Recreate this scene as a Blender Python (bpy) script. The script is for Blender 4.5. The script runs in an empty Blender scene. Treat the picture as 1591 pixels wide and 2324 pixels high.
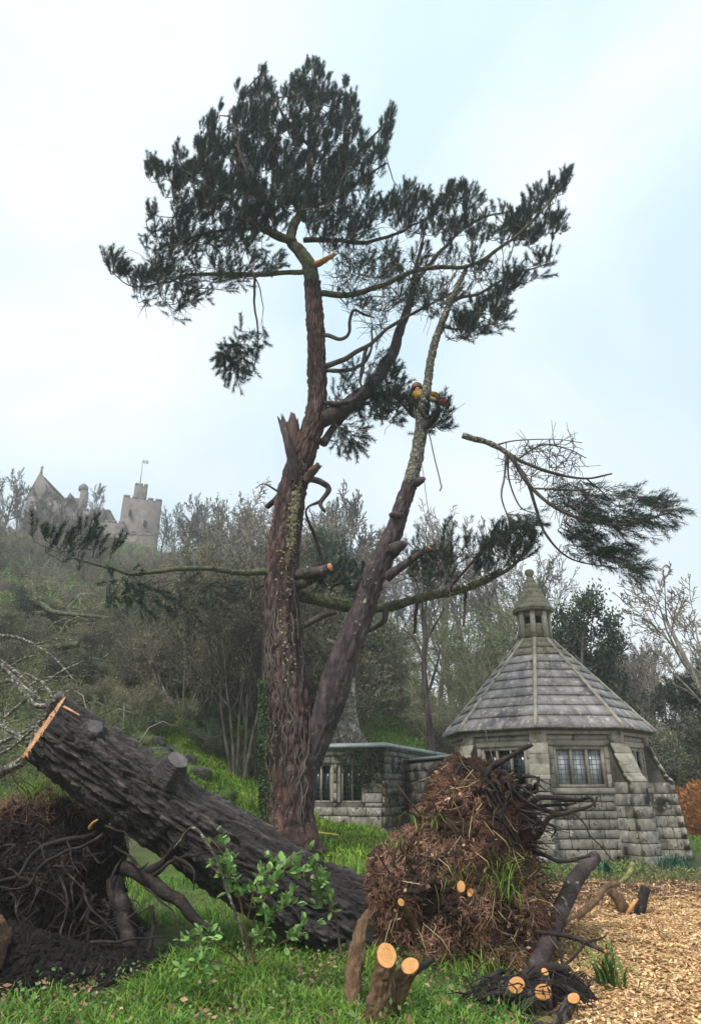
import bpy, math, random
import numpy as np
from mathutils import Vector, Matrix, Quaternion, noise as mn

# ------------------------------------------------------------------ camera, sky, sun, exposure
SC = bpy.context.scene
COL = SC.collection
PITCH = math.atan(628 / 1600); CP, SP = math.cos(PITCH), math.sin(PITCH)
EYE = 1.6
cam_d = bpy.data.cameras.new('camera'); cam = bpy.data.objects.new('camera', cam_d); COL.objects.link(cam)
cam.location = (0, 0, EYE); cam.rotation_euler = (math.pi / 2 + PITCH, 0, 0)
cam_d.sensor_fit = 'VERTICAL'; cam_d.sensor_height = 24.0; cam_d.lens = 24.0 * 1600 / 2324
cam_d.clip_start = 0.05; cam_d.clip_end = 3000
SC.camera = cam
SUN_EL, SUN_AZ = math.radians(52), math.radians(215)      # azimuth from +Y clockwise: behind the camera, to its left
world = bpy.data.worlds.new('World'); SC.world = world; world.use_nodes = True
wn, wl = world.node_tree.nodes, world.node_tree.links
wn.clear()
w_out = wn.new('ShaderNodeOutputWorld'); w_bg = wn.new('ShaderNodeBackground')
w_sky = wn.new('ShaderNodeTexSky'); w_sky.sky_type = 'NISHITA'; w_sky.sun_disc = False
w_sky.sun_elevation = SUN_EL; w_sky.sun_rotation = SUN_AZ
w_sky.air_density = 1.2; w_sky.dust_density = 3.0
w_tc = wn.new('ShaderNodeTexCoord')
w_map = wn.new('ShaderNodeMapping'); w_map.inputs['Location'].default_value = (-1.3, 2.2, 0.7); w_map.inputs['Scale'].default_value = (1, 1, 1.25)
w_n = wn.new('ShaderNodeTexNoise'); w_n.inputs['Scale'].default_value = 1.7; w_n.inputs['Detail'].default_value = 7; w_n.inputs['Roughness'].default_value = 0.45
w_n.inputs['Distortion'].default_value = 0.5
w_r = wn.new('ShaderNodeValToRGB')
w_r.color_ramp.elements[0].position = 0.36; w_r.color_ramp.elements[0].color = (2.38, 3.02, 3.34, 1)
w_r.color_ramp.elements[1].position = 0.60; w_r.color_ramp.elements[1].color = (3.5, 3.72, 3.8, 1)
w_mix = wn.new('ShaderNodeMixRGB'); w_mix.inputs['Fac'].default_value = 0.93
wl.new(w_tc.outputs['Generated'], w_map.inputs['Vector']); wl.new(w_map.outputs['Vector'], w_n.inputs['Vector'])
wl.new(w_n.outputs['Fac'], w_r.inputs['Fac'])
w_sep = wn.new('ShaderNodeSeparateXYZ'); wl.new(w_tc.outputs['Generated'], w_sep.inputs[0])        # an overcast sky is brighter overhead than at the horizon
w_el = wn.new('ShaderNodeMapRange'); w_el.inputs['To Min'].default_value = 0.92; w_el.inputs['To Max'].default_value = 1.22; wl.new(w_sep.outputs['Z'], w_el.inputs['Value'])
wl.new(w_sky.outputs['Color'], w_mix.inputs['Color1']); wl.new(w_r.outputs['Color'], w_mix.inputs['Color2'])
wl.new(w_mix.outputs['Color'], w_bg.inputs['Color']); w_st = wn.new('ShaderNodeMath'); w_st.operation = 'MULTIPLY'; w_st.inputs[1].default_value = 0.1; wl.new(w_el.outputs['Result'], w_st.inputs[0]); wl.new(w_st.outputs[0], w_bg.inputs['Strength'])
wl.new(w_bg.outputs['Background'], w_out.inputs['Surface'])
sun_d = bpy.data.lights.new('sun', 'SUN'); sun_d.energy = 1.5; sun_d.angle = math.radians(12); sun_d.color = (1.0, 0.96, 0.9)
sun = bpy.data.objects.new('sun', sun_d); COL.objects.link(sun)
_sd = Vector((math.sin(SUN_AZ) * math.cos(SUN_EL), math.cos(SUN_AZ) * math.cos(SUN_EL), math.sin(SUN_EL)))
sun.rotation_euler = (-_sd).to_track_quat('-Z', 'Y').to_euler()
SC.view_settings.view_transform = 'Standard'; SC.view_settings.look = 'None'
SC.view_settings.exposure = 1.5; SC.view_settings.gamma = 1.0; SC.view_settings.use_curve_mapping = False
SC.cycles.use_denoising = True
SC.cycles.max_bounces = 6; SC.cycles.diffuse_bounces = 3; SC.cycles.glossy_bounces = 2
SC.cycles.transmission_bounces = 3; SC.cycles.volume_bounces = 1; SC.cycles.transparent_max_bounces = 6

# ------------------------------------------------------------------ small tools
R = random.Random(7)
NP = np.random.default_rng(11)

def at(x, y, Y):
    """world point seen at photograph position (x, y), standing Y metres in front of the camera"""
    u, v = (x - 795.5) / 1600, (1162 - y) / 1600
    k = Y / (CP - v * SP)
    return np.array([u * k, Y, EYE + (SP + v * CP) * k])

def depth(p):
    return p[1] * CP + (p[2] - EYE) * SP

def path_px(lst, Y0):
    P, W = [], []
    for t in lst:
        p = at(t[0], t[1], t[3] if len(t) > 3 else Y0)
        P.append(p); W.append(max(0.004, t[2] * 0.5 * depth(p) / 1600))
    return np.array(P), np.array(W)

def catmull(P, n):
    """n points along a smooth curve through the rows of P (any number of columns)"""
    P = np.asarray(P, float)
    if len(P) < 2: return P
    ext = np.vstack([2 * P[0] - P[1], P, 2 * P[-1] - P[-2]])
    seg = np.linalg.norm(np.diff(P[:, :3], axis=0), axis=1); cum = np.concatenate([[0], np.cumsum(seg)])
    t = np.linspace(0, cum[-1] * 0.999999, n); i = np.clip(np.searchsorted(cum, t, 'right') - 1, 0, len(seg) - 1)
    f = ((t - cum[i]) / np.maximum(seg[i], 1e-9))[:, None]
    a, b, c, d = ext[i], ext[i + 1], ext[i + 2], ext[i + 3]
    return 0.5 * (2 * b + (c - a) * f + (2 * a - 5 * b + 4 * c - d) * f ** 2 + (3 * b - a - 3 * c + d) * f ** 3)

def unit(v):
    return v / (np.linalg.norm(v, axis=-1, keepdims=True) + 1e-12)

class MB:
    """collects vertices and faces, then links them as one mesh object"""
    def __init__(s): s.v, s.f, s.t, s.n = [], [], [], 0
    def add(s, v, *faces, tint=0.5):
        v = np.asarray(v, float).reshape(-1, 3)
        for f in faces:
            f = np.asarray(f, int)
            if len(f): s.f.append(f + s.n)
        s.v.append(v); s.t.append(np.full(len(v), tint) if np.isscalar(tint) else np.asarray(tint, float)); s.n += len(v)
    def tube(s, P, W, seg=6, cap=True, tint=0.5):
        P = np.asarray(P, float); W = np.asarray(W, float); n = len(P)
        T = unit(np.gradient(P, axis=0))
        N = np.zeros_like(P)
        a = np.cross(T[0], (0.31, 0.52, 0.79)); 
        if np.linalg.norm(a) < 0.1: a = np.cross(T[0], (1, 0, 0))
        a = a / np.linalg.norm(a)
        for i in range(n):
            a = a - T[i] * a.dot(T[i]); a = a / (np.linalg.norm(a) + 1e-9); N[i] = a
        B = np.cross(T, N)
        th = np.arange(seg) * 2 * math.pi / seg
        ring = P[:, None] + W[:, None, None] * (np.cos(th)[None, :, None] * N[:, None] + np.sin(th)[None, :, None] * B[:, None])
        i = np.arange(n - 1)[:, None] * seg; j = np.arange(seg)[None, :]; k = (j + 1) % seg
        q = np.stack([i + j, i + k, i + seg + k, i + seg + j], -1).reshape(-1, 4)
        v = ring.reshape(-1, 3)
        if cap:
            c = len(v); v = np.vstack([v, P[0], P[-1]])
            e = (n - 1) * seg
            t1 = np.stack([np.full(seg, c), k[0], j[0]], -1); t2 = np.stack([np.full(seg, c + 1), e + j[0], e + k[0]], -1)
            s.add(v, q, t1, t2, tint=tint)
        else: s.add(v, q, tint=tint)
    def box(s, c, ax, ay, az):
        c, ax, ay, az = (np.asarray(t, float) for t in (c, ax, ay, az))
        v = [c + a * ax + b * ay + d * az for d in (-1, 1) for b in (-1, 1) for a in (-1, 1)]
        s.add(v, [[0, 2, 3, 1], [4, 5, 7, 6], [0, 1, 5, 4], [2, 6, 7, 3], [0, 4, 6, 2], [1, 3, 7, 5]])
    def mesh(s, name, smooth=False):
        V = np.concatenate(s.v) if s.v else np.zeros((0, 3))
        me = bpy.data.meshes.new(name)
        fl = s.f; nl = sum(f.size for f in fl); nf = sum(len(f) for f in fl)
        me.vertices.add(len(V)); me.vertices.foreach_set('co', V.astype(np.float32).ravel())
        me.loops.add(nl); me.polygons.add(nf)
        me.loops.foreach_set('vertex_index', np.concatenate([f.ravel() for f in fl]).astype(np.int32))
        ls = np.concatenate([np.full(len(f), f.shape[1]) for f in fl]); st = np.concatenate([[0], np.cumsum(ls)[:-1]])
        me.polygons.foreach_set('loop_start', st.astype(np.int32))
        if smooth: me.polygons.foreach_set('use_smooth', np.ones(nf, bool))
        a = me.attributes.new('tint', 'FLOAT', 'POINT'); a.data.foreach_set('value', np.concatenate(s.t).astype(np.float32))
        me.update(calc_edges=True); me.validate()
        return me
    def build(s, name, mat, parent=None, smooth=False):
        """vertices are in world space; under a parent they are stored relative to its origin"""
        if parent is not None:
            off = np.array(parent.matrix_world.translation if parent.parent is None else parent['_o'])
            s.v = [v - off for v in s.v]
        o = bpy.data.objects.new(name, s.mesh(name, smooth)); COL.objects.link(o)
        if mat: o.data.materials.append(mat)
        if parent is not None: o.parent = parent
        return o

ORG = {}
def empty(name, loc=(0, 0, 0)):
    o = bpy.data.objects.new(name, None); COL.objects.link(o); o.location = [float(t) for t in loc]; o.empty_display_size = 0.2
    o.matrix_world = Matrix.Translation(o.location)
    return o
def tag(o, label=None, cat=None, group=None, kind=None):
    if label: o['label'] = label
    if cat: o['category'] = cat
    if group: o['group'] = group
    if kind: o['kind'] = kind
    return o
def child(mb, name, mat, part, org, smooth=False):
    """a sub-part: part is a mesh child whose thing stands at org"""
    s = mb; off = np.array(org, float); s.v = [v - off for v in s.v]
    o = bpy.data.objects.new(name, s.mesh(name, smooth)); COL.objects.link(o)
    if mat: o.data.materials.append(mat)
    o.parent = part
    return o
def copy_tree(o, parent=None):
    c = o.copy(); COL.objects.link(c); c.parent = parent
    for ch in list(o.children): copy_tree(ch, c)
    return c

# ------------------------------------------------------------------ materials
def lerp_ramp(nt, cols):
    r = nt.nodes.new('ShaderNodeValToRGB'); e = r.color_ramp.elements
    while len(e) < len(cols): e.new(0.5)
    for k, (p, c) in enumerate(cols): e[k].position = p; e[k].color = (*c, 1)
    return r
def mat(name, cols, scale=4.0, detail=6, stretch=(1, 1, 1), rough=0.9, bump=0.0, bscale=None, coord='pos', tint=None, objrand=0.0,
        speck=(), trans=0.0, spec=0.25, voro=None, dist=0.0):
    """noise-mixed colours; speck = list of (colour, scale, lo, hi); tint = (dark, light) multipliers by the tint attribute"""
    m = bpy.data.materials.new(name); m.use_nodes = True; nt = m.node_tree; N, L = nt.nodes, nt.links
    b = N['Principled BSDF']; b.inputs['Roughness'].default_value = rough; b.inputs['Specular IOR Level'].default_value = spec
    if coord == 'pos': src = N.new('ShaderNodeNewGeometry').outputs['Position']
    else: src = N.new('ShaderNodeTexCoord').outputs['Object']
    mp = N.new('ShaderNodeMapping'); mp.inputs['Scale'].default_value = stretch; L.new(src, mp.inputs['Vector'])
    vec = mp.outputs['Vector']
    nz = N.new('ShaderNodeTexNoise'); nz.inputs['Scale'].default_value = scale; nz.inputs['Detail'].default_value = detail
    nz.inputs['Roughness'].default_value = 0.62; nz.inputs['Distortion'].default_value = dist
    L.new(vec, nz.inputs['Vector'])
    r = lerp_ramp(nt, cols); L.new(nz.outputs['Fac'], r.inputs['Fac']); col = r.outputs['Color']
    def mul(col, val):
        x = N.new('ShaderNodeMixRGB'); x.blend_type = 'MULTIPLY'; x.inputs['Fac'].default_value = 1
        L.new(col, x.inputs['Color1']); L.new(val, x.inputs['Color2']); return x.outputs['Color']
    for (c, sc, lo, hi) in speck:
        n2 = N.new('ShaderNodeTexNoise'); n2.inputs['Scale'].default_value = sc; n2.inputs['Detail'].default_value = 5
        L.new(src, n2.inputs['Vector'])
        mr = N.new('ShaderNodeMapRange'); mr.inputs['From Min'].default_value = lo; mr.inputs['From Max'].default_value = hi
        L.new(n2.outputs['Fac'], mr.inputs['Value'])
        x = N.new('ShaderNodeMixRGB'); L.new(mr.outputs['Result'], x.inputs['Fac']); L.new(col, x.inputs['Color1']); x.inputs['Color2'].default_value = (*c, 1)
        col = x.outputs['Color']
    if tint:
        a = N.new('ShaderNodeAttribute'); a.attribute_name = 'tint'
        r2 = lerp_ramp(nt, [(0, tint[0]), (1, tint[1])] if len(tint) == 2 else [(k / (len(tint) - 1), c) for k, c in enumerate(tint)])
        L.new(a.outputs['Fac'], r2.inputs['Fac']); col = mul(col, r2.outputs['Color'])
    if objrand:
        oi = N.new('ShaderNodeObjectInfo'); mr = N.new('ShaderNodeMapRange')
        mr.inputs['To Min'].default_value = 1 - objrand; mr.inputs['To Max'].default_value = 1 + objrand
        L.new(oi.outputs['Random'], mr.inputs['Value'])
        cc = N.new('ShaderNodeCombineColor'); 
        for k in range(3): L.new(mr.outputs['Result'], cc.inputs[k])
        col = mul(col, cc.outputs['Color'])
    L.new(col, b.inputs['Base Color'])
    if bump:
        if voro:
            vz = N.new('ShaderNodeTexVoronoi'); vz.feature = 'DISTANCE_TO_EDGE'; vz.inputs['Scale'].default_value = voro
            nd = N.new('ShaderNodeVectorMath'); nd.operation = 'ADD'; ns = N.new('ShaderNodeVectorMath'); ns.operation = 'SCALE'; ns.inputs['Scale'].default_value = 0.25
            L.new(nz.outputs['Color'], ns.inputs[0]); L.new(vec, nd.inputs[0]); L.new(ns.outputs[0], nd.inputs[1]); L.new(nd.outputs[0], vz.inputs['Vector'])
            mr = N.new('ShaderNodeMapRange'); mr.inputs['From Max'].default_value = 0.18; L.new(vz.outputs['Distance'], mr.inputs['Value'])
            h = mr.outputs['Result']
            x = N.new('ShaderNodeMath'); x.operation = 'MULTIPLY_ADD'; L.new(nz.outputs['Fac'], x.inputs[0]); x.inputs[1].default_value = 0.6; L.new(h, x.inputs[2]); h = x.outputs[0]
        else:
            n3 = N.new('ShaderNodeTexNoise'); n3.inputs['Scale'].default_value = bscale or scale * 3; n3.inputs['Detail'].default_value = 6; n3.inputs['Roughness'].default_value = 0.65
            L.new(vec, n3.inputs['Vector']); h = n3.outputs['Fac']
        bp = N.new('ShaderNodeBump'); bp.inputs['Strength'].default_value = min(1, bump); bp.inputs['Distance'].default_value = 0.05 * max(1, bump)
        L.new(h, bp.inputs['Height']); L.new(bp.outputs['Normal'], b.inputs['Normal'])
    if trans:
        tr = N.new('ShaderNodeBsdfTranslucent'); L.new(col, tr.inputs['Color']); ms = N.new('ShaderNodeMixShader'); ms.inputs['Fac'].default_value = trans
        L.new(b.outputs[0], ms.inputs[1]); L.new(tr.outputs[0], ms.inputs[2]); L.new(ms.outputs[0], N['Material Output'].inputs['Surface'])
    return m

M = {}
M['bark'] = mat('pine_bark', [(.3, (.020, .015, .016)), (.5, (.058, .043, .044)), (.7, (.12, .096, .092))], 6, stretch=(1, 1, .22), bump=.9, bscale=16,
                speck=[((.30, .33, .20), 9, .66, .72)])
M['bark_red'] = mat('pine_bark_reddish', [(.3, (.020, .012, .013)), (.5, (.066, .040, .038)), (.7, (.13, .088, .08))], 6, stretch=(1, 1, .2), bump=.9, bscale=18,
                    tint=((.38, .34, .34), (1.35, 1.35, 1.35)), speck=[((.105, .054, .044), 1.1, .54, .70), ((.34, .32, .24), 30, .66, .71)])  # tint darkens furrows and lifts plates: relief shading held in the colour
M['bark_lichen'] = mat('lichen_bark', [(.3, (.04, .036, .03)), (.5, (.10, .085, .07)), (.7, (.2, .18, .15))], 8, bump=1, bscale=26,
                       speck=[((.36, .37, .28), 22, .54, .60)])
M['bark_green'] = mat('algae_bark', [(.3, (.03, .038, .02)), (.5, (.075, .085, .045)), (.7, (.14, .15, .085))], 6, bump=.9, bscale=22,
                      speck=[((.05, .03, .028), 4, .58, .66), ((.26, .28, .17), 30, .62, .68)])
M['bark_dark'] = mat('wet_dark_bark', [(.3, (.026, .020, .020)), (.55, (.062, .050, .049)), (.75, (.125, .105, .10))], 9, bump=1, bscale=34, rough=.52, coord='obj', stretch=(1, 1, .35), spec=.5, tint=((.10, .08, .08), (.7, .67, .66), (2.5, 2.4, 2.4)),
                     speck=[((.11, .05, .04), 2.2, .62, .74)])  # tint paints the plates as lit and the furrows as shaded
M['twig'] = mat('twig_bark', [(.35, (.035, .03, .026)), (.65, (.11, .095, .075))], 3, detail=3)
M['twig_pale'] = mat('pale_twig_bark', [(.35, (.09, .09, .06)), (.65, (.20, .20, .14))], 2, detail=3, objrand=.25)
M['twig_grey'] = mat('grey_twig_bark', [(.35, (.11, .098, .082)), (.65, (.27, .24, .20))], 2, detail=3, objrand=.3)
M['needles'] = mat('pine_needles', [(.3, (.007, .019, .017)), (.6, (.018, .040, .029)), (.75, (.045, .052, .025))], 1.4, detail=3, tint=((.5, .55, .65), (1.6, 1.5, 1.2)), rough=.6, trans=.12)
M['needles_brown'] = mat('tired_pine_needles', [(.35, (.03, .055, .024)), (.7, (.10, .085, .03))], 1.5, detail=3, tint=((.6, .6, .6), (1.3, 1.3, 1.2)), rough=.6, trans=.12)
M['wood'] = mat('fresh_cut_wood', [(.3, (.46, .22, .075)), (.7, (.68, .38, .15))], 14, bump=.3, bscale=60, rough=.8, speck=[((.42, .19, .07), 5, .58, .72)], tint=((.8, .7, .6), (1, 1, 1), (.86, .8, .72), (1, 1, 1), (.8, .72, .62), (1.02, 1, 1), (.9, .84, .78), (1, 1, 1), (.55, .42, .34)))
M['wood_red'] = mat('fresh_sawn_end', [(.3, (.40, .16, .07)), (.7, (.72, .40, .2))], 7, bump=.6, bscale=40, rough=.8)
M['stem_bark'] = mat('fibrous_stem_bark', [(.3, (.07, .04, .022)), (.55, (.19, .115, .065)), (.75, (.31, .21, .13))], 10, stretch=(1, 1, .3), bump=1, bscale=40)
M['root'] = mat('dark_root', [(.3, (.008, .006, .006)), (.55, (.028, .020, .018)), (.75, (.085, .066, .057))], 9, bump=.5, bscale=40, rough=.75)
M['soil'] = mat('wet_dark_soil', [(.3, (.005, .004, .005)), (.55, (.015, .011, .010)), (.75, (.045, .033, .028))], 9, bump=2.2, bscale=22, rough=.85)
M['mound'] = mat('rooty_earth', [(.3, (.022, .013, .010)), (.6, (.065, .036, .026)), (.8, (.11, .07, .048))], 9, bump=1.6, bscale=30)
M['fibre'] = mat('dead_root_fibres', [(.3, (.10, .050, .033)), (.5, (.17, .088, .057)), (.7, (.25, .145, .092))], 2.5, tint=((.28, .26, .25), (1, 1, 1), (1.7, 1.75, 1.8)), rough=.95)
M['straw'] = mat('dry_straw', [(.3, (.22, .17, .08)), (.7, (.40, .33, .17))], 2.5, tint=((.4, .4, .4), (1.3, 1.3, 1.3)))
M['grass'] = mat('grass_blades', [(.3, (.07, .17, .024)), (.5, (.13, .26, .036)), (.7, (.23, .31, .065))], 1.6, tint=((.4, .45, .4), (1, 1, 1), (1.7, 1.45, 1.5)), rough=.7, trans=.25)
M['grass_far'] = mat('bank_grass', [(.3, (.085, .18, .022)), (.5, (.16, .28, .03)), (.7, (.27, .36, .05))], .7, tint=((.5, .55, .5), (1.3, 1.25, 1.2)), rough=.8, trans=.2)
M['leaf'] = mat('fresh_green_leaf', [(.3, (.12, .25, .06)), (.5, (.20, .34, .10)), (.7, (.32, .43, .19))], 5, rough=.45, trans=.3, objrand=.4)
M['ivy'] = mat('ivy_leaves', [(.3, (.018, .05, .02)), (.7, (.07, .12, .045))], .8, tint=((.4, .45, .45), (1.5, 1.4, 1.25)), rough=.55, trans=.1)
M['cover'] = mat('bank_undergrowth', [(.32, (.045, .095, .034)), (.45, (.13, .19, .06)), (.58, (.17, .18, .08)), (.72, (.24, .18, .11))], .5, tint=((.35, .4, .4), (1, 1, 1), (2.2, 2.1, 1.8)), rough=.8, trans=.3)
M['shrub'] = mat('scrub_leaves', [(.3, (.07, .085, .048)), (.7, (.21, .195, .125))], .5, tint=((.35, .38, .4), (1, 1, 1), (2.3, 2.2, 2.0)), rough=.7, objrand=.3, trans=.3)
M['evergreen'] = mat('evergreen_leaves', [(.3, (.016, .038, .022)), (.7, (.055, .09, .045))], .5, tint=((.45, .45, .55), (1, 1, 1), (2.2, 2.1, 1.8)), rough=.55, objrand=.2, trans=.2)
M['bracken'] = mat('dead_bracken', [(.3, (.24, .09, .03)), (.7, (.46, .22, .085))], 1.2, tint=((.4, .4, .4), (1.4, 1.4, 1.4)))
M['stone'] = mat('granite_blocks', [(.3, (.15, .135, .11)), (.5, (.31, .285, .24)), (.7, (.46, .43, .37))], 3.5, detail=9, bump=.5, bscale=34, objrand=.24,
                 speck=[((.035, .034, .032), 1.7, .53, .64), ((.52, .52, .46), 8, .63, .67), ((.05, .045, .04), 12, .60, .68), ((.19, .175, .10), .9, .62, .78)])
M['stone_dressed'] = mat('dressed_granite', [(.3, (.20, .18, .145)), (.5, (.33, .305, .25)), (.7, (.42, .405, .33))], 4, detail=9, bump=.35, bscale=60, objrand=.12,
                         speck=[((.08, .075, .06), 3, .60, .72), ((.5, .5, .42), 14, .66, .7)])
M['mortar'] = mat('old_mortar', [(.3, (.06, .055, .045)), (.7, (.15, .14, .115))], 5, bump=.5, bscale=40)
M['slate'] = mat('roof_slabs', [(.3, (.175, .163, .165)), (.5, (.27, .252, .252)), (.7, (.38, .36, .345))], 3, detail=8, bump=.35, bscale=30, objrand=.10, rough=.75,
                 speck=[((.13, .12, .135), 1.6, .57, .66), ((.44, .42, .35), 9, .57, .66), ((.15, .135, .09), 1.2, .66, .8)])
M['moss_stone'] = mat('mossy_stone', [(.3, (.10, .092, .062)), (.5, (.21, .195, .14)), (.7, (.34, .32, .25))], 5, detail=8, bump=.8, bscale=30, speck=[((.12, .125, .05), 5, .58, .72)])
M['lead'] = mat('lead_sheet', [(.3, (.26, .29, .30)), (.7, (.42, .45, .45))], 3, rough=.6, spec=.4)
M['castle'] = mat('castle_granite', [(.3, (.075, .060, .056)), (.5, (.125, .102, .094)), (.7, (.18, .15, .138))], 1.0, detail=8, bump=1, bscale=3)
M['dark'] = mat('interior_shade', [(.3, (.010, .011, .013)), (.7, (.018, .019, .022))], 1)  # near-black colour stands in for the shade behind openings
M['chips_mesh'] = mat('wood_chips', [(.3, (.50, .31, .15)), (.5, (.70, .48, .26)), (.7, (.80, .61, .37))], 3, tint=((.42, .38, .35), (1, 1, 1), (1.25, 1.28, 1.3)))
M['rock'] = mat('mossy_rock', [(.3, (.022, .022, .020)), (.6, (.065, .062, .055)), (.8, (.14, .135, .12))], 5, bump=1.5, bscale=12, speck=[((.07, .11, .025), 2.2, .48, .58)])
M['moss'] = mat('branch_moss', [(.3, (.10, .11, .035)), (.7, (.22, .22, .09))], 9, tint=((.5, .5, .5), (1.4, 1.4, 1.4)))
M['yellow'] = mat('yellow_pole_paint', [(.3, (.52, .42, .06)), (.7, (.72, .62, .18))], 3, rough=.5)
M['rope'] = mat('rope_fibre', [(.3, (.09, .08, .07)), (.7, (.2, .18, .15))], 9)
def glass(name, c, rough=.12):
    m = bpy.data.materials.new(name); m.use_nodes = True; N, L = m.node_tree.nodes, m.node_tree.links; b = N['Principled BSDF']
    b.inputs['Roughness'].default_value = rough; b.inputs['Specular IOR Level'].default_value = .6
    ge = N.new('ShaderNodeNewGeometry'); nz = N.new('ShaderNodeTexNoise'); nz.inputs['Scale'].default_value = 5; L.new(ge.outputs['Position'], nz.inputs['Vector'])
    r = lerp_ramp(m.node_tree, [(.3, tuple(t * .6 for t in c)), (.7, tuple(t * 1.3 for t in c))]); L.new(nz.outputs['Fac'], r.inputs['Fac']); L.new(r.outputs['Color'], b.inputs['Base Color'])
    bp = N.new('ShaderNodeBump'); bp.inputs['Strength'].default_value = .15; bp.inputs['Distance'].default_value = .02; L.new(nz.outputs['Fac'], bp.inputs['Height']); L.new(bp.outputs['Normal'], b.inputs['Normal'])
    return m
M['glass'] = glass('leaded_glass', (.5, .53, .57)); M['glass_dark'] = glass('dark_leaded_glass', (.012, .022, .03))  # paler panes carry the sky's reflection and curtains in their base colour
def plain(name, c, rough=.7):
    return mat(name, [(.3, tuple(t * .8 for t in c)), (.7, tuple(min(1, t * 1.2) for t in c))], 12, rough=rough, bump=.2)
M['jacket'] = plain('mustard_work_jacket', (.34, .19, .03)); M['trousers'] = plain('dark_work_trousers', (.035, .026, .045))
M['helmet'] = plain('red_orange_helmet', (.22, .09, .06), .5); M['skin'] = plain('skin', (.5, .3, .22)); M['hivis'] = plain('lime_hi_vis', (.25, .75, .04))
M['saw_red'] = plain('red_saw_casing', (.55, .05, .04), .4); M['black'] = plain('black_plastic', (.02, .02, .02), .5)
M['wood_old'] = mat('weathered_stub_wood', [(.3, (.05, .03, .026)), (.7, (.15, .095, .08))], 6, stretch=(1, 1, .2), bump=.8, bscale=24)
# ------------------------------------------------------------------ the ground: one sheet from the near grass up the hill to the horizon
CTRL = np.array([
    (0, -30, 0), (-40, -30, 1), (40, -30, 0), (0, 0, 0), (-4, 3, .05), (4, 3, 0), (0, 6, 0), (-6, 7, .25), (0, 8, .02), (5, 8, 0), (8, 12, 0), (2, 12, .12), (-3, 12, .55),
    (-1.2, 15, .60), (.9, 22, .40), (-1.3, 23, .62), (3.4, 27, .7), (5.3, 20.3, 0), (3, 17.5, .02), (8, 17, 0), (9, 24, .1), (14, 18, 0), (20, 25, .1), (11, 29, .35), (14, 40, 1.9),
    (25, 40, 2.2), (30, 80, 3.5), (60, 60, 3), (20, 60, 3.6), (8, 40, 3.2), (4, 34, 4.0), (1.35, 30, 3.6), (-3, 19, 1.7), (-5.5, 25, 4.2), (-2.5, 27, 3.4), (-12, 25, 5.6), (-5.8, 12, 1.25), (-10, 11, 1.6),
    (-11.7, 35, 9), (-4, 40, 8), (-30, 80, 27), (-36, 116, 40), (-12, 80, 23), (10, 80, 10), (0, 60, 13), (-22, 60, 18.5), (-60, 80, 29), (-60, 120, 42), (0, 120, 24), (30, 120, 8), (-36, 150, 42),
    (5, 58, 8.5), (0, 300, 10), (100, 200, 5), (-100, 300, 10), (300, 300, 2), (-300, 300, 15), (300, 0, 0), (-300, 0, 15), (-30, 15, 7), (-30, 30, 11), (-30, 0, 3), (0, 700, 5), (-500, 700, 5), (500, 700, 2)], float)
def _tps(r2): return np.where(r2 > 1e-9, r2 * np.log(r2 + 1e-12), 0) * 0.5
_n = len(CTRL); _A = np.zeros((_n + 3, _n + 3)); _d = CTRL[:, None, :2] - CTRL[None, :, :2]
_A[:_n, :_n] = _tps((_d ** 2).sum(-1)) + np.eye(_n) * 0.02; _A[:_n, _n] = 1; _A[:_n, _n + 1:] = CTRL[:, :2]; _A[_n, :_n] = 1; _A[_n + 1:, :_n] = CTRL[:, :2].T
_w = np.linalg.solve(_A, np.concatenate([CTRL[:, 2], [0, 0, 0]]))
def ground_z(x, y):
    x = np.asarray(x, float); y = np.asarray(y, float); s = x.shape
    q = np.stack([x.ravel(), y.ravel()], -1); out = np.zeros(len(q))
    for i in range(0, len(q), 20000):
        d2 = ((q[i:i + 20000, None] - CTRL[None, :, :2]) ** 2).sum(-1)
        out[i:i + 20000] = _tps(d2) @ _w[:_n] + _w[_n] + q[i:i + 20000] @ _w[_n + 1:]
    return out.reshape(s)
def gz(x, y): return float(ground_z(np.array([x]), np.array([y]))[0])
def hit(x, y, ymax=160):
    """where the line of sight through photograph position (x, y) meets the ground"""
    a = at(x, y, 1.0); d = a - np.array([0, 0, EYE])
    Y = np.geomspace(3, ymax, 900); P = np.array([0, 0, EYE]) + d[None] * Y[:, None]
    b = P[:, 2] - ground_z(P[:, 0], P[:, 1]); k = np.argmax(b < 0) if (b < 0).any() else len(Y) - 1
    return P[k]
def in_poly(px, py, poly):
    c = np.zeros(len(px), bool); j = len(poly) - 1
    for i in range(len(poly)):
        xi, yi = poly[i]; xj, yj = poly[j]
        c ^= ((yi > py) != (yj > py)) & (px < (xj - xi) * (py - yi) / (yj - yi + 1e-12) + xi); j = i
    return c
def rand_in(poly, n):
    poly = np.asarray(poly, float)[:, :2]; lo, hi = poly.min(0), poly.max(0); out = np.zeros((0, 2))
    while len(out) < n:
        q = lo + NP.random((n * 2 + 50, 2)) * (hi - lo); out = np.vstack([out, q[in_poly(q[:, 0], q[:, 1], poly)]])
    return out[:n]
def fbm(P, s, o=3):
    return np.array([mn.fractal(Vector((p[0] * s, p[1] * s, (p[2] if len(p) > 2 else 0) * s)), 1.0, 2.0, o) for p in P])

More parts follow.
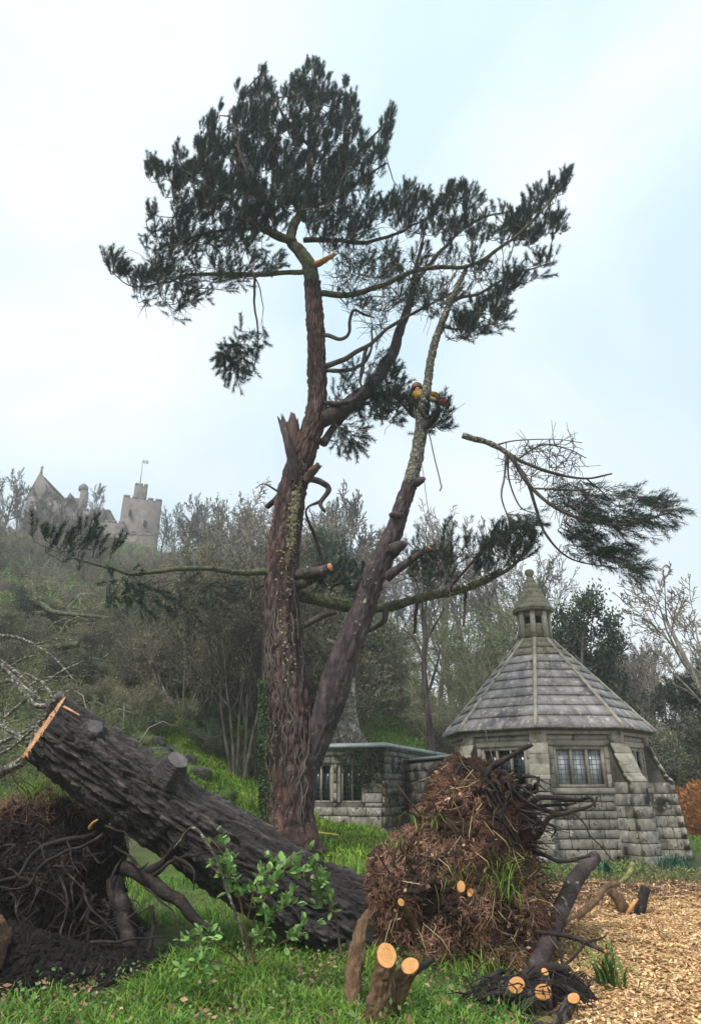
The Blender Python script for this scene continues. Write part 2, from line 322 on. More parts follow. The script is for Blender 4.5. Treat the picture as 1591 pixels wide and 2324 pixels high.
CHIPS = [(1.55, 5.0), (1.6, 6.6), (2.1, 8.3), (2.7, 10.2), (3.6, 11.2), (5.4, 12.4), (9, 13.2), (16, 13.5), (16, 2), (3, 2), (1.2, 3.5)]
BROWN = [(1.3, 6.5), (1.9, 9), (2.2, 12), (3.2, 14.6), (6, 15.2), (10, 15.4), (16, 15.2), (16, 12), (6, 12), (3.2, 10.5), (2.2, 8.2)]
PATH = [(6.6, 15.6), (7.6, 16.6), (9.2, 18.2), (10.5, 19.6), (16, 22), (30, 26), (30, 20), (16, 16.5), (9, 14.4), (7, 14.2)]
SOIL = [(-6.5, 9.2), (-1.9, 8.8), (-1.45, 7.6), (-1.7, 6.9), (-2.4, 6.4), (-3.4, 6.25), (-7, 6.2)]
GRASSES = [[(-6, 3.5), (-6.5, 6.3), (-3.3, 6.5), (-1.8, 7.2), (-1.5, 9.0), (-1.6, 10.5), (-3.5, 11), (-2.6, 12.5), (.4, 13.5), (.9, 12), (.3, 9), (1.0, 7.6), (1.3, 6), (1.1, 3.5)],
           [(-8, 17), (-7, 26), (-4.2, 28), (-2.2, 24), (-1.7, 20), (-1.6, 14), (-4, 13.5)], [(-1.5, 13), (-1.2, 22), (.9, 21.6), (1.6, 20), (1.5, 14)],
           [(0, 28.5), (-.6, 31), (1.5, 34), (4.5, 31.5), (5, 28.5), (3, 28)], [(9, 19.6), (10, 27), (30, 33), (30, 27)], [(2.1, 13.2), (2.6, 17.2), (6.6, 16.4), (7, 15.2), (3.2, 14.6)]]
gx = np.unique(np.concatenate([np.arange(-9, 12.01, .16), np.linspace(-45, 40, 110), np.linspace(-120, 120, 50), np.linspace(-240, 240, 17)]))
gy = np.unique(np.concatenate([np.arange(2.5, 14, .16), np.arange(14, 34, .45), np.linspace(34, 130, 70), np.geomspace(130, 290, 14), np.linspace(-60, 2.3, 18)]))
GX, GY = np.meshgrid(gx, gy); GZ = ground_z(GX, GY)
gp = np.stack([GX.ravel(), GY.ravel()], -1)
nz1 = fbm(gp, .9, 4); nz2 = fbm(gp, .22, 3)
amp = np.clip((np.hypot(gp[:, 0], gp[:, 1]) - 4) / 40, .03, .6)
gzv = GZ.ravel() + nz1 * amp * .5
far = np.hypot(gp[:, 0] + 36, gp[:, 1] - 116)
def soft(poly, w):
    e = np.zeros(len(gp))
    for k in range(8):
        o = np.array([math.cos(k * math.pi / 4), math.sin(k * math.pi / 4)]) * w
        q = gp + o + np.stack([nz1, nz2], -1) * w * 1.2
        e += in_poly(q[:, 0], q[:, 1], poly)
    return e / 8
w_ch, w_br, w_pa, w_so = soft(CHIPS, .35), soft(BROWN, .5), soft(PATH, .35), soft(SOIL, .3)
w_gr = np.clip(sum(soft(g, .5) for g in GRASSES), 0, 1)
gzv += w_ch * np.abs(nz1) * .05 + w_so * nz1 * .10
g = MB(); nx, ny = len(gx), len(gy)
i, j = np.meshgrid(np.arange(nx - 1), np.arange(ny - 1)); a = (j * nx + i).ravel()
g.add(np.column_stack([gp, gzv]), np.stack([a, a + 1, a + nx + 1, a + nx], -1))
def ground_mat():
    m = bpy.data.materials.new('ground_surface'); m.use_nodes = True; nt = m.node_tree; N, L = nt.nodes, nt.links; b = N['Principled BSDF']; b.inputs['Roughness'].default_value = .95
    b.inputs['Specular IOR Level'].default_value = .15
    pos = N.new('ShaderNodeNewGeometry').outputs['Position']
    def nse(sc, d=8):
        n = N.new('ShaderNodeTexNoise'); n.inputs['Scale'].default_value = sc; n.inputs['Detail'].default_value = d; n.inputs['Roughness'].default_value = .65; L.new(pos, n.inputs['Vector']); return n.outputs['Fac']
    def lay(fac, cols):
        r = lerp_ramp(nt, cols); L.new(fac, r.inputs['Fac']); return r.outputs['Color']
    col = lay(nse(.6, 10), [(.32, (.03, .045, .018)), (.5, (.08, .09, .04)), (.66, (.15, .12, .07))])
    at1 = N.new('ShaderNodeAttribute'); at1.attribute_name = 'zones'; sep = N.new('ShaderNodeSeparateColor'); L.new(at1.outputs['Color'], sep.inputs[0])
    def mix(col, c2, fac):
        x = N.new('ShaderNodeMixRGB'); L.new(fac, x.inputs['Fac']); L.new(col, x.inputs['Color1']); L.new(c2, x.inputs['Color2']); return x.outputs['Color']
    col = mix(col, lay(nse(5), [(.3, (.03, .06, .014)), (.7, (.10, .16, .035))]), sep.outputs[0])
    col = mix(col, lay(nse(9), [(.3, (.04, .024, .015)), (.5, (.10, .062, .038)), (.7, (.19, .125, .08))]), sep.outputs[1])
    col = mix(col, lay(nse(26), [(.3, (.30, .18, .085)), (.5, (.52, .34, .175)), (.7, (.70, .50, .29))]), sep.outputs[2])
    at2 = N.new('ShaderNodeAttribute'); at2.attribute_name = 'zones2'; sep2 = N.new('ShaderNodeSeparateColor'); L.new(at2.outputs['Color'], sep2.inputs[0])
    col = mix(col, lay(nse(12), [(.3, (.17, .165, .15)), (.7, (.30, .295, .275))]), sep2.outputs[0])
    col = mix(col, lay(nse(8), [(.3, (.010, .008, .008)), (.6, (.028, .020, .017)), (.75, (.055, .04, .03))]), sep2.outputs[1])
    L.new(col, b.inputs['Base Color'])
    bp = N.new('ShaderNodeBump'); bp.inputs['Strength'].default_value = .8; bp.inputs['Distance'].default_value = .06; L.new(nse(14), bp.inputs['Height']); L.new(bp.outputs['Normal'], b.inputs['Normal'])
    return m
ground = g.build('ground', ground_mat(), smooth=True); tag(ground, kind='structure')
for nm, cols in (('zones', (w_gr, w_br, w_ch)), ('zones2', (w_pa, w_so, w_so * 0))):
    ca = ground.data.color_attributes.new(nm, 'FLOAT_COLOR', 'POINT'); ca.data.foreach_set('color', np.column_stack([*cols, np.ones(len(gp))]).astype(np.float32).ravel())
# ------------------------------------------------------------------ growing things: generic builders
def rvec(rng): 
    v = np.array([rng.gauss(0, 1), rng.gauss(0, 1), rng.gauss(0, 1)]); return v / np.linalg.norm(v)
def leaf_quads(mb, C, D, ln, wd, tint):
    """rhombic leaves at C along D"""
    n = len(C); D = unit(D); S = unit(np.cross(D, NP.normal(size=(n, 3)))); ln = np.broadcast_to(ln, n)[:, None]; wd = np.broadcast_to(wd, n)[:, None]
    v = np.stack([C, C + D * ln * .45 + S * wd * .5, C + D * ln, C + D * ln * .45 - S * wd * .5], 1).reshape(-1, 3)
    mb.add(v, np.arange(n * 4).reshape(-1, 4), tint=np.repeat(tint, 4))
def blades(mb, base, h, w, lean=.5, tint=None, down=False):
    """bent blades of grass, three faces each"""
    n = len(base); h = np.broadcast_to(h, n)[:, None]; w = np.broadcast_to(w, n)[:, None]
    az = NP.random(n) * 2 * math.pi; o = np.stack([np.cos(az), np.sin(az), np.zeros(n)], -1); s = np.stack([-np.sin(az), np.cos(az), np.zeros(n)], -1) * w * .5
    k = (NP.random(n)[:, None] * 1.2 + .2) * lean; up = np.array([0, 0, 1.0])
    p1 = base + up * h * .45 + o * h * k * .25; p2 = base + up * h * (.8 - .15 * k) + o * h * k * .7; p3 = base + up * h * (.95 - .55 * k) + o * h * k * 1.25
    v = np.stack([base - s, base + s, p1 - s * .9, p1 + s * .9, p2 - s * .6, p2 + s * .6, p3], 1).reshape(-1, 3); a = np.arange(n)[:, None] * 7
    t = NP.random(n) if tint is None else tint
    mb.add(v, a + [0, 1, 3, 2], a + [2, 3, 5, 4], a + [4, 5, 6], tint=np.repeat(t, 7))
def shoots(mb, P, D, L=.34, nn=40, nl=.15, nw=.010, spread=.75):
    """pine shoots: needles all round a short axis"""
    n = len(P); D = unit(D); t0 = NP.random(n)
    s = (NP.random((n, nn)) ** .8); C = P[:, None] + D[:, None] * (s * L)[..., None]
    rad = NP.normal(size=(n, nn, 3)); rad -= D[:, None] * (rad * D[:, None]).sum(-1, keepdims=True); rad = unit(rad)
    nd = unit(D[:, None] * (1 - spread * .55 * (1 - s * .4))[..., None] + rad * spread * (.75 + .3 * NP.random((n, nn, 1))))
    sd = unit(np.cross(nd, NP.normal(size=(n, nn, 3)))) * nw * .5
    ln = nl * (.7 + .5 * NP.random((n, nn, 1)))
    v = np.stack([C - sd, C + sd, C + nd * ln], 2).reshape(-1, 3)
    t = np.clip(t0[:, None] * .7 + NP.random((n, nn)) * .3, 0, 1)
    mb.add(v, np.arange(n * nn * 3).reshape(-1, 3), tint=np.repeat(t.ravel(), 3))
def grow(mb, p, d, r, L, lvl, par, rng, tips, z0=-9):
    """one branch and its side branches"""
    ns = par['seg'][lvl]; P = [p]; W = [r]; dd = d.copy(); up = np.array([0, 0, 1.0])
    for k in range(ns):
        dd = unit(dd + rvec(rng) * par['wob'][lvl] + up * par['trop'][lvl]); P.append(P[-1] + dd * L / ns); W.append(max(par['rmin'], r * (1 - (k + 1) / ns * par['taper'][lvl])))
    mb.tube(P, W, par['sides'][lvl], cap=False, tint=rng.random())
    if lvl + 1 >= len(par['seg']):
        tips.append((P[-1], dd)); tips.append((P[len(P) // 2], dd)); return
    P = np.array(P); W = np.array(W)
    for c in range(par['n'][lvl]):
        t = par['t0'][lvl] + (1 - par['t0'][lvl]) * (c + rng.random() * .9) / par['n'][lvl]; t = min(t, .999); f = t * ns; k = int(f); f -= k
        q = P[k] * (1 - f) + P[k + 1] * f; ax = unit(P[k + 1] - P[k]); a = math.radians(rng.uniform(*par['ang'][lvl]))
        rad = rvec(rng); rad = rad - ax * rad.dot(ax); rad = rad / (np.linalg.norm(rad) + 1e-9)
        cd = ax * math.cos(a) + rad * math.sin(a)
        grow(mb, q, unit(cd), max(par['rmin'], (W[k] * (1 - f) + W[k + 1] * f) * par['rr'][lvl]), L * par['lr'][lvl] * rng.uniform(.7, 1.15) * (1.15 - .55 * t), lvl + 1, par, rng, tips)
BARE = dict(seg=(8, 6, 5, 4, 3), wob=(.10, .16, .2, .24, .25), trop=(.05, .09, .08, .05, .03), taper=(.75, .8, .8, .7, .5), sides=(8, 6, 4, 3, 3), n=(9, 7, 6, 4), t0=(.22, .2, .15, .15),
            ang=((28, 55), (28, 55), (28, 60), (25, 60)), rr=(.55, .55, .6, .7), lr=(.55, .5, .48, .5), rmin=.011)
def bare_mesh(seed, h=8, r=.17, **kw):
    rng = random.Random(seed); par = dict(BARE, **kw); mb = MB(); tips = []
    grow(mb, np.zeros(3), np.array([rng.uniform(-.1, .1), rng.uniform(-.1, .1), 1.0]), r, h * .8, 0, par, rng, tips)
    return mb, tips
def merged(*mbs):
    m = MB()
    for b in mbs:
        n0 = m.n
        for v, t in zip(b.v, b.t): m.v.append(v); m.t.append(t)
        for f in b.f: m.f.append(f + n0)
        m.n += b.n
    return m
def ico_rock(seed, sx, sy, sz, n=14):
    """an irregular boulder"""
    mb = MB(); th = np.linspace(0, math.pi, n); ph = np.arange(n * 2) * math.pi / n; v = []
    for a in th:
        for b in ph:
            d = Vector((math.sin(a) * math.cos(b), math.sin(a) * math.sin(b), math.cos(a)))
            k = 1 + .35 * mn.noise(d * 1.6 + Vector((seed * 7.1, 0, 0))) + .15 * mn.noise(d * 4 + Vector((seed, 3, 0)))
            d = Vector([math.copysign(abs(t) ** .75, t) for t in d]); v.append((d.x * sx * k, d.y * sy * k, d.z * sz * k))
    m2 = 2 * n; i, j = np.meshgrid(np.arange(n - 1), np.arange(m2), indexing='ij'); a = (i * m2 + j).ravel(); b = (i * m2 + (j + 1) % m2).ravel()
    mb.add(v, np.stack([a, a + m2, b + m2, b], -1)); return mb
def bark_tube(mb, P, W, n, seg, amp, fr=(5, 1.6), seed=0, flare=0, ridge=None):
    """a trunk with plated bark standing proud of its furrows; P is resampled to n rings"""
    Q = catmull(np.column_stack([P, W]), n); P, W = Q[:, :3], np.maximum(Q[:, 3], .004)
    T = unit(np.gradient(P, axis=0)); a = np.cross(T[0], (0, 1, .2)); a /= np.linalg.norm(a); N = []
    for t in T: a = a - t * a.dot(t); a = a / np.linalg.norm(a); N.append(a)
    N = np.array(N); B = np.cross(T, N); s = np.concatenate([[0], np.cumsum(np.linalg.norm(np.diff(P, axis=0), axis=1))])
    V = np.zeros((n, seg, 3)); tn = np.zeros((n, seg)); r0 = W.max()
    for i in range(n):
        for j in range(seg):
            th = j * 2 * math.pi / seg; c, sn = math.cos(th), math.sin(th)
            q = Vector((c * fr[0] * r0 + seed, sn * fr[0] * r0, s[i] * fr[1]))
            w = mn.noise_vector(q * .8) * .35 + mn.noise_vector(q * 2.5) * .12
            d, _ = mn.voronoi(q + w); e = min(1.0, (d[1] - d[0]) * 2.6)
            h = e ** .6 * (.7 + .5 * mn.noise(q * 4)) + .35 * mn.noise(q * 1.2)
            rr = W[i] + amp * h * min(1, W[i] / (r0 * .5)) - amp * .6
            if flare and s[i] < flare: rr *= 1 + .5 * (1 - s[i] / flare) ** 2 * (.75 + .55 * math.sin(th * 5 + seed))
            V[i, j] = P[i] + (N[i] * c + B[i] * sn) * rr; tn[i, j] = e  # tint follows the relief, so shade is coloured into the furrows
    k = np.arange(n - 1)[:, None] * seg; j = np.arange(seg)[None]; j2 = (j + 1) % seg
    mb.add(np.vstack([V.reshape(-1, 3), P[0], P[-1]]), np.stack([k + j, k + j2, k + seg + j2, k + seg + j], -1).reshape(-1, 4),
           np.stack([np.full(seg, n * seg), j2[0], j[0]], -1), np.stack([np.full(seg, n * seg + 1), (n - 1) * seg + j[0], (n - 1) * seg + j2[0]], -1), tint=np.concatenate([tn.ravel(), [.5, .5]]))
    return P, W, N, B
# ------------------------------------------------------------------ the standing pine
TY = 15.0
base = at(656, 1908, TY); base[2] = gz(base[0], base[1])
pine = empty('pine_tree', base); tag(pine, 'tall forked pine with dark green crown, reddish trunk and leaning second stem', 'tree')
T1 = [(656, 1930, 122), (657, 1850, 114), (655, 1700, 113), (651, 1600, 106), (645, 1500, 93), (641, 1400, 81), (641, 1300, 74), (650, 1200, 70), (662, 1120, 64), (675, 1070, 62), (692, 1020, 55), (713, 960, 50), (721, 900, 44),
      (718, 800, 42), (715, 720, 40), (709, 640, 37)]
P, W = path_px(T1, TY); tb = MB(); bark_tube(tb, P, W, 420, 84, .075, (7, 2.4), 1, flare=.9); tb.build('trunk', M['bark_red'], pine, True)
P, W = path_px([(709, 645, 37), (702, 602, 33), (682, 572, 28), (661, 547, 24), (667, 512, 21), (690, 470, 18), (700, 420, 15), (702, 350, 12), (705, 280, 9), (708, 200, 6), (708, 125, 2)], TY)
tb = MB(); bark_tube(tb, P, W, 110, 20, .03, (9, 3), 5); tb.build('upper_trunk', M['bark_green'], pine, True)
SK = [P]                                                   # skeleton points that twigs may start from
P, W = path_px([(672, 1850, 36, 15.15), (688, 1780, 48, 15.1), (708, 1715, 56, 15.0), (738, 1630, 64, 14.92), (762, 1552, 70), (785, 1480, 62), (818, 1400, 56), (850, 1310, 49), (880, 1240, 46), (900, 1190, 40), (912, 1150, 38), (931, 1095, 35)], 14.85)
tb = MB(); bark_tube(tb, P, W, 240, 56, .05, (8, 2.6), 9); tb.build('leaning_stem', M['bark'], pine, True)
P, W = path_px([(929, 1102, 34), (945, 1040, 32, 14.8), (955, 980, 31, 14.75), (959, 940, 30, 14.7), (966, 900, 24, 14.7), (973, 850, 20, 14.7), (981, 800, 19, 14.7), (996, 750, 18, 14.7), (1020, 690, 15, 14.7), (1040, 645, 13, 14.7), (1058, 610, 11, 14.7)], 14.85)
tb = MB(); bark_tube(tb, P, W, 150, 20, .04, (12, 5), 3); tb.build('leaning_stem_top', M['bark_lichen'], pine, True)
SK.append(P[6:])
LIMB = {
 'left_low': [(700, 614, 13), (620, 620, 11, 14.8), (540, 623, 10, 14.6), (430, 624, 7, 14.4), (380, 640, 5, 14.3), (300, 650, 3, 14.2), (250, 612, 2, 14.2)],
 'left_hang': [(577, 622, 6, 14.7), (578, 680, 5, 14.6), (586, 740, 4, 14.5), (584, 800, 3, 14.5), (572, 848, 2, 14.5)],
 'left_up': [(668, 550, 20), (620, 531, 17, 14.6), (580, 510, 15, 14.2), (550, 482, 10, 14), (520, 452, 8, 13.8), (480, 430, 7, 13.6), (420, 390, 5, 13.5), (350, 372, 3, 13.4)],
 'left_up2': [(556, 488, 9, 14), (561, 400, 7, 14), (540, 330, 6, 14), (528, 270, 4, 14), (500, 262, 2, 14)],
 'left_mid': [(690, 500, 12), (640, 400, 9, 15.6), (612, 300, 6, 15.9), (592, 170, 3, 16)],
 'back_left': [(680, 560, 12), (610, 520, 9, 16.2), (520, 520, 7, 17), (430, 540, 5, 17.4), (350, 570, 3, 17.6)],
 'mid_right': [(700, 430, 10), (760, 400, 8, 14.3), (820, 340, 6, 13.8), (880, 270, 3, 13.5)],
 'mid_right2': [(698, 470, 10), (770, 445, 8, 15.8), (830, 400, 6, 16.3), (880, 370, 3, 16.6)],
 'top_front': [(704, 330, 8), (650, 270, 6, 14.2), (625, 220, 3, 13.9)], 'top_right': [(705, 300, 8), (750, 250, 5, 15.6), (790, 215, 3, 15.9)],
 'right_up': [(690, 545, 13), (760, 545, 10, 15.3), (830, 551, 9, 15.5), (900, 530, 7, 15.7), (960, 500, 4, 15.8), (1060, 440, 2, 16)],
 'right_main': [(728, 666, 15), (790, 668, 13, 14.9), (860, 652, 12, 14.8), (940, 612, 11, 14.7), (1000, 605, 10, 14.6), (1060, 604, 9, 14.6), (1130, 566, 8, 14.4), (1200, 510, 6, 14.2), (1270, 425, 4, 14), (1292, 402, 2, 14)],
 'right_low': [(1032, 682, 8, 14.6), (1090, 664, 7, 14.3), (1155, 626, 5, 14), (1240, 598, 3, 13.8)],
 'right_low2': [(1000, 742, 6, 14.7), (1060, 746, 5, 14.4), (1120, 735, 3, 14.2)], 'right_back': [(945, 640, 10, 16.6), (1010, 560, 8, 16.8), (1080, 500, 6, 17), (1160, 480, 3, 17.2)],
 'dark_limb': [(728, 952, 44), (790, 921, 36, 15.3), (840, 880, 31, 15.7), (880, 820, 26, 16), (905, 760, 22, 16.3), (925, 700, 18, 16.5), (937, 650, 13, 16.6), (948, 590, 8, 16.6), (965, 530, 4, 16.6)],
 'under_limb': [(735, 1005, 20), (765, 960, 15, 15.4), (800, 930, 13, 15.6), (840, 915, 8, 15.7)],
 'cut_short': [(735, 915, 12, 14.9), (790, 912, 11, 14.8), (828, 885, 10, 14.9)],
 'crook': [(735, 762, 10), (775, 766, 9, 14.8), (793, 752, 8, 14.7), (800, 706, 7, 14.6), (830, 715, 6, 14.5), (850, 722, 3, 14.5)],
 'fork_a': [(735, 832, 14), (790, 810, 12, 14.8), (840, 780, 10, 14.7), (890, 740, 8, 14.7), (960, 700, 6, 14.8), (1050, 652, 4, 15)],
 'fork_b': [(735, 842, 11), (800, 838, 9, 15), (838, 805, 7, 15.2), (845, 740, 4, 15.3)], 'droop': [(832, 790, 9, 15.1), (820, 840, 9, 15), (818, 870, 6, 15), (826, 892, 4, 15)],
 'hook': [(700, 1085, 17), (745, 1104, 13, 14.8), (729, 1142, 10, 14.7), (738, 1162, 7, 14.7)], 'hook_twig': [(727, 1138, 8, 14.7), (695, 1162, 5, 14.7), (720, 1225, 9, 15.4), (738, 1300, 8, 15.6)],
 'twig_left': [(640, 1120, 6), (600, 1098, 3, 14.7), (580, 1108, 2, 14.6)], 'short_left': [(640, 1115, 16, 15.1), (608, 1150, 12, 15.6)],
 'low_left': [(612, 1300, 16), (540, 1298, 13, 14.6), (450, 1290, 12, 14.2), (370, 1298, 10, 13.9), (300, 1301, 8, 13.6), (255, 1288, 6, 13.4), (180, 1270, 4, 13.2), (90, 1235, 2, 13)],
 'low_mid': [(668, 1308, 30), (715, 1302, 26, 14.6), (750, 1287, 20, 14.4)], 'low_mid2': [(668, 1330, 26), (700, 1322, 22, 14.8), (735, 1300, 14, 14.7)],
 'mossy': [(665, 1348, 28, 15.2), (740, 1366, 24, 15.5), (800, 1376, 21, 15.7), (870, 1380, 20, 15.6), (950, 1360, 17, 15.4), (1030, 1345, 13, 15.2), (1100, 1320, 11, 15), (1160, 1280, 8, 14.8), (1195, 1245, 4, 14.6)],
 'mossy_drop': [(948, 1362, 9, 15.4), (942, 1400, 8, 15.4), (939, 1437, 7, 15.4)], 'mossy_drop2': [(1057, 1338, 7, 15.2), (1054, 1380, 6, 15.2), (1052, 1422, 4, 15.2)], 'mossy_drop3': [(880, 1378, 14, 15.5), (870, 1412, 12, 15.5), (835, 1432, 8, 15.6)],
 'mossy_side': [(1010, 1348, 8, 15.2), (1060, 1290, 6, 14.8), (1100, 1235, 4, 14.5), (1120, 1215, 2, 14.4)],
 'stem_cut': [(876, 1312, 24, 14.8), (938, 1267, 16, 14.4), (975, 1244, 13, 14.2)], 'stem_side': [(962, 1252, 8, 14.3), (1000, 1248, 6, 14.2), (1012, 1290, 4, 14.2)],
 'broken_low': [(690, 1420, 13, 14.6), (730, 1398, 14, 14.8), (762, 1390, 10, 15)],
 'knob_left': [(912, 1168, 22, 14.8), (893, 1164, 16, 14.6), (887, 1166, 12, 14.5)], 'stub_right': [(890, 1250, 40, 14.8), (908, 1238, 26, 14.6), (919, 1232, 16, 14.5)], 'knob_right': [(944, 1096, 24, 14.8), (958, 1090, 16, 14.7), (962, 1088, 10, 14.7)],
 'climb_stub': [(958, 975, 24, 14.7), (985, 950, 18, 14.6), (1000, 925, 13, 14.5)], 'climb_twig': [(880, 880, 8, 15.6), (910, 915, 7, 15.2), (935, 945, 6, 14.9), (955, 950, 6, 14.8)],
}
ROUGH = {'dark_limb': ('bark', 22), 'mossy': ('bark_green', 20), 'right_main': ('bark_green', 12), 'left_up': ('bark_green', 14), 'left_low': ('bark_green', 10), 'low_left': ('bark_green', 12)}
LP = {}
for k, l in LIMB.items():
    P, W = path_px(l, TY); LP[k] = P
    mk, sg = ROUGH.get(k, ('bark' if k.startswith(('low', 'knob', 'stub', 'stem', 'hook', 'mossy', 'cut', 'under', 'short', 'broken', 'climb')) else 'twig', 8))
    Q = catmull(np.column_stack([P, W]), max(6, len(P) * 6)); Wn = np.maximum(Q[:, 3], .006) * (1 + .12 * fbm(Q[:, :3], 4, 2))
    Q[1:-1, :3] += np.stack([fbm(Q[1:-1, :3] + o, 1.5, 2) for o in (0, 9, 21)], -1) * np.minimum(.05, Wn[1:-1, None] * 1.2)
    b_ = MB(); b_.tube(Q[:, :3], Wn, sg); o = b_.build('limb', M[mk], pine, True)
    if k in ('stem_cut', 'broken_low', 'low_mid'):
        e, d = Q[-1, :3], unit(Q[-1, :3] - Q[-3, :3]); c = MB(); c.tube([e - d * .01, e + d * .012], [Wn[-1] * .93] * 2, 10); child(c, 'cut_face', M['wood_red' if k == 'low_mid' else 'wood'], o, base)
SK += [LP[k] for k in ('left_low', 'left_up', 'left_up2', 'left_mid', 'back_left', 'mid_right', 'mid_right2', 'top_front', 'top_right', 'right_up', 'right_main', 'right_low', 'right_low2', 'right_back', 'dark_limb', 'fork_a', 'fork_b')]
# torn stubs where limbs broke off
def stub(lst, jag, mk, seed):
    P, W = path_px(lst, TY); Q = catmull(np.column_stack([P, W]), 24); b_ = MB(); sg = 18; b_.tube(Q[:, :3], Q[:, 3], sg, cap=False)
    v = b_.v[0].reshape(24, sg, 3); rr = random.Random(seed); d = unit(P[-1] - P[-2])
    for j in range(sg):
        h = jag * (rr.random() - .35) ; v[-1, j] += d * h; v[-2, j] += d * h * .5
    v[:-2] += (np.array([fbm(q, 7, 2) for q in v[:-2]]) * .03)[..., None] * np.array([1, .4, 0])
    n0 = b_.n; b_.add([Q[-4, :3]]); b_.f.append(np.array([[n0, 23 * sg + j, 23 * sg + (j + 1) % sg] for j in range(sg)])); b_.build('broken_stub', M[mk], pine)
stub([(668, 1090, 26, 14.75), (660, 1030, 22, 14.55), (648, 985, 19, 14.5), (638, 950, 15, 14.5)], .22, 'bark', 3)
stub([(676, 1075, 46, 15.0), (668, 1020, 34, 15.0), (665, 985, 30, 15), (664, 955, 27, 15)], .3, 'wood_old', 4)
stub([(695, 1090, 22, 14.8), (712, 1068, 20, 14.6), (723, 1056, 15, 14.5)], .12, 'wood_old', 5)
stub([(712, 602, 17), (735, 592, 13, 14.7), (748, 584, 10, 14.6), (760, 576, 9, 14.6)], .2, 'wood', 6)
# flakes of pale green lichen and thin dead climber stems on the lower trunk
tp, tw = path_px(T1, TY); tq = catmull(np.column_stack([tp, tw]), 400)
fl = MB(); C, Dn = [], []
for k in range(800):
    y = R.choice([R.gauss(1275, 45), R.gauss(1275, 35), R.uniform(1230, 1640), R.gauss(1290, 40)]); q = tq[int(np.clip((1930 - y) / (1930 - 640) * 400, 0, 399))]
    th = R.gauss(.50, .16) if y < 1360 else R.gauss(.25, .35)
    nrm = np.array([math.sin(th), -math.cos(th), 0]); C.append(q[:3] + nrm * (q[3] + .02)); Dn.append(nrm)
C, Dn = np.array(C), np.array(Dn); tg_ = unit(np.cross(Dn, NP.normal(size=C.shape))); sd = np.cross(Dn, tg_); sz = (.006 + .024 * NP.random((len(C), 1)) ** 2)
v = np.stack([C + tg_ * sz, C + sd * sz + Dn * .008, C - tg_ * sz, C - sd * sz], 1).reshape(-1, 3); fl.add(v, np.arange(len(v)).reshape(-1, 4), tint=np.repeat(NP.random(len(C)), 4))
M['lichen'] = mat('pale_lichen', [(.3, (.17, .18, .09)), (.7, (.32, .32, .19))], 6, tint=((.6, .6, .6), (1.2, 1.2, 1.2)))
tag(fl.build('lichen', M['lichen'], pine), kind='stuff')
iv = MB()
for k in range(46):
    th = R.uniform(-1.3, .9); s0 = R.randint(2, 120); n = R.randint(20, 60); pts = []
    for q in tq[s0:s0 + n:4]:
        th += R.gauss(0, .10); pts.append(q[:3] + np.array([math.sin(th), -math.cos(th), 0]) * (q[3] + .012))
    if len(pts) > 2: iv.tube(pts, np.full(len(pts), R.uniform(.005, .010)), 4, False)
iv.build('climber_stems', M['twig_grey'], pine)

# ------------------------------------------------------------------ twigs and needles grown to fill the crown
def crown(root, skel, regions, name_mat='needles', wind=(.22, -.1, .2), seed=1, nw=.010, L=.30, nn=84, org=None):
    rng = random.Random(seed)
    nodes = [p for s in skel for p in catmull(s, max(4, int(len(s) * 4)))]
    att = []
    for (poly, n, Yc, Ys, up, sh, bare) in regions:
        for q in rand_in(poly, n):
            Yq = (Yc(q) if callable(Yc) else Yc) + rng.gauss(0, 1) * Ys; att.append((at(q[0], q[1], Yq), up, sh, rng.random() < bare))
    nd = np.array(nodes); dist = [np.min(((nd - a[0]) ** 2).sum(1)) for a in att]
    tw = MB(); SP_, SD_ = [], []
    arr = np.zeros((len(nd) + len(att) * 8, 3)); arr[:len(nd)] = nd; cnt = len(nd); wind = np.array(wind)
    for k in np.argsort(dist):
        a, up, sh, bare = att[k]; d2 = ((arr[:cnt] - a) ** 2).sum(1); i = int(np.argmin(d2)); p0 = arr[i]; D = math.sqrt(d2[i])
        n = max(3, min(7, int(D / .25) + 2)); f = np.linspace(0, 1, n)[:, None]; side = rvec(rng) * D * .16
        P = p0 + (a - p0) * f + side * np.sin(f * math.pi) + np.array([0, 0, -.10 * D * (1 if up > 0 else -1)]) * np.sin(f * math.pi)
        P[1:] += np.array([rvec(rng) for _ in range(n - 1)]) * .035
        tw.tube(P, np.linspace(min(.028, .008 + .010 * D), .006, n), 4, False); arr[cnt:cnt + n - 1] = P[1:]; cnt += n - 1
        ed = unit(P[-1] - P[-2]); m = np.array([0, 0, float(up)])
        if bare:
            for s in range(3):
                b0 = P[rng.randint(1, n - 1)]; e = b0 + unit(ed + rvec(rng) * 1.1 + m * .3) * rng.uniform(.25, .6); mid = (b0 + e) / 2 + rvec(rng) * .08; tw.tube([b0, mid, e], [.008, .006, .005], 3, False)
            continue
        SP_.append(P[-1]); SD_.append(unit(ed * .6 + m + wind))
        for s in range(sh):
            f = rng.random(); b0 = P[-2] + (P[-1] - P[-2]) * f; dd = unit(ed * .4 + rvec(rng) * .55 + m * 1.1 + wind); e = b0 + dd * rng.uniform(.06, .26) + rvec(rng) * .05
            tw.tube([b0, e], [.007, .005], 3, False); SP_.append(e); SD_.append(unit(dd + m * .5 + wind * .5))
    mb = MB(); shoots(mb, np.array(SP_), np.array(SD_), L=L, nn=nn, nw=nw, nl=.115, spread=.74)
    return tw, mb
A1 = [(708, 120), (735, 185), (790, 200), (800, 245), (815, 275), (820, 330), (845, 350), (860, 290), (893, 248), (898, 262), (882, 330), (890, 370), (868, 410), (820, 440), (770, 470), (700, 480), (640, 480), (560, 470), (470, 420), (440, 350), (445, 300),
      (490, 245), (520, 285), (540, 195), (560, 235), (590, 150), (612, 195), (640, 235), (660, 180), (690, 160)]
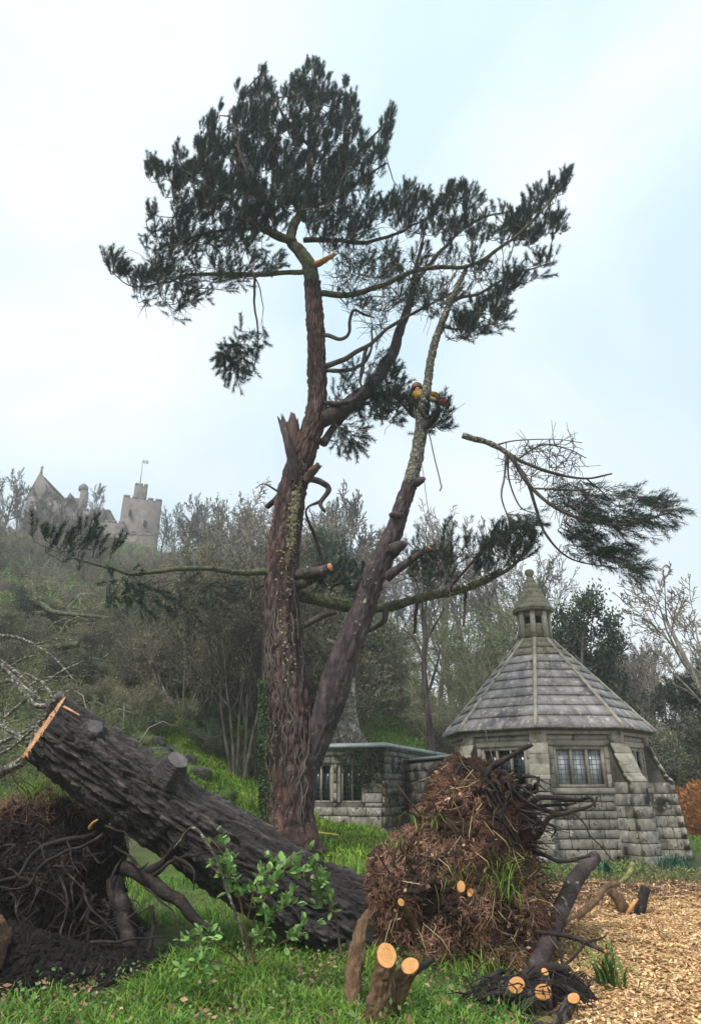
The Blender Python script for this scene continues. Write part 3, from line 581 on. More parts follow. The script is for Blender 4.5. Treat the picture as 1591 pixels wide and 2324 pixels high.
A2 = [(312, 362), (345, 372), (400, 405), (388, 335), (430, 365), (480, 400), (560, 440), (640, 470), (660, 520), (610, 540), (540, 550), (470, 560), (400, 560), (395, 470), (345, 420)]
A3 = [(330, 545), (350, 510), (400, 520), (480, 540), (580, 550), (650, 590), (600, 640), (520, 650), (450, 690), (400, 722), (370, 700), (310, 712), (300, 670), (330, 620)]
A4 = [(237, 600), (252, 590), (290, 635), (340, 640), (300, 665), (270, 648)]
A5 = [(328, 470), (345, 480), (352, 500), (330, 512), (318, 490)]
A6 = [(660, 470), (760, 480), (860, 450), (890, 480), (870, 520), (800, 560), (730, 580), (690, 520)]
B1 = [(860, 470), (930, 425), (945, 440), (990, 455), (1060, 428), (1075, 455), (1110, 475), (1165, 485), (1215, 430), (1262, 425), (1280, 398), (1298, 402), (1280, 440), (1235, 480), (1240, 500), (1298, 512), (1255, 548), (1200, 560), (1130, 560), (1060, 560), (980, 560), (900, 540)]
B2 = [(1210, 600), (1262, 582), (1225, 630), (1180, 648), (1165, 690), (1130, 740), (1110, 770), (1060, 778), (1010, 770), (1060, 720), (1120, 660), (1170, 620)]
B3 = [(860, 560), (1000, 570), (1110, 580), (1160, 610), (1080, 670), (1000, 720), (920, 720), (860, 650)]
B4 = [(780, 560), (900, 560), (920, 680), (860, 760), (780, 700), (750, 620)]
HG = [(556, 745), (605, 752), (590, 770), (565, 800), (556, 850), (498, 848), (492, 800), (530, 770)]
DM = [(770, 850), (860, 810), (900, 850), (930, 880), (915, 920), (860, 960), (790, 990), (750, 960)]
DL = [(760, 960), (830, 965), (815, 1020), (770, 1040), (755, 1000)]
cy = lambda c, k: (lambda q: 15 + (q[0] - c) * k)
tw, nd = crown(pine, SK, [(A1, 520, 15, 1.15, 1.3, 5, .02), (A2, 175, cy(640, .004), .8, .8, 5, .05), (A3, 130, cy(700, .002), .9, .25, 4, .18), (A4, 16, 14.2, .15, .5, 4, 0), (A5, 4, 14.2, .1, .8, 3, 0), (A6, 110, 15.2, .9, .6, 3, .3),
                          (B1, 205, 15.2, .9, .8, 4, .12), (B2, 66, 14.3, .6, .35, 4, .12), (B3, 190, 15, .9, .5, 2, .68), (B4, 190, 15.2, .7, .3, 2, .84), (HG, 40, 14.5, .25, -.5, 3, .1),
                          (DM, 70, 15.5, .5, .2, 3, .4), (DL, 26, 15.6, .3, -.4, 2, .3)], seed=5)
tag(tw.build('twigs', M['twig'], pine), kind='stuff'); tag(nd.build('crown', M['needles'], pine), kind='stuff')
tw, nd = crown(pine, [LP['low_left'][3:], LP['climb_twig'], LP['climb_stub'], LP['mossy'][4:], LP['mossy_side'], LP['stem_cut'], LP['stem_side'], LP['low_mid']],
    [([(60, 1225), (90, 1195), (140, 1230), (200, 1210), (260, 1235), (250, 1310), (180, 1295), (110, 1265)], 22, 13.3, .35, .7, 2, .05), ([(260, 1300), (600, 1305), (560, 1400), (340, 1390)], 60, 14.3, .6, -.2, 2, .7), ([(230, 1310), (340, 1310), (320, 1370), (240, 1350)], 12, 13.6, .3, -.3, 2, .1),
     ([(830, 905), (920, 880), (930, 935), (880, 965), (840, 955)], 40, 15.2, .3, .2, 3, .25), ([(975, 935), (1012, 915), (1022, 940), (1000, 980), (970, 975)], 26, 14.6, .2, .4, 2, .3),
     ([(1080, 1250), (1150, 1212), (1205, 1225), (1200, 1265), (1150, 1300), (1070, 1320)], 46, 14.7, .4, .5, 3, .15), ([(940, 1250), (1000, 1225), (1070, 1240), (1060, 1330), (960, 1335), (900, 1330)], 50, 14.9, .6, .4, 2, .45), ([(690, 1310), (800, 1290), (850, 1330), (800, 1370), (700, 1350)], 40, 15.3, .4, .3, 2, .5)], 'needles', seed=8)
tag(tw.build('twigs', M['twig'], pine), kind='stuff'); tag(nd.build('lower_needles', M['needles'], pine), kind='stuff')
ms = MB(); mq = catmull(LP['mossy'], 200); n = 2600; ii = NP.integers(25, 170, n); d = unit(NP.normal(size=(n, 3)) + [0, -.2, 1.0]); leaf_quads(ms, mq[ii] + d * .07, d + NP.normal(size=(n, 3)) * .5, .07, .025, NP.random(n)); tag(ms.build('moss', M['moss'], pine), kind='stuff')

# ------------------------------------------------------------------ the cut branch in the air beside the tree
fb0 = at(1050, 988, 13.0); fbr = empty('cut_branch', fb0); tag(fbr, 'sawn-off pine branch with green needles dropping through the air above the stone cottage', 'branch')
FB = [[(1050, 988, 14), (1075, 996, 14), (1100, 1002, 13), (1135, 1018, 12), (1165, 1040, 11)], [(1150, 1027, 9), (1190, 1050, 8), (1260, 1075, 7), (1330, 1086, 5, 13.2), (1388, 1075, 4, 13.3)],
      [(1160, 1036, 10), (1200, 1100, 9, 12.9), (1260, 1152, 8, 12.8), (1330, 1180, 7, 12.8), (1420, 1190, 5, 12.8), (1528, 1160, 3, 12.8)], [(1155, 1032, 10), (1195, 1090, 9, 13.2), (1215, 1150, 7, 13.3), (1238, 1212, 6, 13.3), (1295, 1268, 4, 13.3), (1400, 1290, 3, 13.3)],
      [(1148, 1030, 6), (1145, 1080, 5, 12.8), (1138, 1130, 4, 12.7), (1162, 1195, 2, 12.7)], [(1152, 1034, 6), (1155, 1090, 4, 13.1), (1180, 1150, 3, 13.2), (1215, 1165, 2, 13.2)], [(1205, 1108, 5, 12.9), (1300, 1112, 4, 12.7), (1345, 1110, 3, 12.7)],
      [(1170, 1045, 5), (1230, 1010, 4, 13.2), (1290, 1020, 3, 13.3), (1330, 1040, 2, 13.3)], [(1330, 1086, 4, 13.2), (1370, 1120, 3, 13.3), (1400, 1150, 2, 13.3)], [(1120, 1012, 5), (1170, 1000, 3, 13.3), (1260, 997, 2, 13.4), (1320, 1005, 2, 13.4)]]
fs = []
for k, l in enumerate(FB):
    P, W = path_px(l, 13.0); fs.append(P); Q = catmull(np.column_stack([P, W]), len(P) * 6); b_ = MB(); b_.tube(Q[:, :3], np.maximum(Q[:, 3] * (1 + .12 * fbm(Q[:, :3], 9, 2)), .006), 10 if k == 0 else 7)
    o = b_.build('stem' if k == 0 else 'side_branch', M['bark_lichen' if k == 0 else 'twig'], fbr, True)
    if k == 0: c = MB(); d = unit(P[0] - P[1]); c.tube([P[0], P[0] + d * .012], [W[0] * .95] * 2, 10); child(c, 'cut_face', M['wood'], o, fb0)
tw, nd = crown(fbr, fs[1:], [([(1360, 1120), (1400, 1095), (1425, 1120), (1470, 1130), (1528, 1158), (1440, 1228), (1420, 1215), (1360, 1200), (1270, 1190), (1290, 1150)], 48, 12.9, .4, -.1, 5, .05), ([(1235, 1190), (1330, 1195), (1420, 1215), (1400, 1250), (1442, 1285), (1430, 1305), (1380, 1300), (1300, 1275)], 38, 13.2, .35, -.2, 5, .05),
     ([(1230, 1110), (1330, 1090), (1400, 1120), (1330, 1170), (1240, 1160)], 60, 13, .4, 0, 2, .6), ([(1130, 1020), (1300, 1000), (1330, 1060), (1180, 1110)], 60, 13.1, .3, .2, 1, 1.0), ([(1145, 1165), (1195, 1170), (1195, 1205), (1150, 1195)], 14, 12.8, .1, -.2, 3, .1)], wind=(.9, -.1, -.1), seed=12, L=.3, nn=42)
tag(tw.build('twigs', M['twig'], fbr), kind='stuff'); tag(nd.build('needles', M['needles'], fbr), kind='stuff')

# ------------------------------------------------------------------ the climber, his saw and ropes
def skin(name, J, edges, mat_, parent, org, sub=2):
    me = bpy.data.meshes.new(name); me.from_pydata([tuple(np.array(j[0]) - org) for j in J], edges, []); o = bpy.data.objects.new(name, me); COL.objects.link(o); o.parent = parent; me.materials.append(mat_)
    o.modifiers.new('skin', 'SKIN'); sv = me.skin_vertices[0].data
    for k, j in enumerate(J): sv[k].radius = (j[1], j[1]); sv[k].use_root = k == 0
    o.modifiers['skin'].use_smooth_shade = True
    s = o.modifiers.new('sub', 'SUBSURF'); s.levels = sub; s.render_levels = sub
    return o
py = 15.12; cl0 = at(944, 940, py); person = empty('person', cl0); tag(person, 'tree climber in mustard jacket, dark trousers and helmet roped to the leaning pine stem', 'person')
hip, chest, neck, head = at(938, 923, py), at(951, 899, py - .12), at(950, 888, py - .1), at(946, 883, py - .02)
shL, shR = at(946, 897, py - .22), at(966, 896, py + .1); elL, hdL = at(968, 900, py - .42), at(996, 915, py - .42); elR, hdR = at(990, 895, py - .02), at(1003, 914, py - .22)
hiL, hiR = at(934, 924, py - .10), at(945, 926, py + .08); knL, ftL = at(948, 946, py - .36), at(957, 975, py - .12); knR, ftR = at(964, 945, py + .18), at(963, 979, py - .12)
toL, toR = ftL + np.array([.12, -.1, -.02]), ftR + np.array([.14, .02, -.02])
J = [(hip, .15), (chest, .17), (neck, .07), (head, .10), (shL, .085), (elL, .05), (hdL, .036), (shR, .085), (elR, .05), (hdR, .036), (hiL, .11), (knL, .075), (ftL, .05), (toL, .04), (hiR, .11), (knR, .075), (ftR, .05), (toR, .04)]
skin('body', J, [(0, 1), (1, 2), (2, 3), (1, 4), (4, 5), (5, 6), (1, 7), (7, 8), (8, 9), (0, 10), (10, 11), (11, 12), (12, 13), (0, 14), (14, 15), (15, 16), (16, 17)], M['trousers'], person, cl0)
mid = hip * .45 + chest * .55; skin('jacket', [(mid, .21), (chest, .225), (neck * .8 + chest * .2, .10), (shL, .105), (elL, .075), (elL * .25 + hdL * .75, .06), (shR, .105), (elR, .078), (elR * .25 + hdR * .75, .06)], [(0, 1), (1, 2), (1, 3), (3, 4), (4, 5), (1, 6), (6, 7), (7, 8)], M['jacket'], person, cl0)
def dome(c, r, z0=-.25):
    mb = MB(); n = 20; V = []
    for a in np.linspace(0, math.acos(z0), 9):
        for b in range(n): V.append(c + r * np.array([math.sin(a) * math.cos(b * 2 * math.pi / n), 1.15 * math.sin(a) * math.sin(b * 2 * math.pi / n), math.cos(a)]))
    i, j = np.meshgrid(np.arange(8), np.arange(n), indexing='ij'); a = (i * n + j).ravel(); b = (i * n + (j + 1) % n).ravel(); mb.add(V, np.stack([a, b, b + n, a + n], -1)); return mb
dome(head + [0, 0, .03], .145).build('helmet', M['helmet'], person, True)
fa = MB(); fa.tube([head + [0, -.085, -.03], head + [0, -.11, -.07], head + [0, -.10, -.12]], [.05, .06, .04], 10); fa.build('face', M['skin'], person, True)
for c, e in ((hdL, elL), (hdR, elR)):
    d = unit(c - e); gl = MB(); gl.tube([c - d * .03, c + d * .03, c + d * .08], [.04, .048, .036], 8)
    for f in range(5):
        s = np.cross(d, (0, 0, 1)) * (f - 2) * .017; gl.tube([c + d * .06 + s, c + d * .12 + s + [0, 0, -.01], c + d * .14 + s + [0, 0, -.045]], [.010, .010, .008], 5)
    gl.build('glove', M['black'], person, True)
hb = MB(); hx = np.array([math.cos(.4), math.sin(.4), 0]); hb.tube([hip + .19 * np.array([math.cos(a), math.sin(a), .2 * math.cos(a)]) for a in np.linspace(0, 2 * math.pi, 17)], [.022] * 17, 6, False); hb.build('harness', M['black'], person)
hv = MB(); hv.box(at(950, 936, py - .42), (.035, 0, .02), (0, .015, 0), (-.02, 0, .075)); hv.build('hi_vis_tag', M['hivis'], person)
sw = empty('chainsaw', at(1003, 912, py - .3)); tag(sw, 'small red chainsaw held in the tree climber\'s gloved hand', 'chainsaw'); s0 = at(1004, 912, py - .3)
c = MB(); c.box(s0, (.11, .02, -.02), (0, .06, 0), (.01, 0, .06)); c.box(s0 + [-.04, 0, .07], (.05, 0, 0), (0, .05, 0), (0, 0, .02)); c.build('casing', M['saw_red'], sw)
c = MB(); c.tube([s0 + [-.1, 0, .02], s0 + [-.06, 0, .11], s0 + [.06, 0, .11], s0 + [.1, 0, .02]], [.013] * 4, 6); c.build('handle', M['black'], sw)
c = MB(); c.box(s0 + [.12, -.25, -.07], (.01, -.2, -.05), (.006, 0, 0), (0, -.012, .045)); c.build('bar', M['lead'], sw)
def rope(lst, Y, r, label):
    P, _ = path_px([(x, y, 1) if len(t) == 2 else (x, y, 1, t[2]) for t in lst for x, y in [t[:2]]], Y); Q = catmull(P, len(P) * 8); b_ = MB(); b_.tube(Q, [r] * len(Q), 6); tag(b_.build('climbing_rope', M['rope'], None), label, 'rope')
rope([(968, 975), (975, 990), (986, 1040), (996, 1080), (1000, 1098), (1002, 1104), (998, 1114)], 14.5, .016, 'loose rope end hanging in the air below the tree climber')
ge_ = at(1165, 1900, 14.2)
rope([(938, 912, 14.8), (944, 960, 14.6), (962, 1085, 14.55), (966, 1120, 14.5), (976, 1175, 14.5), (1012, 1310, 14.4), (1100, 1655, 14.3), (1165, 1905, 14.2)], 14.5, .008, 'taut climbing rope running from the climber down beside the leaning stem')
# ------------------------------------------------------------------ stone blocks shared by the walls
M['lead_dark'] = plain('lead_cames', (.10, .105, .115))
def block_mesh(seed):
    rng = random.Random(seed); mb = MB(); e = .03; v = []
    for s in (-1, 1):                     # front (y = -1) face is inset a little so the arrises look worn
        for (a, b) in ((-1, -1), (1, -1), (1, 1), (-1, 1)):
            v.append((a, s, b))
    mb_v = []; j = lambda k: rng.uniform(-k, k)
    for (a, b) in ((-1, -1), (1, -1), (1, 1), (-1, 1)): mb_v.append((a + j(.012), 1, b + j(.02)))
    for (a, b) in ((-1, -1), (1, -1), (1, 1), (-1, 1)): mb_v.append((a + j(.012), -.72, b + j(.02)))
    for (a, b) in ((-1, -1), (1, -1), (1, 1), (-1, 1)): mb_v.append((a * (1 - e) + j(.02), -1 + j(.10), b * (1 - e * 1.6) + j(.02)))
    mb_v.append((j(.4), -1.04 + j(.14), j(.4)))
    q = [[k, (k + 1) % 4, 4 + (k + 1) % 4, 4 + k] for k in range(4)] + [[4 + k, 4 + (k + 1) % 4, 8 + (k + 1) % 4, 8 + k] for k in range(4)]
    mb.add(mb_v, q, [[8 + k, 8 + (k + 1) % 4, 12] for k in range(4)], [[3, 2, 1, 0]]); return mb.mesh('stone_block')
BLK = [block_mesh(k) for k in range(8)]
for b in BLK: b.materials.append(M['stone'])
BLKR = [block_mesh(k + 40) for k in range(4)]
for b in BLKR: b.materials.append(M['rock'])
BLKD = [block_mesh(k + 20) for k in range(3)]
for b in BLKD: b.materials.append(M['stone_dressed'])
def block(parent, org, c, u, n, hw, hd, hh, name='stone_block', dressed=False, tilt=0.0):
    """a stone with half sizes hw (along u), hd (along normal n), hh (up), outer face along n"""
    o = bpy.data.objects.new(name, R.choice(BLKD if dressed else BLK)); COL.objects.link(o); o.parent = parent
    z = np.cross(u, -np.asarray(n)); m = Matrix.Identity(4); c = np.asarray(c) - org
    for r_ in range(3): m[r_][0] = u[r_] * hw; m[r_][1] = -n[r_] * hd; m[r_][2] = z[r_] * hh; m[r_][3] = c[r_]
    o.matrix_local = m; return o
def courses(parent, org, p0, u, n, L, zs, holes, rng, wmin=.28, wmax=.62, dep=.07, gap=.009, proud=.0, quoin=True):
    """random-width stones laid course by course on a wall face, leaving the holes free"""
    for k in range(len(zs) - 1):
        z0, z1 = zs[k], zs[k + 1]; zm = (z0 + z1) / 2; free = [(0, L)]
        for (a, b, h0, h1) in holes:
            if h0 - .01 < zm < h1 + .01:
                nf = []
                for (s, e) in free:
                    if b <= s or a >= e: nf.append((s, e))
                    else:
                        if a - s > .03: nf.append((s, a))
                        if e - b > .03: nf.append((b, e))
                free = nf
        for (s, e) in free:
            x = s
            while x < e - 1e-6:
                w = rng.uniform(wmin, wmax)
                if e - x - w < wmin * .7: w = e - x
                d = dep + rng.uniform(-.010, .012)
                c = p0 + u * (x + w / 2) + n * (proud - dep + d) + np.array([0, 0, zm])
                block(parent, org, c, u, n, w / 2 - gap, dep, (z1 - z0) / 2 - gap); x += w
UP = np.array([0, 0, 1.0])
def pane_window(thing, org, c, u, n, w, h, lights, glassm, frame_w=.075, mull=.055, depth_=.16, lattice=True):
    """mullioned window: c is the middle of the opening on the wall face"""
    fr = MB(); a = w / 2; b = h / 2; off = -n * .07
    for s in (-1, 1): fr.box(c + u * s * (a - frame_w / 2) + off, u * frame_w / 2, n * .05, UP * b)
    for s in (-1, 1): fr.box(c + UP * s * (b - frame_w / 2) + off, u * (a - frame_w), n * .048, UP * frame_w / 2)
    f = fr.build('window', M['stone_dressed'], thing)
    iw = w - 2 * frame_w; lw = (iw - mull * (lights - 1)) / lights
    for k in range(lights - 1):
        m_ = MB(); x = -iw / 2 + lw * (k + 1) + mull * (k + .5); cc = c + u * x + off
        m_.box(cc, u * mull / 2, n * .035, UP * (b - frame_w)); m_.box(cc + n * .04, u * mull * .28, n * .02, UP * (b - frame_w)); child(m_, 'mullion', M['stone_dressed'], f, org)
    for k in range(lights):
        x = -iw / 2 + lw * (k + .5) + mull * k; p = MB(); cc = c + u * x - n * (depth_ - .03); p.box(cc, u * (lw / 2 + .01), n * .006, UP * (b - frame_w + .005)); child(p, 'pane', glassm, f, org)
        if lattice:
            l = MB(); nh = max(3, int((h - .1) / .115)); 
            for q in range(1, nh): l.box(cc + n * .010 + UP * (-(b - frame_w) + 2 * (b - frame_w) * q / nh), u * (lw / 2), n * .004, UP * .0035)
            for q in (1, 2): l.box(cc + n * .010 + u * (lw * (q / 3 - .5)), u * .0035, n * .005, UP * (b - frame_w))
            child(l, 'lead_lattice', M['lead_dark'], f, org)
    return f

# ------------------------------------------------------------------ the eight-sided stone cottage
CX, CY, PH, RE, ZE = 5.34, 20.3, math.radians(-108.6), 2.81, 2.98
corg = np.array([CX, CY, 0.0]); cot = empty('stone_cottage', corg); tag(cot, 'eight-sided grey granite cottage with slab roof, stone lantern, buttresses and mullioned windows', 'cottage')
RW = 2.55; AP = RW * math.cos(math.pi / 8); FL = 2 * RW * math.sin(math.pi / 8)
cpt = lambda k, r, z: corg + np.array([r * math.cos(PH + k * math.pi / 4), r * math.sin(PH + k * math.pi / 4), z])
def prism(mb, n, rings, ph=PH, c=corg, step=None):
    V = []; step = step or 2 * math.pi / n
    for (r, z) in rings:
        for k in range(n): V.append(c + np.array([r * math.cos(ph + k * step), r * math.sin(ph + k * step), z]))
    m = len(rings); i, j = np.meshgrid(np.arange(m - 1), np.arange(n), indexing='ij'); a = (i * n + j).ravel(); b = (i * n + (j + 1) % n).ravel()
    mb.add(V, np.stack([a, b, b + n, a + n], -1), [list(range(n))[::-1]], [[(m - 1) * n + k for k in range(n)]])
core = MB(); prism(core, 8, [(RW - .30, -.3), (RW - .30, ZE - .02)]); core.build('inner_wall', M['dark'], cot)
WZ0, WZ1 = 1.62, 2.56
zc = [-.25, .04, .30, .52, .72, .94, 1.12, 1.31, 1.48]
for k in range(8):
    p0, p1 = cpt(k - 1, RW, 0), cpt(k, RW, 0); u = unit(p1 - p0); n = np.array([u[1], -u[0], 0]); mid = (p0 + p1) / 2; n = n if n.dot(mid - corg) > 0 else -n
    if n.dot(mid - corg) <= 0: n = -n
    vis = k in (0, 1, 2, 7); L = float(np.linalg.norm(p1 - p0)); ww = 1.26; wx0, wx1 = (L - ww) / 2, (L + ww) / 2
    wl = MB(); pn = lambda x0, x1, z0, z1: wl.box(p0 + u * (x0 + x1) / 2 - n * .145 + UP * (z0 + z1) / 2, u * (x1 - x0) / 2, n * .12, UP * (z1 - z0) / 2)
    if vis:
        pn(0, wx0, -.3, ZE - .05); pn(wx1, L, -.3, ZE - .05); pn(wx0, wx1, -.3, WZ0); pn(wx0, wx1, WZ1, ZE - .05)
    else: pn(0, L, -.3, ZE - .05)
    w_ = wl.build('wall', M['mortar'] if vis else M['stone'], cot)
    if not vis: continue
    rng = random.Random(50 + k); courses(w_, corg, p0, u, n, L, zc, [], rng, .18, .52)
    # dressed work round the window: sill, jambs, lintel, frieze, cornice beam
    block(w_, corg, p0 + u * L / 2 + n * .012 + UP * 1.55, u, n, ww / 2 + .22, .10, .068, 'sill', True)
    for s, x in ((-1, wx0), (1, wx1)):
        for (z0, z1, ex) in ((WZ0, 1.93, .20), (1.93, 2.27, .13), (2.27, WZ1, .20)):
            block(w_, corg, p0 + u * (x + s * ex / 2) - n * .062 + UP * (z0 + z1) / 2, u, n, ex / 2 - .004, .075, (z1 - z0) / 2 - .004, 'jamb_stone', True)
    courses(w_, corg, p0, u, n, L, [1.48, 1.62, 1.93, 2.27, 2.56], [(wx0 - .205, wx1 + .205, 1.4, 2.7)], rng, .2, .5)
    block(w_, corg, p0 + u * L / 2 - n * .055 + UP * 2.635, u, n, L / 2 - .18, .075, .068, 'lintel', True)
    for x0, x1 in ((.0, .45), (.455, .999)): block(w_, corg, p0 + u * L * (x0 + x1) / 2 - n * .085 + UP * 2.765, u, n, L * (x1 - x0) / 2 - .004, .07, .058, 'frieze_stone', True)
    block(w_, corg, p0 + u * L / 2 + n * .0 + UP * 2.885, u, n, L / 2 - .01, .09, .055, 'cornice_stone', True)
    pane_window(cot, corg, p0 + u * L / 2 + UP * (WZ0 + WZ1) / 2, u, n, ww, WZ1 - WZ0, 3, M['glass'] if k == 1 else M['glass_dark'])
# buttresses on the corners: courses of block, each weathering slope a sloped slab
def buttress(k, prof, half=.235):
    d = unit(cpt(k, 1, 0) - corg); s = np.array([-d[1], d[0], 0]); c0 = cpt(k, RW - .16, 0)
    bt = MB(); pts = [(0, prof[0][1])] + prof + [(0, prof[-1][1])]; V = [c0 + d * max(0, a - .02) + UP * z + s * t * (half - .02) for t in (-1, 1) for (a, z) in pts]; m = len(pts)
    bt.add(V, [[j, (j + 1) % m, m + (j + 1) % m, m + j] for j in range(m)]); 
    for t in (0, m): bt.add(V[t:t + m], [[0, j, j + 1] for j in range(1, m - 1)] if t else [[0, j + 1, j] for j in range(1, m - 1)])
    b = bt.build('buttress', M['mortar'], cot); rng = random.Random(90 + k)
    for j in range(len(prof) - 1):
        (a0, z0), (a1, z1) = prof[j], prof[j + 1]
        if abs(a1 - a0) < .12 * abs(z1 - z0):                                     # upright part: courses of stones, front and sides
            n_ = max(1, round((z1 - z0) / .27))
            for q in range(n_):
                f0, f1 = q / n_, (q + 1) / n_; za, zb = z0 + (z1 - z0) * f0, z0 + (z1 - z0) * f1; ar = a0 + (a1 - a0) * (f0 + f1) / 2; h = (zb - za) / 2 - .008; zm = (za + zb) / 2
                cut = rng.choice([None, None, .35, .6])
                spans = [(-1, 1)] if cut is None else [(-1, cut * 2 - 1), (cut * 2 - 1, 1)]
                for (x0, x1) in spans: block(b, corg, c0 + d * (ar - .06) + s * half * (x0 + x1) / 2 + UP * zm, s, d, half * (x1 - x0) / 2 - .006, .065 + rng.uniform(0, .012), h)
                for t in (-1, 1):
                    x = 0
                    while x < ar - .14:
                        w = min(rng.uniform(.2, .4), ar - .13 - x); w = ar - .13 - x if ar - .13 - x - w < .12 else w
                        block(b, corg, c0 + d * (x + w / 2) + s * t * (half - .055) + UP * zm, d * t, s * t, w / 2 - .005, .06 + rng.uniform(0, .010), h); x += w
        else:                                                                       # weathering: two or three sloped slabs
            sl = unit(np.array([a1 - a0, z1 - z0])); ln = math.hypot(a1 - a0, z1 - z0); n_ = max(2, round(ln / .27)); along = d * sl[0] + UP * sl[1]; nn = unit(np.cross(s, along)); nn = nn if nn[2] > 0 else -nn
            for q in range(n_):
                fm = (q + .5) / n_; c = c0 + d * (a0 + (a1 - a0) * fm) + UP * (z0 + (z1 - z0) * fm) - nn * (.02 + .012 * (q % 2)); block(b, corg, c, s, nn, half + .03, .05, ln / n_ / 2 + .006, 'weathering_slab', True)
for k in (0, 1, 2, -1):
    buttress(k, [(.86, -.3), (.80, .45), (.66, 1.75), (.50, 1.95), (.22, 2.62)] if k != 0 else [(.72, -.3), (.66, .45), (.56, 1.80), (.46, 1.9), (.26, 2.62)], .25 if k else .2)
    d = unit(cpt(k, 1, 0) - corg); s = np.array([-d[1], d[0], 0]); block(cot, corg, cpt(k, RW - .08, 2.78), s, d, .2, .13, .17, 'corner_stone', True)
# roof
RT, ZT = .46, 5.52; NC = 10; rf = MB(); prism(rf, 8, [(RE - .12, ZE - .06), (RE - .06, ZE - .02), (RT - .03, ZT - .03)]); roof = rf.build('roof', M['mortar'], cot)
tz = np.linspace(0, 1, NC + 1) ** .92
for k in range(8):
    vis = k in (0, 1, 2, 3, 7); e = lambda a, t, f=0: cpt(a, RE + (RT - RE) * t, ZE + (ZT - ZE) * t)
    nrm = unit(np.cross(e(k, 0) - e(k - 1, 0), e(k, 1) - e(k, 0))); nrm = nrm if nrm[2] > 0 else -nrm; rng = random.Random(k)
    for c in range(NC):
        t0, t1 = tz[c] - (.006 if c else .012), min(1, tz[c + 1] + .01); a0, b0, a1, b1 = e(k - 1, t0), e(k, t0), e(k - 1, t1), e(k, t1)
        m = max(1, round(np.linalg.norm(b0 - a0) / .46)) if vis else 1; cuts = [0] + sorted((q + rng.uniform(-.18, .18)) / m for q in range(1, m)) + [1]
        for q in range(len(cuts) - 1):
            f0, f1 = cuts[q] + .0006, cuts[q + 1] - .0006; h = .058 + rng.uniform(-.006, .006); sk = rng.uniform(-.004, .004)
            lo = [a0 + (b0 - a0) * f for f in (f0, f1)]; hi = [a1 + (b1 - a1) * f for f in (f0, f1)]
            v = [lo[0] + nrm * .008, lo[1] + nrm * .008, hi[1], hi[0], lo[0] + nrm * (h + sk), lo[1] + nrm * h, hi[1] + nrm * .014, hi[0] + nrm * .014]
            s_ = MB(); s_.add(v, [[3, 2, 1, 0], [4, 5, 6, 7], [0, 1, 5, 4], [1, 2, 6, 5], [2, 3, 7, 6], [3, 0, 4, 7]]); child(s_, 'roof_slab', M['slate'] if c < NC - 2 else M['moss_stone'], roof, corg)
    hp = MB(); P = [e(k, t) + UP * .045 for t in np.linspace(-.012, 1, 14)]; hp.tube(P, [.05 + .008 * math.sin(q * 2.1) for q in range(14)], 7); child(hp, 'hip_roll', M['stone_dressed'], roof, corg, True)
# lantern
lt = MB(); prism(lt, 8, [(.53, ZT - .08), (.53, ZT + .02), (.48, ZT + .07), (.46, ZT + .07)]); lan = lt.build('lantern', M['moss_stone'], cot)
lc = MB(); prism(lc, 8, [(.31, ZT), (.31, 6.42)]); child(lc, 'lantern_shade_core', M['dark'], lan, corg)  # solid near-black core, painted shade inside the lantern openings
for k in range(8):
    p = MB(); a, b = cpt(k - 1, .45, 0), cpt(k, .45, 0); u = unit(b - a); n = unit((a + b) / 2 - corg); L = np.linalg.norm(b - a); c = (a + b) / 2
    p.box(c - n * .06 + UP * (ZT + .27), u * L / 2 * .92, n * .05, UP * .22); child(p, 'lantern_panel', M['moss_stone'], lan, corg)
    p = MB(); p.box(c - n * .06 + UP * (ZT + .79), u * L / 2 * .92, n * .05, UP * .09); child(p, 'lantern_lintel', M['moss_stone'], lan, corg)
    p = MB(); d = unit(b - corg); s = np.array([-d[1], d[0], 0]); p.box(cpt(k, .435, ZT + .46), s * .068, d * .045, UP * .42); child(p, 'lantern_post', M['stone_dressed'], lan, corg)
prof = [(.58, 6.40), (.59, 6.46), (.49, 6.60), (.40, 6.77), (.31, 6.95), (.225, 7.12), (.155, 7.29), (.09, 7.46)]
for q in range(len(prof) - 1):
    (r0, z0), (r1, z1) = prof[q], prof[q + 1]; s_ = MB(); prism(s_, 8 if q < 5 else 12, [(r0 - .05, z0 - .02), (r0 + .012, z0 - .015), (r0 + .012, z0 + .02), (r1 + .004, z1 + .01)]); child(s_, 'spire_course', M['moss_stone'], lan, corg)
s_ = MB(); V = [(0.02, 7.42), (.10, 7.45), (.09, 7.5), (.13, 7.56), (.145, 7.62), (.11, 7.69), (.03, 7.72)]; prism(s_, 14, V); child(s_, 'ball_finial', M['moss_stone'], lan, corg, True)

# ------------------------------------------------------------------ the low flat-roofed outhouse behind
hz = .30; K = np.array([.92, 22.0, 0]); ul, ur = unit(np.array([-.93, .36, 0])), unit(np.array([.36, .93, 0])); nl, nr = -ur, -ul; HH = 2.80
hut = empty('outhouse', (K[0], K[1], hz)); horg = np.array([K[0], K[1], hz]); tag(hut, 'low flat-roofed granite outhouse with narrow leaded windows behind the pine trunk', 'outhouse')
LL, LR = 3.6, 7.2; wins = [(.62, 1.30), (1.62, 2.30)]; z0w, z1w = 1.22, 2.30
wl = MB()
def hp_(x0, x1, z0, z1, u=ul, n=nl): wl.box(K + u * (x0 + x1) / 2 - n * .16 + UP * (z0 + z1) / 2, u * (x1 - x0) / 2, n * .12, UP * (z1 - z0) / 2)
xs = [0.04] + [t for w in wins for t in w] + [LL]
for k in range(0, len(xs), 2): hp_(xs[k], xs[k + 1], -.2, HH)
for (a, b) in wins: hp_(a, b, -.2, z0w); hp_(a, b, z1w, HH)
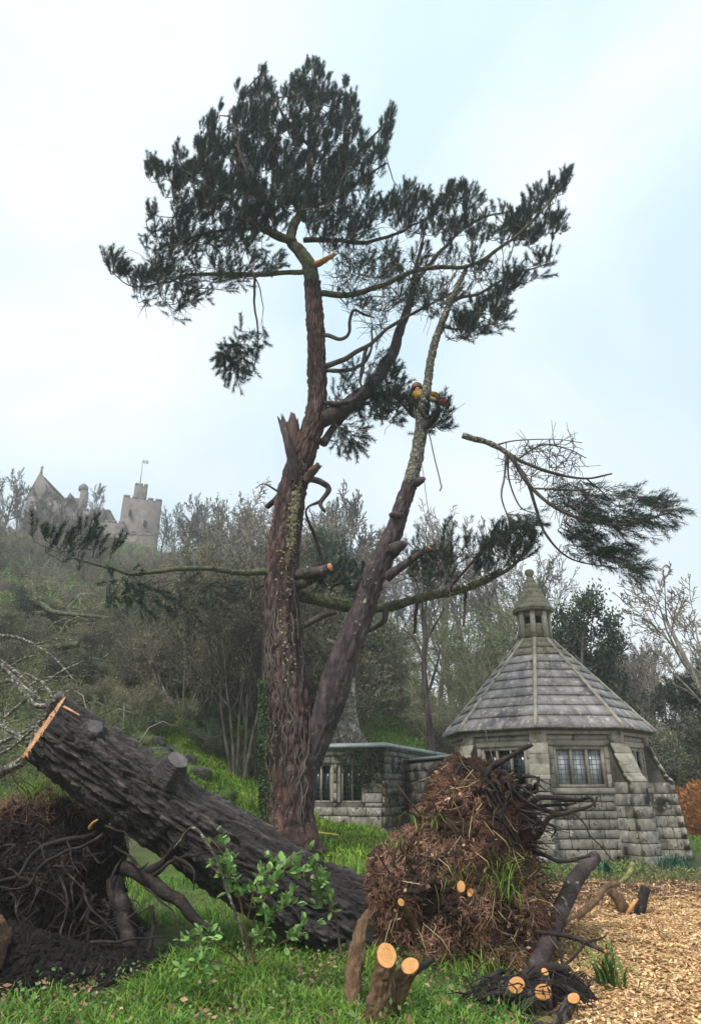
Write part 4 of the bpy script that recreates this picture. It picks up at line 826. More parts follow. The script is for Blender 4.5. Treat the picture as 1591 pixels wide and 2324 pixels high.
hp_(0.28, LR, -.2, HH, ur, nr); wl.box(K + ul * LL / 2 + ur * LR / 2 + UP * 1.3, ul * (LL / 2 - .3), ur * (LR / 2 - .3), UP * 1.45)
hw = wl.build('wall', M['mortar'], hut); rng = random.Random(3)
courses(hw, horg, K, ul, nl, LL, [-.1, .25, .55, .86, 1.10, 1.22, 1.5, 1.76, 2.04, 2.30, 2.52], [(a - .1, b + .1, 1.16, 2.36) for a, b in wins], rng, .25, .6)
courses(hw, horg, K, ur, nr, 5.0, [-.1, .25, .55, .86, 1.10, 1.4, 1.62, 1.84, 2.04, 2.30, 2.52], [], rng, .25, .6)
for (a, b) in wins:
    for s, x in ((-1, a), (1, b)): block(hw, horg, K + ul * (x + s * .05) - nl * .055 + UP * (z0w + z1w) / 2, ul, nl, .047, .07, (z1w - z0w) / 2, 'jamb_stone', True)
    pane_window(hut, horg, K + ul * (a + b) / 2 + UP * (z0w + z1w) / 2 - nl * .03, ul, nl, b - a, z1w - z0w, 2, M['glass_dark'], .05, .06)
for u, n, L in ((ul, nl, LL), (ur, nr, LR)):
    block(hw, horg, K + u * L / 2 + UP * 2.60 + n * .0, u, n, L / 2, .10, .075, 'cornice_stone', True); block(hw, horg, K + u * L / 2 + UP * 2.71 + n * .06, u, n, L / 2 + .05, .10, .032, 'cornice_stone', True)
s_ = MB(); cc = K + ul * LL / 2 + ur * LR / 2; s_.box(cc + UP * 2.79, ul * (LL / 2 + .22), ur * (LR / 2 + .22), UP * .05); s_.box(cc + UP * 2.855, ul * (LL / 2 + .15), ur * (LR / 2 + .15), UP * .016); s_.build('flat_roof', M['lead'], hut)
# lower link wall towards the cottage
lk = MB(); c0 = K + ur * 2.3; e0 = cpt(-1, RW - .1, 0); uu = unit((e0 - c0) * [1, 1, 0]); LN = float(np.linalg.norm((e0 - c0)[:2])); nn = np.array([uu[1], -uu[0], 0]); nn = nn if nn[1] < 0 else -nn
lk.box(c0 + uu * LN / 2 - nn * .2 + UP * 1.15, uu * LN / 2, nn * .15, UP * 1.25); l_ = lk.build('link_wall', M['mortar'], hut); courses(l_, horg, c0, uu, nn, LN, [-.1, .3, .6, .9, 1.2, 1.5, 1.8, 2.1, 2.34], [], rng, .3, .6)
s_ = MB(); s_.box(c0 + uu * LN / 2 - nn * .15 + UP * 2.44, uu * (LN / 2 + .1), nn * .28, UP * .035); child(s_, 'coping', M['lead'], l_, horg)
# broad tapering chimney of rubble
ch = MB(); cb = at(783, 1690, 24.6); V = []; rings = [(2.55, .95, .55), (2.9, .86, .5), (3.2, .62, .44), (3.5, .46, .4), (3.9, .38, .36), (4.5, .34, .33), (5.1, .31, .3), (5.6, .30, .29)]; m = 28
for z in np.linspace(2.5, 5.6, 34):
    a = np.interp(z, [r[0] for r in rings], [r[1] for r in rings]); b = np.interp(z, [r[0] for r in rings], [r[2] for r in rings])
    for k in range(m):
        t = 2 * math.pi * k / m; c, s = math.cos(t), math.sin(t); x, y = math.copysign(abs(c) ** .45, c) * a, math.copysign(abs(s) ** .45, s) * b; w = 1 + .12 * mn.noise(Vector((x * 4, y * 4, z * 4))) + .06 * mn.noise(Vector((x * 11, y * 11, z * 11)))
        V.append((cb[0] + x * w + .02, cb[1] + y * w, z))
i, j = np.meshgrid(np.arange(33), np.arange(m), indexing='ij'); a = (i * m + j).ravel(); b = (i * m + (j + 1) % m).ravel(); ch.add(V, np.stack([a, b, b + m, a + m], -1), [[33 * m + k for k in range(m)]])
M['rubble'] = mat('lichened_rubble', [(.32, (.05, .048, .04)), (.5, (.22, .21, .18)), (.66, (.5, .49, .44))], 6, detail=10, bump=2, bscale=12)
ch.build('chimney', M['rubble'], hut)

# ------------------------------------------------------------------ the castle on the hill
KY = 118.0
cs0 = at(250, 1262, KY); cst = empty('castle', cs0); tag(cst, 'hazy granite castle with battlemented tower and flagpole on the wooded hilltop', 'castle')
def hbox(name, x0, x1, ytop, zb, dep, Y=KY, rot=0.0, crn=0, mat_='castle'):
    """a walled block whose front spans photograph columns x0-x1 up to row ytop"""
    a, b = at(x0, ytop, Y), at(x1, ytop, Y); zt = a[2]; w = (b[0] - a[0]) / 2; c = np.array([(a[0] + b[0]) / 2, Y + dep / 2, 0]); ca, sa = math.cos(rot), math.sin(rot); u = np.array([ca, sa, 0]); v = np.array([-sa, ca, 0])
    mb = MB(); mb.box(c + UP * (zt + zb) / 2, u * w, v * dep / 2, UP * (zt - zb) / 2); o = mb.build(name, M[mat_], cst)
    if crn:
        step = 2 * w / crn
        for q in range(crn):
            for s in (-1, 1):
                m_ = MB(); m_.box(c + u * (-w + step * (q + .5)) + v * s * (dep / 2 - .3) + UP * (zt + .22), u * step * .36, v * .3, UP * .25); child(m_, 'merlon', M[mat_], o, cs0)
        nd_ = max(2, int(dep / step))
        for q in range(nd_):
            for s in (-1, 1):
                m_ = MB(); m_.box(c + v * (-dep / 2 + dep * (q + .5) / nd_) + u * s * (w - .3) + UP * (zt + .21), u * .3, v * dep / nd_ * .36, UP * .24); child(m_, 'merlon', M[mat_], o, cs0)
    return o, zt
_, zt = hbox('tower', 267, 352, 1132, 30, 7.0, rot=.35, crn=5); hbox('turret', 303, 331, 1102, zt - 1, 2.3, KY + 2.2, .35, 3)
for (x, y) in ((297, 1165), (330, 1190), (305, 1215)):
    wq = MB(); c = at(x, y, KY - .35); wq.box(c, (.14, .05, 0), (0, .6, 0), (0, 0, .6)); wq.build('window', M['dark'], cst)
fp = MB(); a = at(318, 1102, KY + 3.2); fp.tube([a - [0, 0, 1], a + [0, 0, 5.2]], [.13, .09], 8); fp.build('flagpole', M['lead'], cst)
fg = MB(); n = 9
t_ = a + [0, 0, 5.0]; V = [t_ + [x * 1.1, .15 * math.sin(x * 7), .35 * s - .25 * x + .06 * math.sin(x * 9)] for s in (-1, 1) for x in np.linspace(0, 1, n)]; V += [v + [0, .02, 0] for v in V]
fg.add(V, [[k, k + 1, n + k + 1, n + k] for k in range(n - 1)], [[2 * n + n + k, 2 * n + n + k + 1, 2 * n + k + 1, 2 * n + k] for k in range(n - 1)]); fg.build('flag', M['lead'], cst)
hbox('hall', 60, 175, 1128, 30, 9, KY + 4, .12, 0); hbox('wing', 165, 243, 1160, 30, 8, KY + 2, .12, 5); hbox('curtain_wall', 215, 275, 1186, 30, 5, KY - 2, .2, 4); hbox('curtain_wall', 255, 345, 1215, 30, 3, KY - 4, .1, 5)
hbox('chimney_stack', 184, 197, 1112, 40, 1.4, KY + 4, 0, 0)
ct = MB(); c = at(190, 1112, KY + 4.7); prism(ct, 8, [(.75, -.3), (.95, 0), (.95, .5), (.6, .9), (.3, 1.2)], 0, np.array(c)); ct.build('chimney_cap', M['castle'], cst)
for (x0, x1, xa, ya, yb, Y, dp) in ((58, 150, 92, 1072, 1128, KY + 4, 9), (222, 246, 234, 1150, 1170, KY + 1.5, 4), (150, 172, 160, 1118, 1130, KY + 3.5, 4)):
    a, b, p = at(x0, yb, Y), at(x1, yb, Y), at(xa, ya, Y); g_ = MB(); zb = a[2] - .5; q1 = p * .45 + a * .55 - [0, 0, 1.0]; q2 = p * .45 + b * .55 - [0, 0, 1.0]
    f = [np.array([t[0], Y, t[2]]) for t in (a - [0, 0, .5], q1, p, q2, b - [0, 0, .5])]; V = f + [t + [0, dp, 0] for t in f]
    g_.add(V, [[0, 4, 9, 5], [1, 0, 5, 6], [2, 1, 6, 7], [3, 2, 7, 8], [4, 3, 8, 9]], [[0, 1, 2], [0, 2, 4], [2, 3, 4], [7, 6, 5], [9, 7, 5], [9, 8, 7]]); o = g_.build('gable', M['castle'], cst)
    if ya < 1100: fi = MB(); fi.tube([p + [0, .5, -.6], p + [0, .5, .6], p + [0, .5, 1.6]], [.4, .2, .1], 7); fi.tube([p + [-.35, .5, 1.2], p + [.35, .5, 1.2]], [.1, .1], 6); child(fi, 'finial', M['castle'], o, cs0)
# ------------------------------------------------------------------ the felled trunk lying across the grass
la, lb = at(104, 1648, 7.85), at(880, 2128, 8.45); lax = unit(lb - la); LLEN = float(np.linalg.norm(lb - la))
log = empty('fallen_log', la); tag(log, 'huge dark wet fallen pine trunk with furrowed bark and fresh sawn end', 'tree trunk')
lsy = np.array([0, 1.0, 0]); lsx = unit(np.cross(lsy, lax)); lsy = np.cross(lax, lsx)
log.rotation_mode = 'QUATERNION'; log.rotation_quaternion = Matrix(((*[], lsx[0], lsy[0], lax[0]), (lsx[1], lsy[1], lax[1]), (lsx[2], lsy[2], lax[2]))).to_quaternion()
NB, SG = 400, 210; V = np.zeros((NB, SG, 3)); TN = np.zeros((NB, SG)); zz = np.linspace(0, LLEN, NB)
for i, z in enumerate(zz):
    f = z / LLEN; r = .315 + .075 * f + .10 * max(0, f - .8) * 2.5; cx, cyy = .10 * math.sin(f * 3.1), 0
    for j in range(SG):
        th = j * 2 * math.pi / SG; c, s = math.cos(th), math.sin(th)
        q = Vector((c * 3.6, s * 3.6, z * 1.7)); w = mn.noise_vector(q * .7) * .6 + mn.noise_vector(q * 2.2) * .25; d, _ = mn.voronoi(q + w); e = min(1, (d[1] - d[0]) * 2.8)
        q2 = Vector((c * 8 + 4, s * 8, z * 7)); d2, _ = mn.voronoi(q2 + mn.noise_vector(q2 * .9) * .4); e2 = min(1, (d2[1] - d2[0]) * 2.4)
        h = .056 * e ** .5 + .028 * e2 * e + .045 * mn.noise(q * .6) + .014 * mn.noise(q * 5) - .02; TN[i, j] = .12 + .62 * e * (.45 + .55 * e2) + .3 * mn.noise(q * 3)  # TN colours raised plates lighter and creases darker, as light would
        if f > .86: h += (f - .86) * 1.1 * max(0, math.sin(th * 4 + 1 + z)) ** 2
        V[i, j] = (cx + c * (r + h), s * (r + h), z)
SH = np.clip(1 - zz / .6, 0, 1)[:, None] * .10 * (-V[:, :, 1] / .34); V[..., 2] += SH; k = np.arange(NB - 1)[:, None] * SG; j = np.arange(SG)[None]; j2 = (j + 1) % SG
def put(mb, name, m_, smooth=False, par=None):
    o = bpy.data.objects.new(name, mb.mesh(name, smooth)); COL.objects.link(o); o.data.materials.append(m_); o.parent = par or log; return o
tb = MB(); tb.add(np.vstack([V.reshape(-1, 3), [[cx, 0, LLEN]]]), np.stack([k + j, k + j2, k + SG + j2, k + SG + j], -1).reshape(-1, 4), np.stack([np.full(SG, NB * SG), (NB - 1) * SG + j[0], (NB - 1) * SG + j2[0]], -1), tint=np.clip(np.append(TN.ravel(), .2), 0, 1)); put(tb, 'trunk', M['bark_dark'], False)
# sawn end: slanting disc with splinters and growth rings
def rings_mat():
    m = mat('growth_rings', [(.3, (.36, .16, .08)), (.7, (.62, .37, .21))], 7, coord='obj'); N, L = m.node_tree.nodes, m.node_tree.links
    w = N.new('ShaderNodeTexWave'); w.wave_type = 'RINGS'; w.rings_direction = 'Z'; w.inputs['Scale'].default_value = 9; w.inputs['Distortion'].default_value = 2; tc = N.new('ShaderNodeTexCoord'); L.new(tc.outputs['Object'], w.inputs['Vector'])
    x = N.new('ShaderNodeMixRGB'); x.blend_type = 'MULTIPLY'; x.inputs['Fac'].default_value = .35; b = N['Principled BSDF']; src = b.inputs['Base Color'].links[0].from_socket
    L.new(src, x.inputs['Color1']); L.new(w.outputs['Color'], x.inputs['Color2']); L.new(x.outputs['Color'], b.inputs['Base Color']); return m
M['rings'] = rings_mat()
ef = MB(); ring = V[0].copy(); rng = random.Random(4); n_r = 10; VV = []
for q in range(n_r + 1):
    f = q / n_r; rr = ring * [f, f, 0]
    rr[:, 2] = [-.016 + .012 * mn.noise(Vector((p[0] * 9, p[1] * 9, 1))) + .10 * (-p[1] / .34) if q < n_r else .004 + .10 * (-p[1] / .34) for p in rr]
    if q == n_r: rr = rr * [.995, .995, 1]
    VV.append(rr)
VV = np.array(VV); kk = np.arange(n_r)[:, None] * SG; ef.add(VV.reshape(-1, 3), np.stack([kk + j, kk + SG + j, kk + SG + j2, kk + j2], -1).reshape(-1, 4)); put(ef, 'sawn_end', M['rings'], True)
sp = MB()
for q in range(40):
    t = rng.uniform(0, 2 * math.pi); r = .345 * rng.uniform(.9, 1.05); p = np.array([math.cos(t) * r, math.sin(t) * r, -.01 - .10 * math.sin(t)]); d = np.array([math.cos(t) * .4, math.sin(t) * .4, rng.uniform(-.6, 1.2)]); l = rng.uniform(.02, .07); sp.tube([p, p + unit(d) * l], [.010, .002], 4)
tag(put(sp, 'splinters', M['wood_red']), kind='stuff')
st = MB()
for q in range(1):                                               # torn strips where bark has come away near the cut
    t = rng.gauss(-2.6, .35); z = rng.uniform(.0, .03) - .10 * math.sin(t); l = rng.uniform(.05, .2); r = .362; p = np.array([math.cos(t) * r, math.sin(t) * r, z]); s = np.array([-math.sin(t), math.cos(t), 0]) * rng.uniform(.006, .02); n = np.array([math.cos(t), math.sin(t), 0]) * .012
    st.add([p - s, p + s, p + s * .6 + [0, 0, l] + n, p - s * .6 + [0, 0, l] + n], [[0, 1, 2, 3]])
tag(put(st, 'torn_strips', M['wood_red']), kind='stuff')
# branch collar knob on top, two knots
def knob(z, th, r, h, cut=True, seed=0):
    d = np.array([math.cos(th), math.sin(th), 0]); s = np.array([-d[1], d[0], 0]); a = np.array([0, 0, 1.0]); mb = MB(); m = 30; prof = [(r * 1.9, .27), (r * 1.45, .34), (r * 1.15, .38 + h * .4), (r, .38 + h * .8), (r * .92, .38 + h)]; VV = []
    for (rr, hh) in prof:
        for q in range(m):
            t = q * 2 * math.pi / m; w = 1 + .16 * mn.noise(Vector((math.cos(t) * 2, math.sin(t) * 2, hh * 6 + seed))) + .05 * math.sin(t * 9); VV.append(d * hh + (s * math.cos(t) + a * math.sin(t)) * rr * w + a * z + d * .0)
    i_, j_ = np.meshgrid(np.arange(len(prof) - 1), np.arange(m), indexing='ij'); A = (i_ * m + j_).ravel(); B_ = (i_ * m + (j_ + 1) % m).ravel(); mb.add(VV, np.stack([A, B_, B_ + m, A + m], -1)); o = put(mb, 'branch_stub', M['bark_dark'], True)
    fc = MB(); fc.add([d * (.382 + h) + a * z] + [v + d * .003 for v in VV[-m:]], [[0, 1 + q, 1 + (q + 1) % m] for q in range(m)]); put(fc, 'old_cut', M['old_cut'], False, o)
M['old_cut'] = mat('weathered_cut', [(.3, (.06, .056, .055)), (.7, (.16, .15, .145))], 7, bump=.5, bscale=40)
knob(1.42, -2.55, .115, .13); knob(.50, -2.35, .085, .015, seed=4); knob(2.85, -1.9, .04, .03, seed=9)
fz = MB()
for q in range(420):                                              # rootlets and hair hanging on the bark
    z = rng.uniform(.4, LLEN - .1); t = rng.gauss(.2, 1.3); p = np.array([math.cos(t) * .40, math.sin(t) * .40, z]); d = rvec(rng) * .5 + np.array([math.cos(t), math.sin(t), .4]) * .5; l = rng.uniform(.05, .2); m_ = p + d * l * .5 + rvec(rng) * .03; fz.tube([p - d * .03, m_, m_ + rvec(rng) * l * .5], [.005, .004, .002], 3, False)
tag(put(fz, 'rootlets', M['root']), kind='stuff')

# ------------------------------------------------------------------ upturned root plates
def inflate(out_px, Y, df, db, seed, amp, nr=34, ns=110, cxy=None):
    """a lump with the given outline, bulging df towards the camera and db away from it"""
    O = catmull(np.array([(*p, 0) for p in out_px + [out_px[0]]], float), ns + 1)[:ns, :2]; c = np.array(cxy or O.mean(0)); V = []
    for side, dp in ((-1, df), (1, db)):
        for q in range(nr + 1):
            f = q / nr
            for p in O:
                s = c + (p - c) * math.sin(f * math.pi / 2); P = at(s[0], s[1], Y); P[1] += side * dp * math.cos(f * math.pi / 2); V.append(P)
    V = np.array(V); nv = np.array([mn.noise_vector(Vector(p) * 1.6 + Vector((seed, 0, 0))) * .8 + mn.noise_vector(Vector(p) * 4.5) * .45 + mn.noise_vector(Vector(p) * 11) * .22 for p in V]); V = V + nv * amp
    m = (nr + 1) * ns; V[m + nr * ns:] = V[nr * ns:m]
    i, j = np.meshgrid(np.arange(nr), np.arange(ns), indexing='ij'); a = (i * ns + j).ravel(); b = (i * ns + (j + 1) % ns).ravel(); mb = MB()
    mb.add(V, np.stack([a, a + ns, b + ns, b], -1), np.stack([a + m, b + m, b + ns + m, a + ns + m], -1)); return mb, V[:m].reshape(nr + 1, ns, 3)
def strands(mb, P, N, ln, wd, flat=.8, droop=.3, tint=None):
    """thin bent fibres lying on a surface"""
    n = len(P); D = NP.normal(size=(n, 3)); D = unit(D - N * (D * N).sum(1, keepdims=True) * flat + [0, 0, -droop]); S = unit(np.cross(D, N)) * np.broadcast_to(wd, n)[:, None] * .5; ln = np.broadcast_to(ln, n)[:, None]
    b = NP.normal(size=(n, 3)) * .25; m = P + D * ln * .5 + N * ln * .10 * NP.random((n, 1)) ; e = P + unit(D + b) * ln + N * ln * (NP.random((n, 1)) - .35) * .3
    v = np.stack([P - S, P + S, m + S, m - S, e], 1).reshape(-1, 3); a = np.arange(n)[:, None] * 5; mb.add(v, a + [0, 1, 2, 3], a + [3, 2, 4], tint=np.repeat(NP.random(n) if tint is None else tint, 5))
def surf(G, n, fmin=0, fmax=1, jit=0):
    """random points and outward normals on the front grid of a lump"""
    nr, ns = G.shape[0] - 1, G.shape[1]; q = np.clip((np.sqrt(NP.random(n)) * (fmax - fmin) + fmin) * nr, 0, nr - 1).astype(int); s = NP.integers(0, ns, n); a, b, c = G[q, s], G[q + 1, s], G[q, (s + 1) % ns]; d = G[q + 1, (s + 1) % ns]
    N = unit(np.cross(d - a, c - b) + np.array([0, -1e-6, 0])); N = np.where((N[:, 1:2] > .3), -N, N); f, g_ = NP.random((n, 1)), NP.random((n, 1)); return a * (1 - f) * (1 - g_) + b * f * (1 - g_) + c * (1 - f) * g_ + d * f * g_, N, q / nr
def root_tube(parent, lst, Y, mk='root', seg=8, name='root', wob=.03):
    P, W = path_px(lst, Y); Q = catmull(np.column_stack([P, W]), len(P) * 7); Q[:, :3] += np.stack([fbm(Q[:, :3] + o, 3, 2) for o in (0, 7, 15)], -1) * wob; b_ = MB(); b_.tube(Q[:, :3], np.maximum(.003, Q[:, 3] * (1 + .2 * fbm(Q[:, :3], 7, 2))), seg); return b_.build(name, M[mk], parent, True)
# right-hand plate: brown mat of fibres
mo = at(1030, 2230, 8.7); mound = empty('root_plate', (mo[0], mo[1], 0)); tag(mound, 'upturned root plate matted with reddish-brown fibres in front of the stone cottage', 'root plate')
RO = [(1000, 1742), (1060, 1728), (1120, 1738), (1165, 1765), (1180, 1830), (1195, 1900), (1200, 1960), (1215, 2030), (1235, 2100), (1250, 2180), (1240, 2260), (1150, 2310), (1000, 2310), (880, 2280), (820, 2220), (810, 2120), (815, 2040), (835, 1970), (875, 1925), (915, 1872), (950, 1822), (978, 1778)]
mb, RG = inflate(RO, 8.6, .95, .6, 3, .23, cxy=(1030, 2040)); mb.build('earth', M['mound'], mound, True)
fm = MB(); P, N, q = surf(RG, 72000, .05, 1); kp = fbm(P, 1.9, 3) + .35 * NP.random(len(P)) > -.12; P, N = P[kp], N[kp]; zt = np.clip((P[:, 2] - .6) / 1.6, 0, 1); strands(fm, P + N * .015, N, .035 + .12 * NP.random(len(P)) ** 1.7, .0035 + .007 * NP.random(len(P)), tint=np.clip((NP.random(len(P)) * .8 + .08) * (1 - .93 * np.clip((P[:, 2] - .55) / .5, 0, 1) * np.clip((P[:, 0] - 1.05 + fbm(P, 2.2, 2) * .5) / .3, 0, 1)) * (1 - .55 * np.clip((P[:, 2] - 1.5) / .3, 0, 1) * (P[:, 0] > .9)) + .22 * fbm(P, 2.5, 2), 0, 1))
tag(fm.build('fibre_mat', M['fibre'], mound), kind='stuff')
fm = MB(); P, N, q = surf(RG, 420, .1, 1); keep = P[:, 0] < 2.2; P, N = P[keep], N[keep]; strands(fm, P + N * .03, N, .18 + .3 * NP.random(len(P)), .007, .6, .5); tag(fm.build('dry_grass', M['straw'], mound), kind='stuff')
fm = MB(); P, N, q = surf(RG, 600, .1, 1); leaf_quads(fm, P + N * .03, NP.normal(size=P.shape) + N * .2, .03 + .05 * NP.random(len(P)), .03 + .02 * NP.random(len(P)), NP.random(len(P)))
M['deadleaf'] = mat('dead_leaves', [(.3, (.24, .13, .075)), (.7, (.44, .30, .19))], 5, tint=((.4, .4, .4), (1.4, 1.4, 1.4))); tag(fm.build('dead_leaves', M['deadleaf'], mound), kind='stuff')
fm = MB(); P, N, q = surf(RG, 2400, .45, 1); k_ = (P[:, 0] > 1.35) & (P[:, 2] > .5); P, N = P[k_], N[k_]; rt = MB()
for p, n in zip(P[:260], N[:260]):
    d = unit(n * .5 + rvec(R) * .8 + np.array([.3, 0, -.4])); l = R.uniform(.1, .45); m_ = p + d * l * .5 + rvec(R) * .05; rt.tube([p - n * .03, m_, m_ + unit(d + rvec(R) * .7 + np.array([0, 0, -.5])) * l * .6], [R.uniform(.004, .011), .005, .002], 4, False)
tag(rt.build('fine_roots', M['root'], mound), kind='stuff')
for l in ([(1170, 1880, 22, 8.5), (1210, 1818, 15, 8.3), (1245, 1812, 12, 8.2), (1300, 1812, 10, 8.1), (1340, 1808, 7, 8), (1352, 1830, 4, 8)], [(1165, 1850, 16, 8.5), (1200, 1790, 13, 8.4), (1215, 1800, 9, 8.3), (1222, 1762, 6, 8.3)], [(1165, 1890, 20, 8.4), (1200, 1905, 16, 8.2), (1225, 1892, 14, 8.1), (1248, 1858, 11, 8), (1300, 1845, 9, 7.9), (1342, 1828, 6, 7.9), (1355, 1808, 3, 7.9)],
          [(1170, 1825, 14, 8.6), (1220, 1835, 11, 8.5), (1270, 1845, 9, 8.4), (1310, 1832, 5, 8.4)], [(1160, 1830, 12, 8.5), (1220, 1830, 9, 8.3), (1275, 1828, 7, 8.2), (1305, 1822, 4, 8.2)], [(1300, 1845, 5, 7.9), (1330, 1875, 4, 7.8), (1345, 1905, 3, 7.8), (1390, 1950, 2, 7.9)], [(1180, 1930, 14, 8.4), (1230, 1940, 10, 8.1), (1290, 1955, 8, 8), (1340, 1945, 5, 7.9)],
          [(1080, 1790, 18, 8.4), (1110, 1745, 15, 8.3), (1140, 1722, 12, 8.2), (1205, 1690, 9, 8.1)], [(970, 1800, 24, 8.5), (985, 1755, 22, 8.5), (1000, 1732, 16, 8.5)], [(1185, 1860, 9, 8.4), (1230, 1865, 7, 8.2), (1262, 1880, 5, 8.1), (1250, 1905, 3, 8.1)], [(1090, 1800, 12, 8.3), (1095, 1758, 10, 8.2), (1088, 1735, 7, 8.2)], [(1040, 1790, 12, 8.3), (1035, 1752, 9, 8.2), (1050, 1730, 6, 8.2)]): root_tube(mound, l, 8.4)
for q in range(44):
    x, y = R.uniform(1070, 1185), R.uniform(1765, 1960); root_tube(mound, [(x, y, R.uniform(5, 14), 8.3), (x + R.uniform(0, 40), y + R.uniform(-40, 30), R.uniform(4, 9), 7.95), (x + R.uniform(10, 90), y + R.uniform(-50, 70), 2, 7.8)], 8.2, 'root', 6, 'root', .06)
for q in range(14):
    x = R.uniform(970, 1150); y = 1760 + abs(x - 1060) * .25; root_tube(mound, [(x, y + 20, R.uniform(5, 9), 8.4), (x + R.uniform(-20, 20), y - R.uniform(5, 20), 5, 8.3), (x + R.uniform(-40, 50), y - R.uniform(15, 50), 2, 8.25)], 8.3, 'root', 5, 'root', .05)
def cut_stem(parent, lst, Y, mk, name='cut_stem', org=None, seg=18, rough=.1, cutm='wood', slant=.75):
    """a stem sawn off at a slant: bark tube with the fresh cut face as its sub-part"""
    P, W = path_px(lst, Y); b_ = MB(); n = 44; P2, W2, _, _ = bark_tube(b_, P, W, n, seg, W.max() * rough, (26, 7), R.random() * 50); d = unit(P2[-1] - P2[-4]); v = b_.v[0]; rg = v[:n * seg].reshape(n, seg, 3)
    tc = np.array([0, 0, EYE]) - P2[-1]; tc = unit(unit(tc) + np.array([R.uniform(-.5, .5), 0, R.uniform(-.2, .3)])); tc = tc - d * tc.dot(d); tc = unit(tc)
    rg[-1] = P2[-1] + unit(rg[-1] - P2[-1]) * W2[-1] * np.array([1 + .07 * mn.noise(Vector((math.cos(q * 6.28 / seg) * 1.5, math.sin(q * 6.28 / seg) * 1.5, P[0][0] * 5))) for q in range(seg)])[:, None]
    for q in range(8): rg[-1 - q] -= d * ((rg[-1 - q] - P2[-1 - q]) @ tc)[:, None] * slant * (1 - q / 8)
    v[n * seg + 1] = P2[-1] - d * .02; ring = rg[-1].copy(); o = b_.build(name, M[mk], parent, True); nn = unit(d + tc * slant); c = MB(); cen = ring.mean(0)
    fr_ = np.linspace(.1, .9, 9); c.add(np.vstack([[cen + nn * .005]] + [cen + (ring - cen) * f + nn * .005 for f in fr_] + [ cen + (ring - cen) * .97 + nn * .003, cen + (ring - cen) * .97 - nn * .02]), [[0, 1 + k, 1 + (k + 1) % seg] for k in range(seg)], [[1 + q * seg + k, 1 + (q + 1) * seg + k, 1 + (q + 1) * seg + (k + 1) % seg, 1 + q * seg + (k + 1) % seg] for q in range(10) for k in range(seg)], tint=np.concatenate([[0], np.repeat(list(fr_) + [1, 1], seg)]))
    child(c, 'cut_face', M[cutm], o, org if org is not None else np.array(parent.location)); return o
cut_stem(mound, [(1062, 2120, 24, 7.9), (1050, 2060, 22, 7.75), (1046, 2012, 20, 7.6)], 7.8, 'stem_bark', seg=14); cut_stem(mound, [(1075, 2110, 20, 7.85), (1070, 2060, 17, 7.7), (1067, 2026, 15, 7.6)], 7.8, 'stem_bark', seg=14); cut_stem(mound, [(955, 2130, 20, 7.85), (930, 2080, 18, 7.7), (910, 2048, 14, 7.55)], 7.8, 'stem_bark', seg=14)
for q in range(26):
    x, y = R.uniform(880, 1120), R.uniform(1850, 2100); root_tube(mound, [(x, y, 5, 8.0), (x - R.uniform(10, 40), y - R.uniform(30, 60), 4, 7.75), (x - R.uniform(-10, 70), y - R.uniform(60, 120), 2, 7.7)], 7.8, 'stem_bark', 5, 'dead_stem')
def tuft(parent, x, y, Y, n, h, w, mk='grass', name='grass_tuft', lean=1.0, wide=.06):
    c = at(x, y, Y); b_ = MB(); bs = c + NP.normal(size=(n, 3)) * [wide, wide, .03]; blades(b_, bs, h * (.5 + .7 * NP.random(n)), w * (.7 + .5 * NP.random(n)), lean); return b_.build(name, M[mk], parent)
for (x, y, Y, n, h) in ((968, 1885, 7.95, 30, .28), (1122, 1990, 7.75, 45, .34), (1130, 2005, 7.75, 30, .3), (1112, 2215, 7.5, 34, .3), (895, 1925, 8.2, 20, .16), (1040, 2010, 7.7, 40, .3), (1160, 2060, 7.8, 26, .3), (1010, 2240, 7.6, 60, .34), (1060, 2255, 7.5, 60, .34), (1140, 2030, 7.7, 30, .34)): tuft(mound, x, y, Y, n, h, .009, lean=1.3)
# left-hand plate: black soil and hanging roots
so = at(120, 2230, 8.5); sm = empty('root_plate', (so[0], so[1], 0)); tag(sm, 'upturned black soil root plate with dangling roots under the sawn trunk end', 'root plate')
LO = [(-160, 1900), (-60, 1850), (20, 1815), (80, 1795), (140, 1800), (210, 1835), (260, 1880), (290, 1940), (285, 2000), (300, 2070), (330, 2130), (340, 2200), (300, 2260), (150, 2290), (-60, 2300), (-200, 2260), (-240, 2080)]
mb, LG = inflate(LO, 8.75, .75, .5, 8, .17, cxy=(60, 2040)); mb.build('earth', M['soil'], sm, False)
fm = MB(); P, N, q = surf(LG, 9000, .05, 1); strands(fm, P + N * .01, N, .06 + .12 * NP.random(len(P)), .005 + .006 * NP.random(len(P)), tint=np.clip(NP.random(len(P)) * .5, 0, 1)); M['soil_fibre'] = mat('soil_fibres', [(.3, (.03, .02, .018)), (.7, (.07, .05, .04))], 4, tint=((.4, .4, .4), (1.5, 1.5, 1.6))); tag(fm.build('fibre_mat', M['soil_fibre'], sm), kind='stuff')
fm = MB(); k_ = np.where((LG[..., 2] > 1.30))[:2]; P = LG[k_]; P = P[NP.integers(0, len(P), 2600)] + NP.normal(size=(2600, 3)) * .05; strands(fm, P, np.tile([0, -.5, .8], (2600, 1)), .06 + .12 * NP.random(2600), .006, tint=NP.random(2600) * .55); tag(fm.build('turf', M['fibre'], sm), kind='stuff')
tb = MB(); P = LG[k_]; P = P[(P[:, 2] > 1.42)]; P = P[NP.integers(0, len(P), 260)] + NP.normal(size=(260, 3)) * .05; blades(tb, P, .10 + .15 * NP.random(260), .008, 1.2); tag(tb.build('turf_grass', M['grass'], sm), kind='stuff')
rt = MB()
P, N, q = surf(LG, 520, .2, 1)
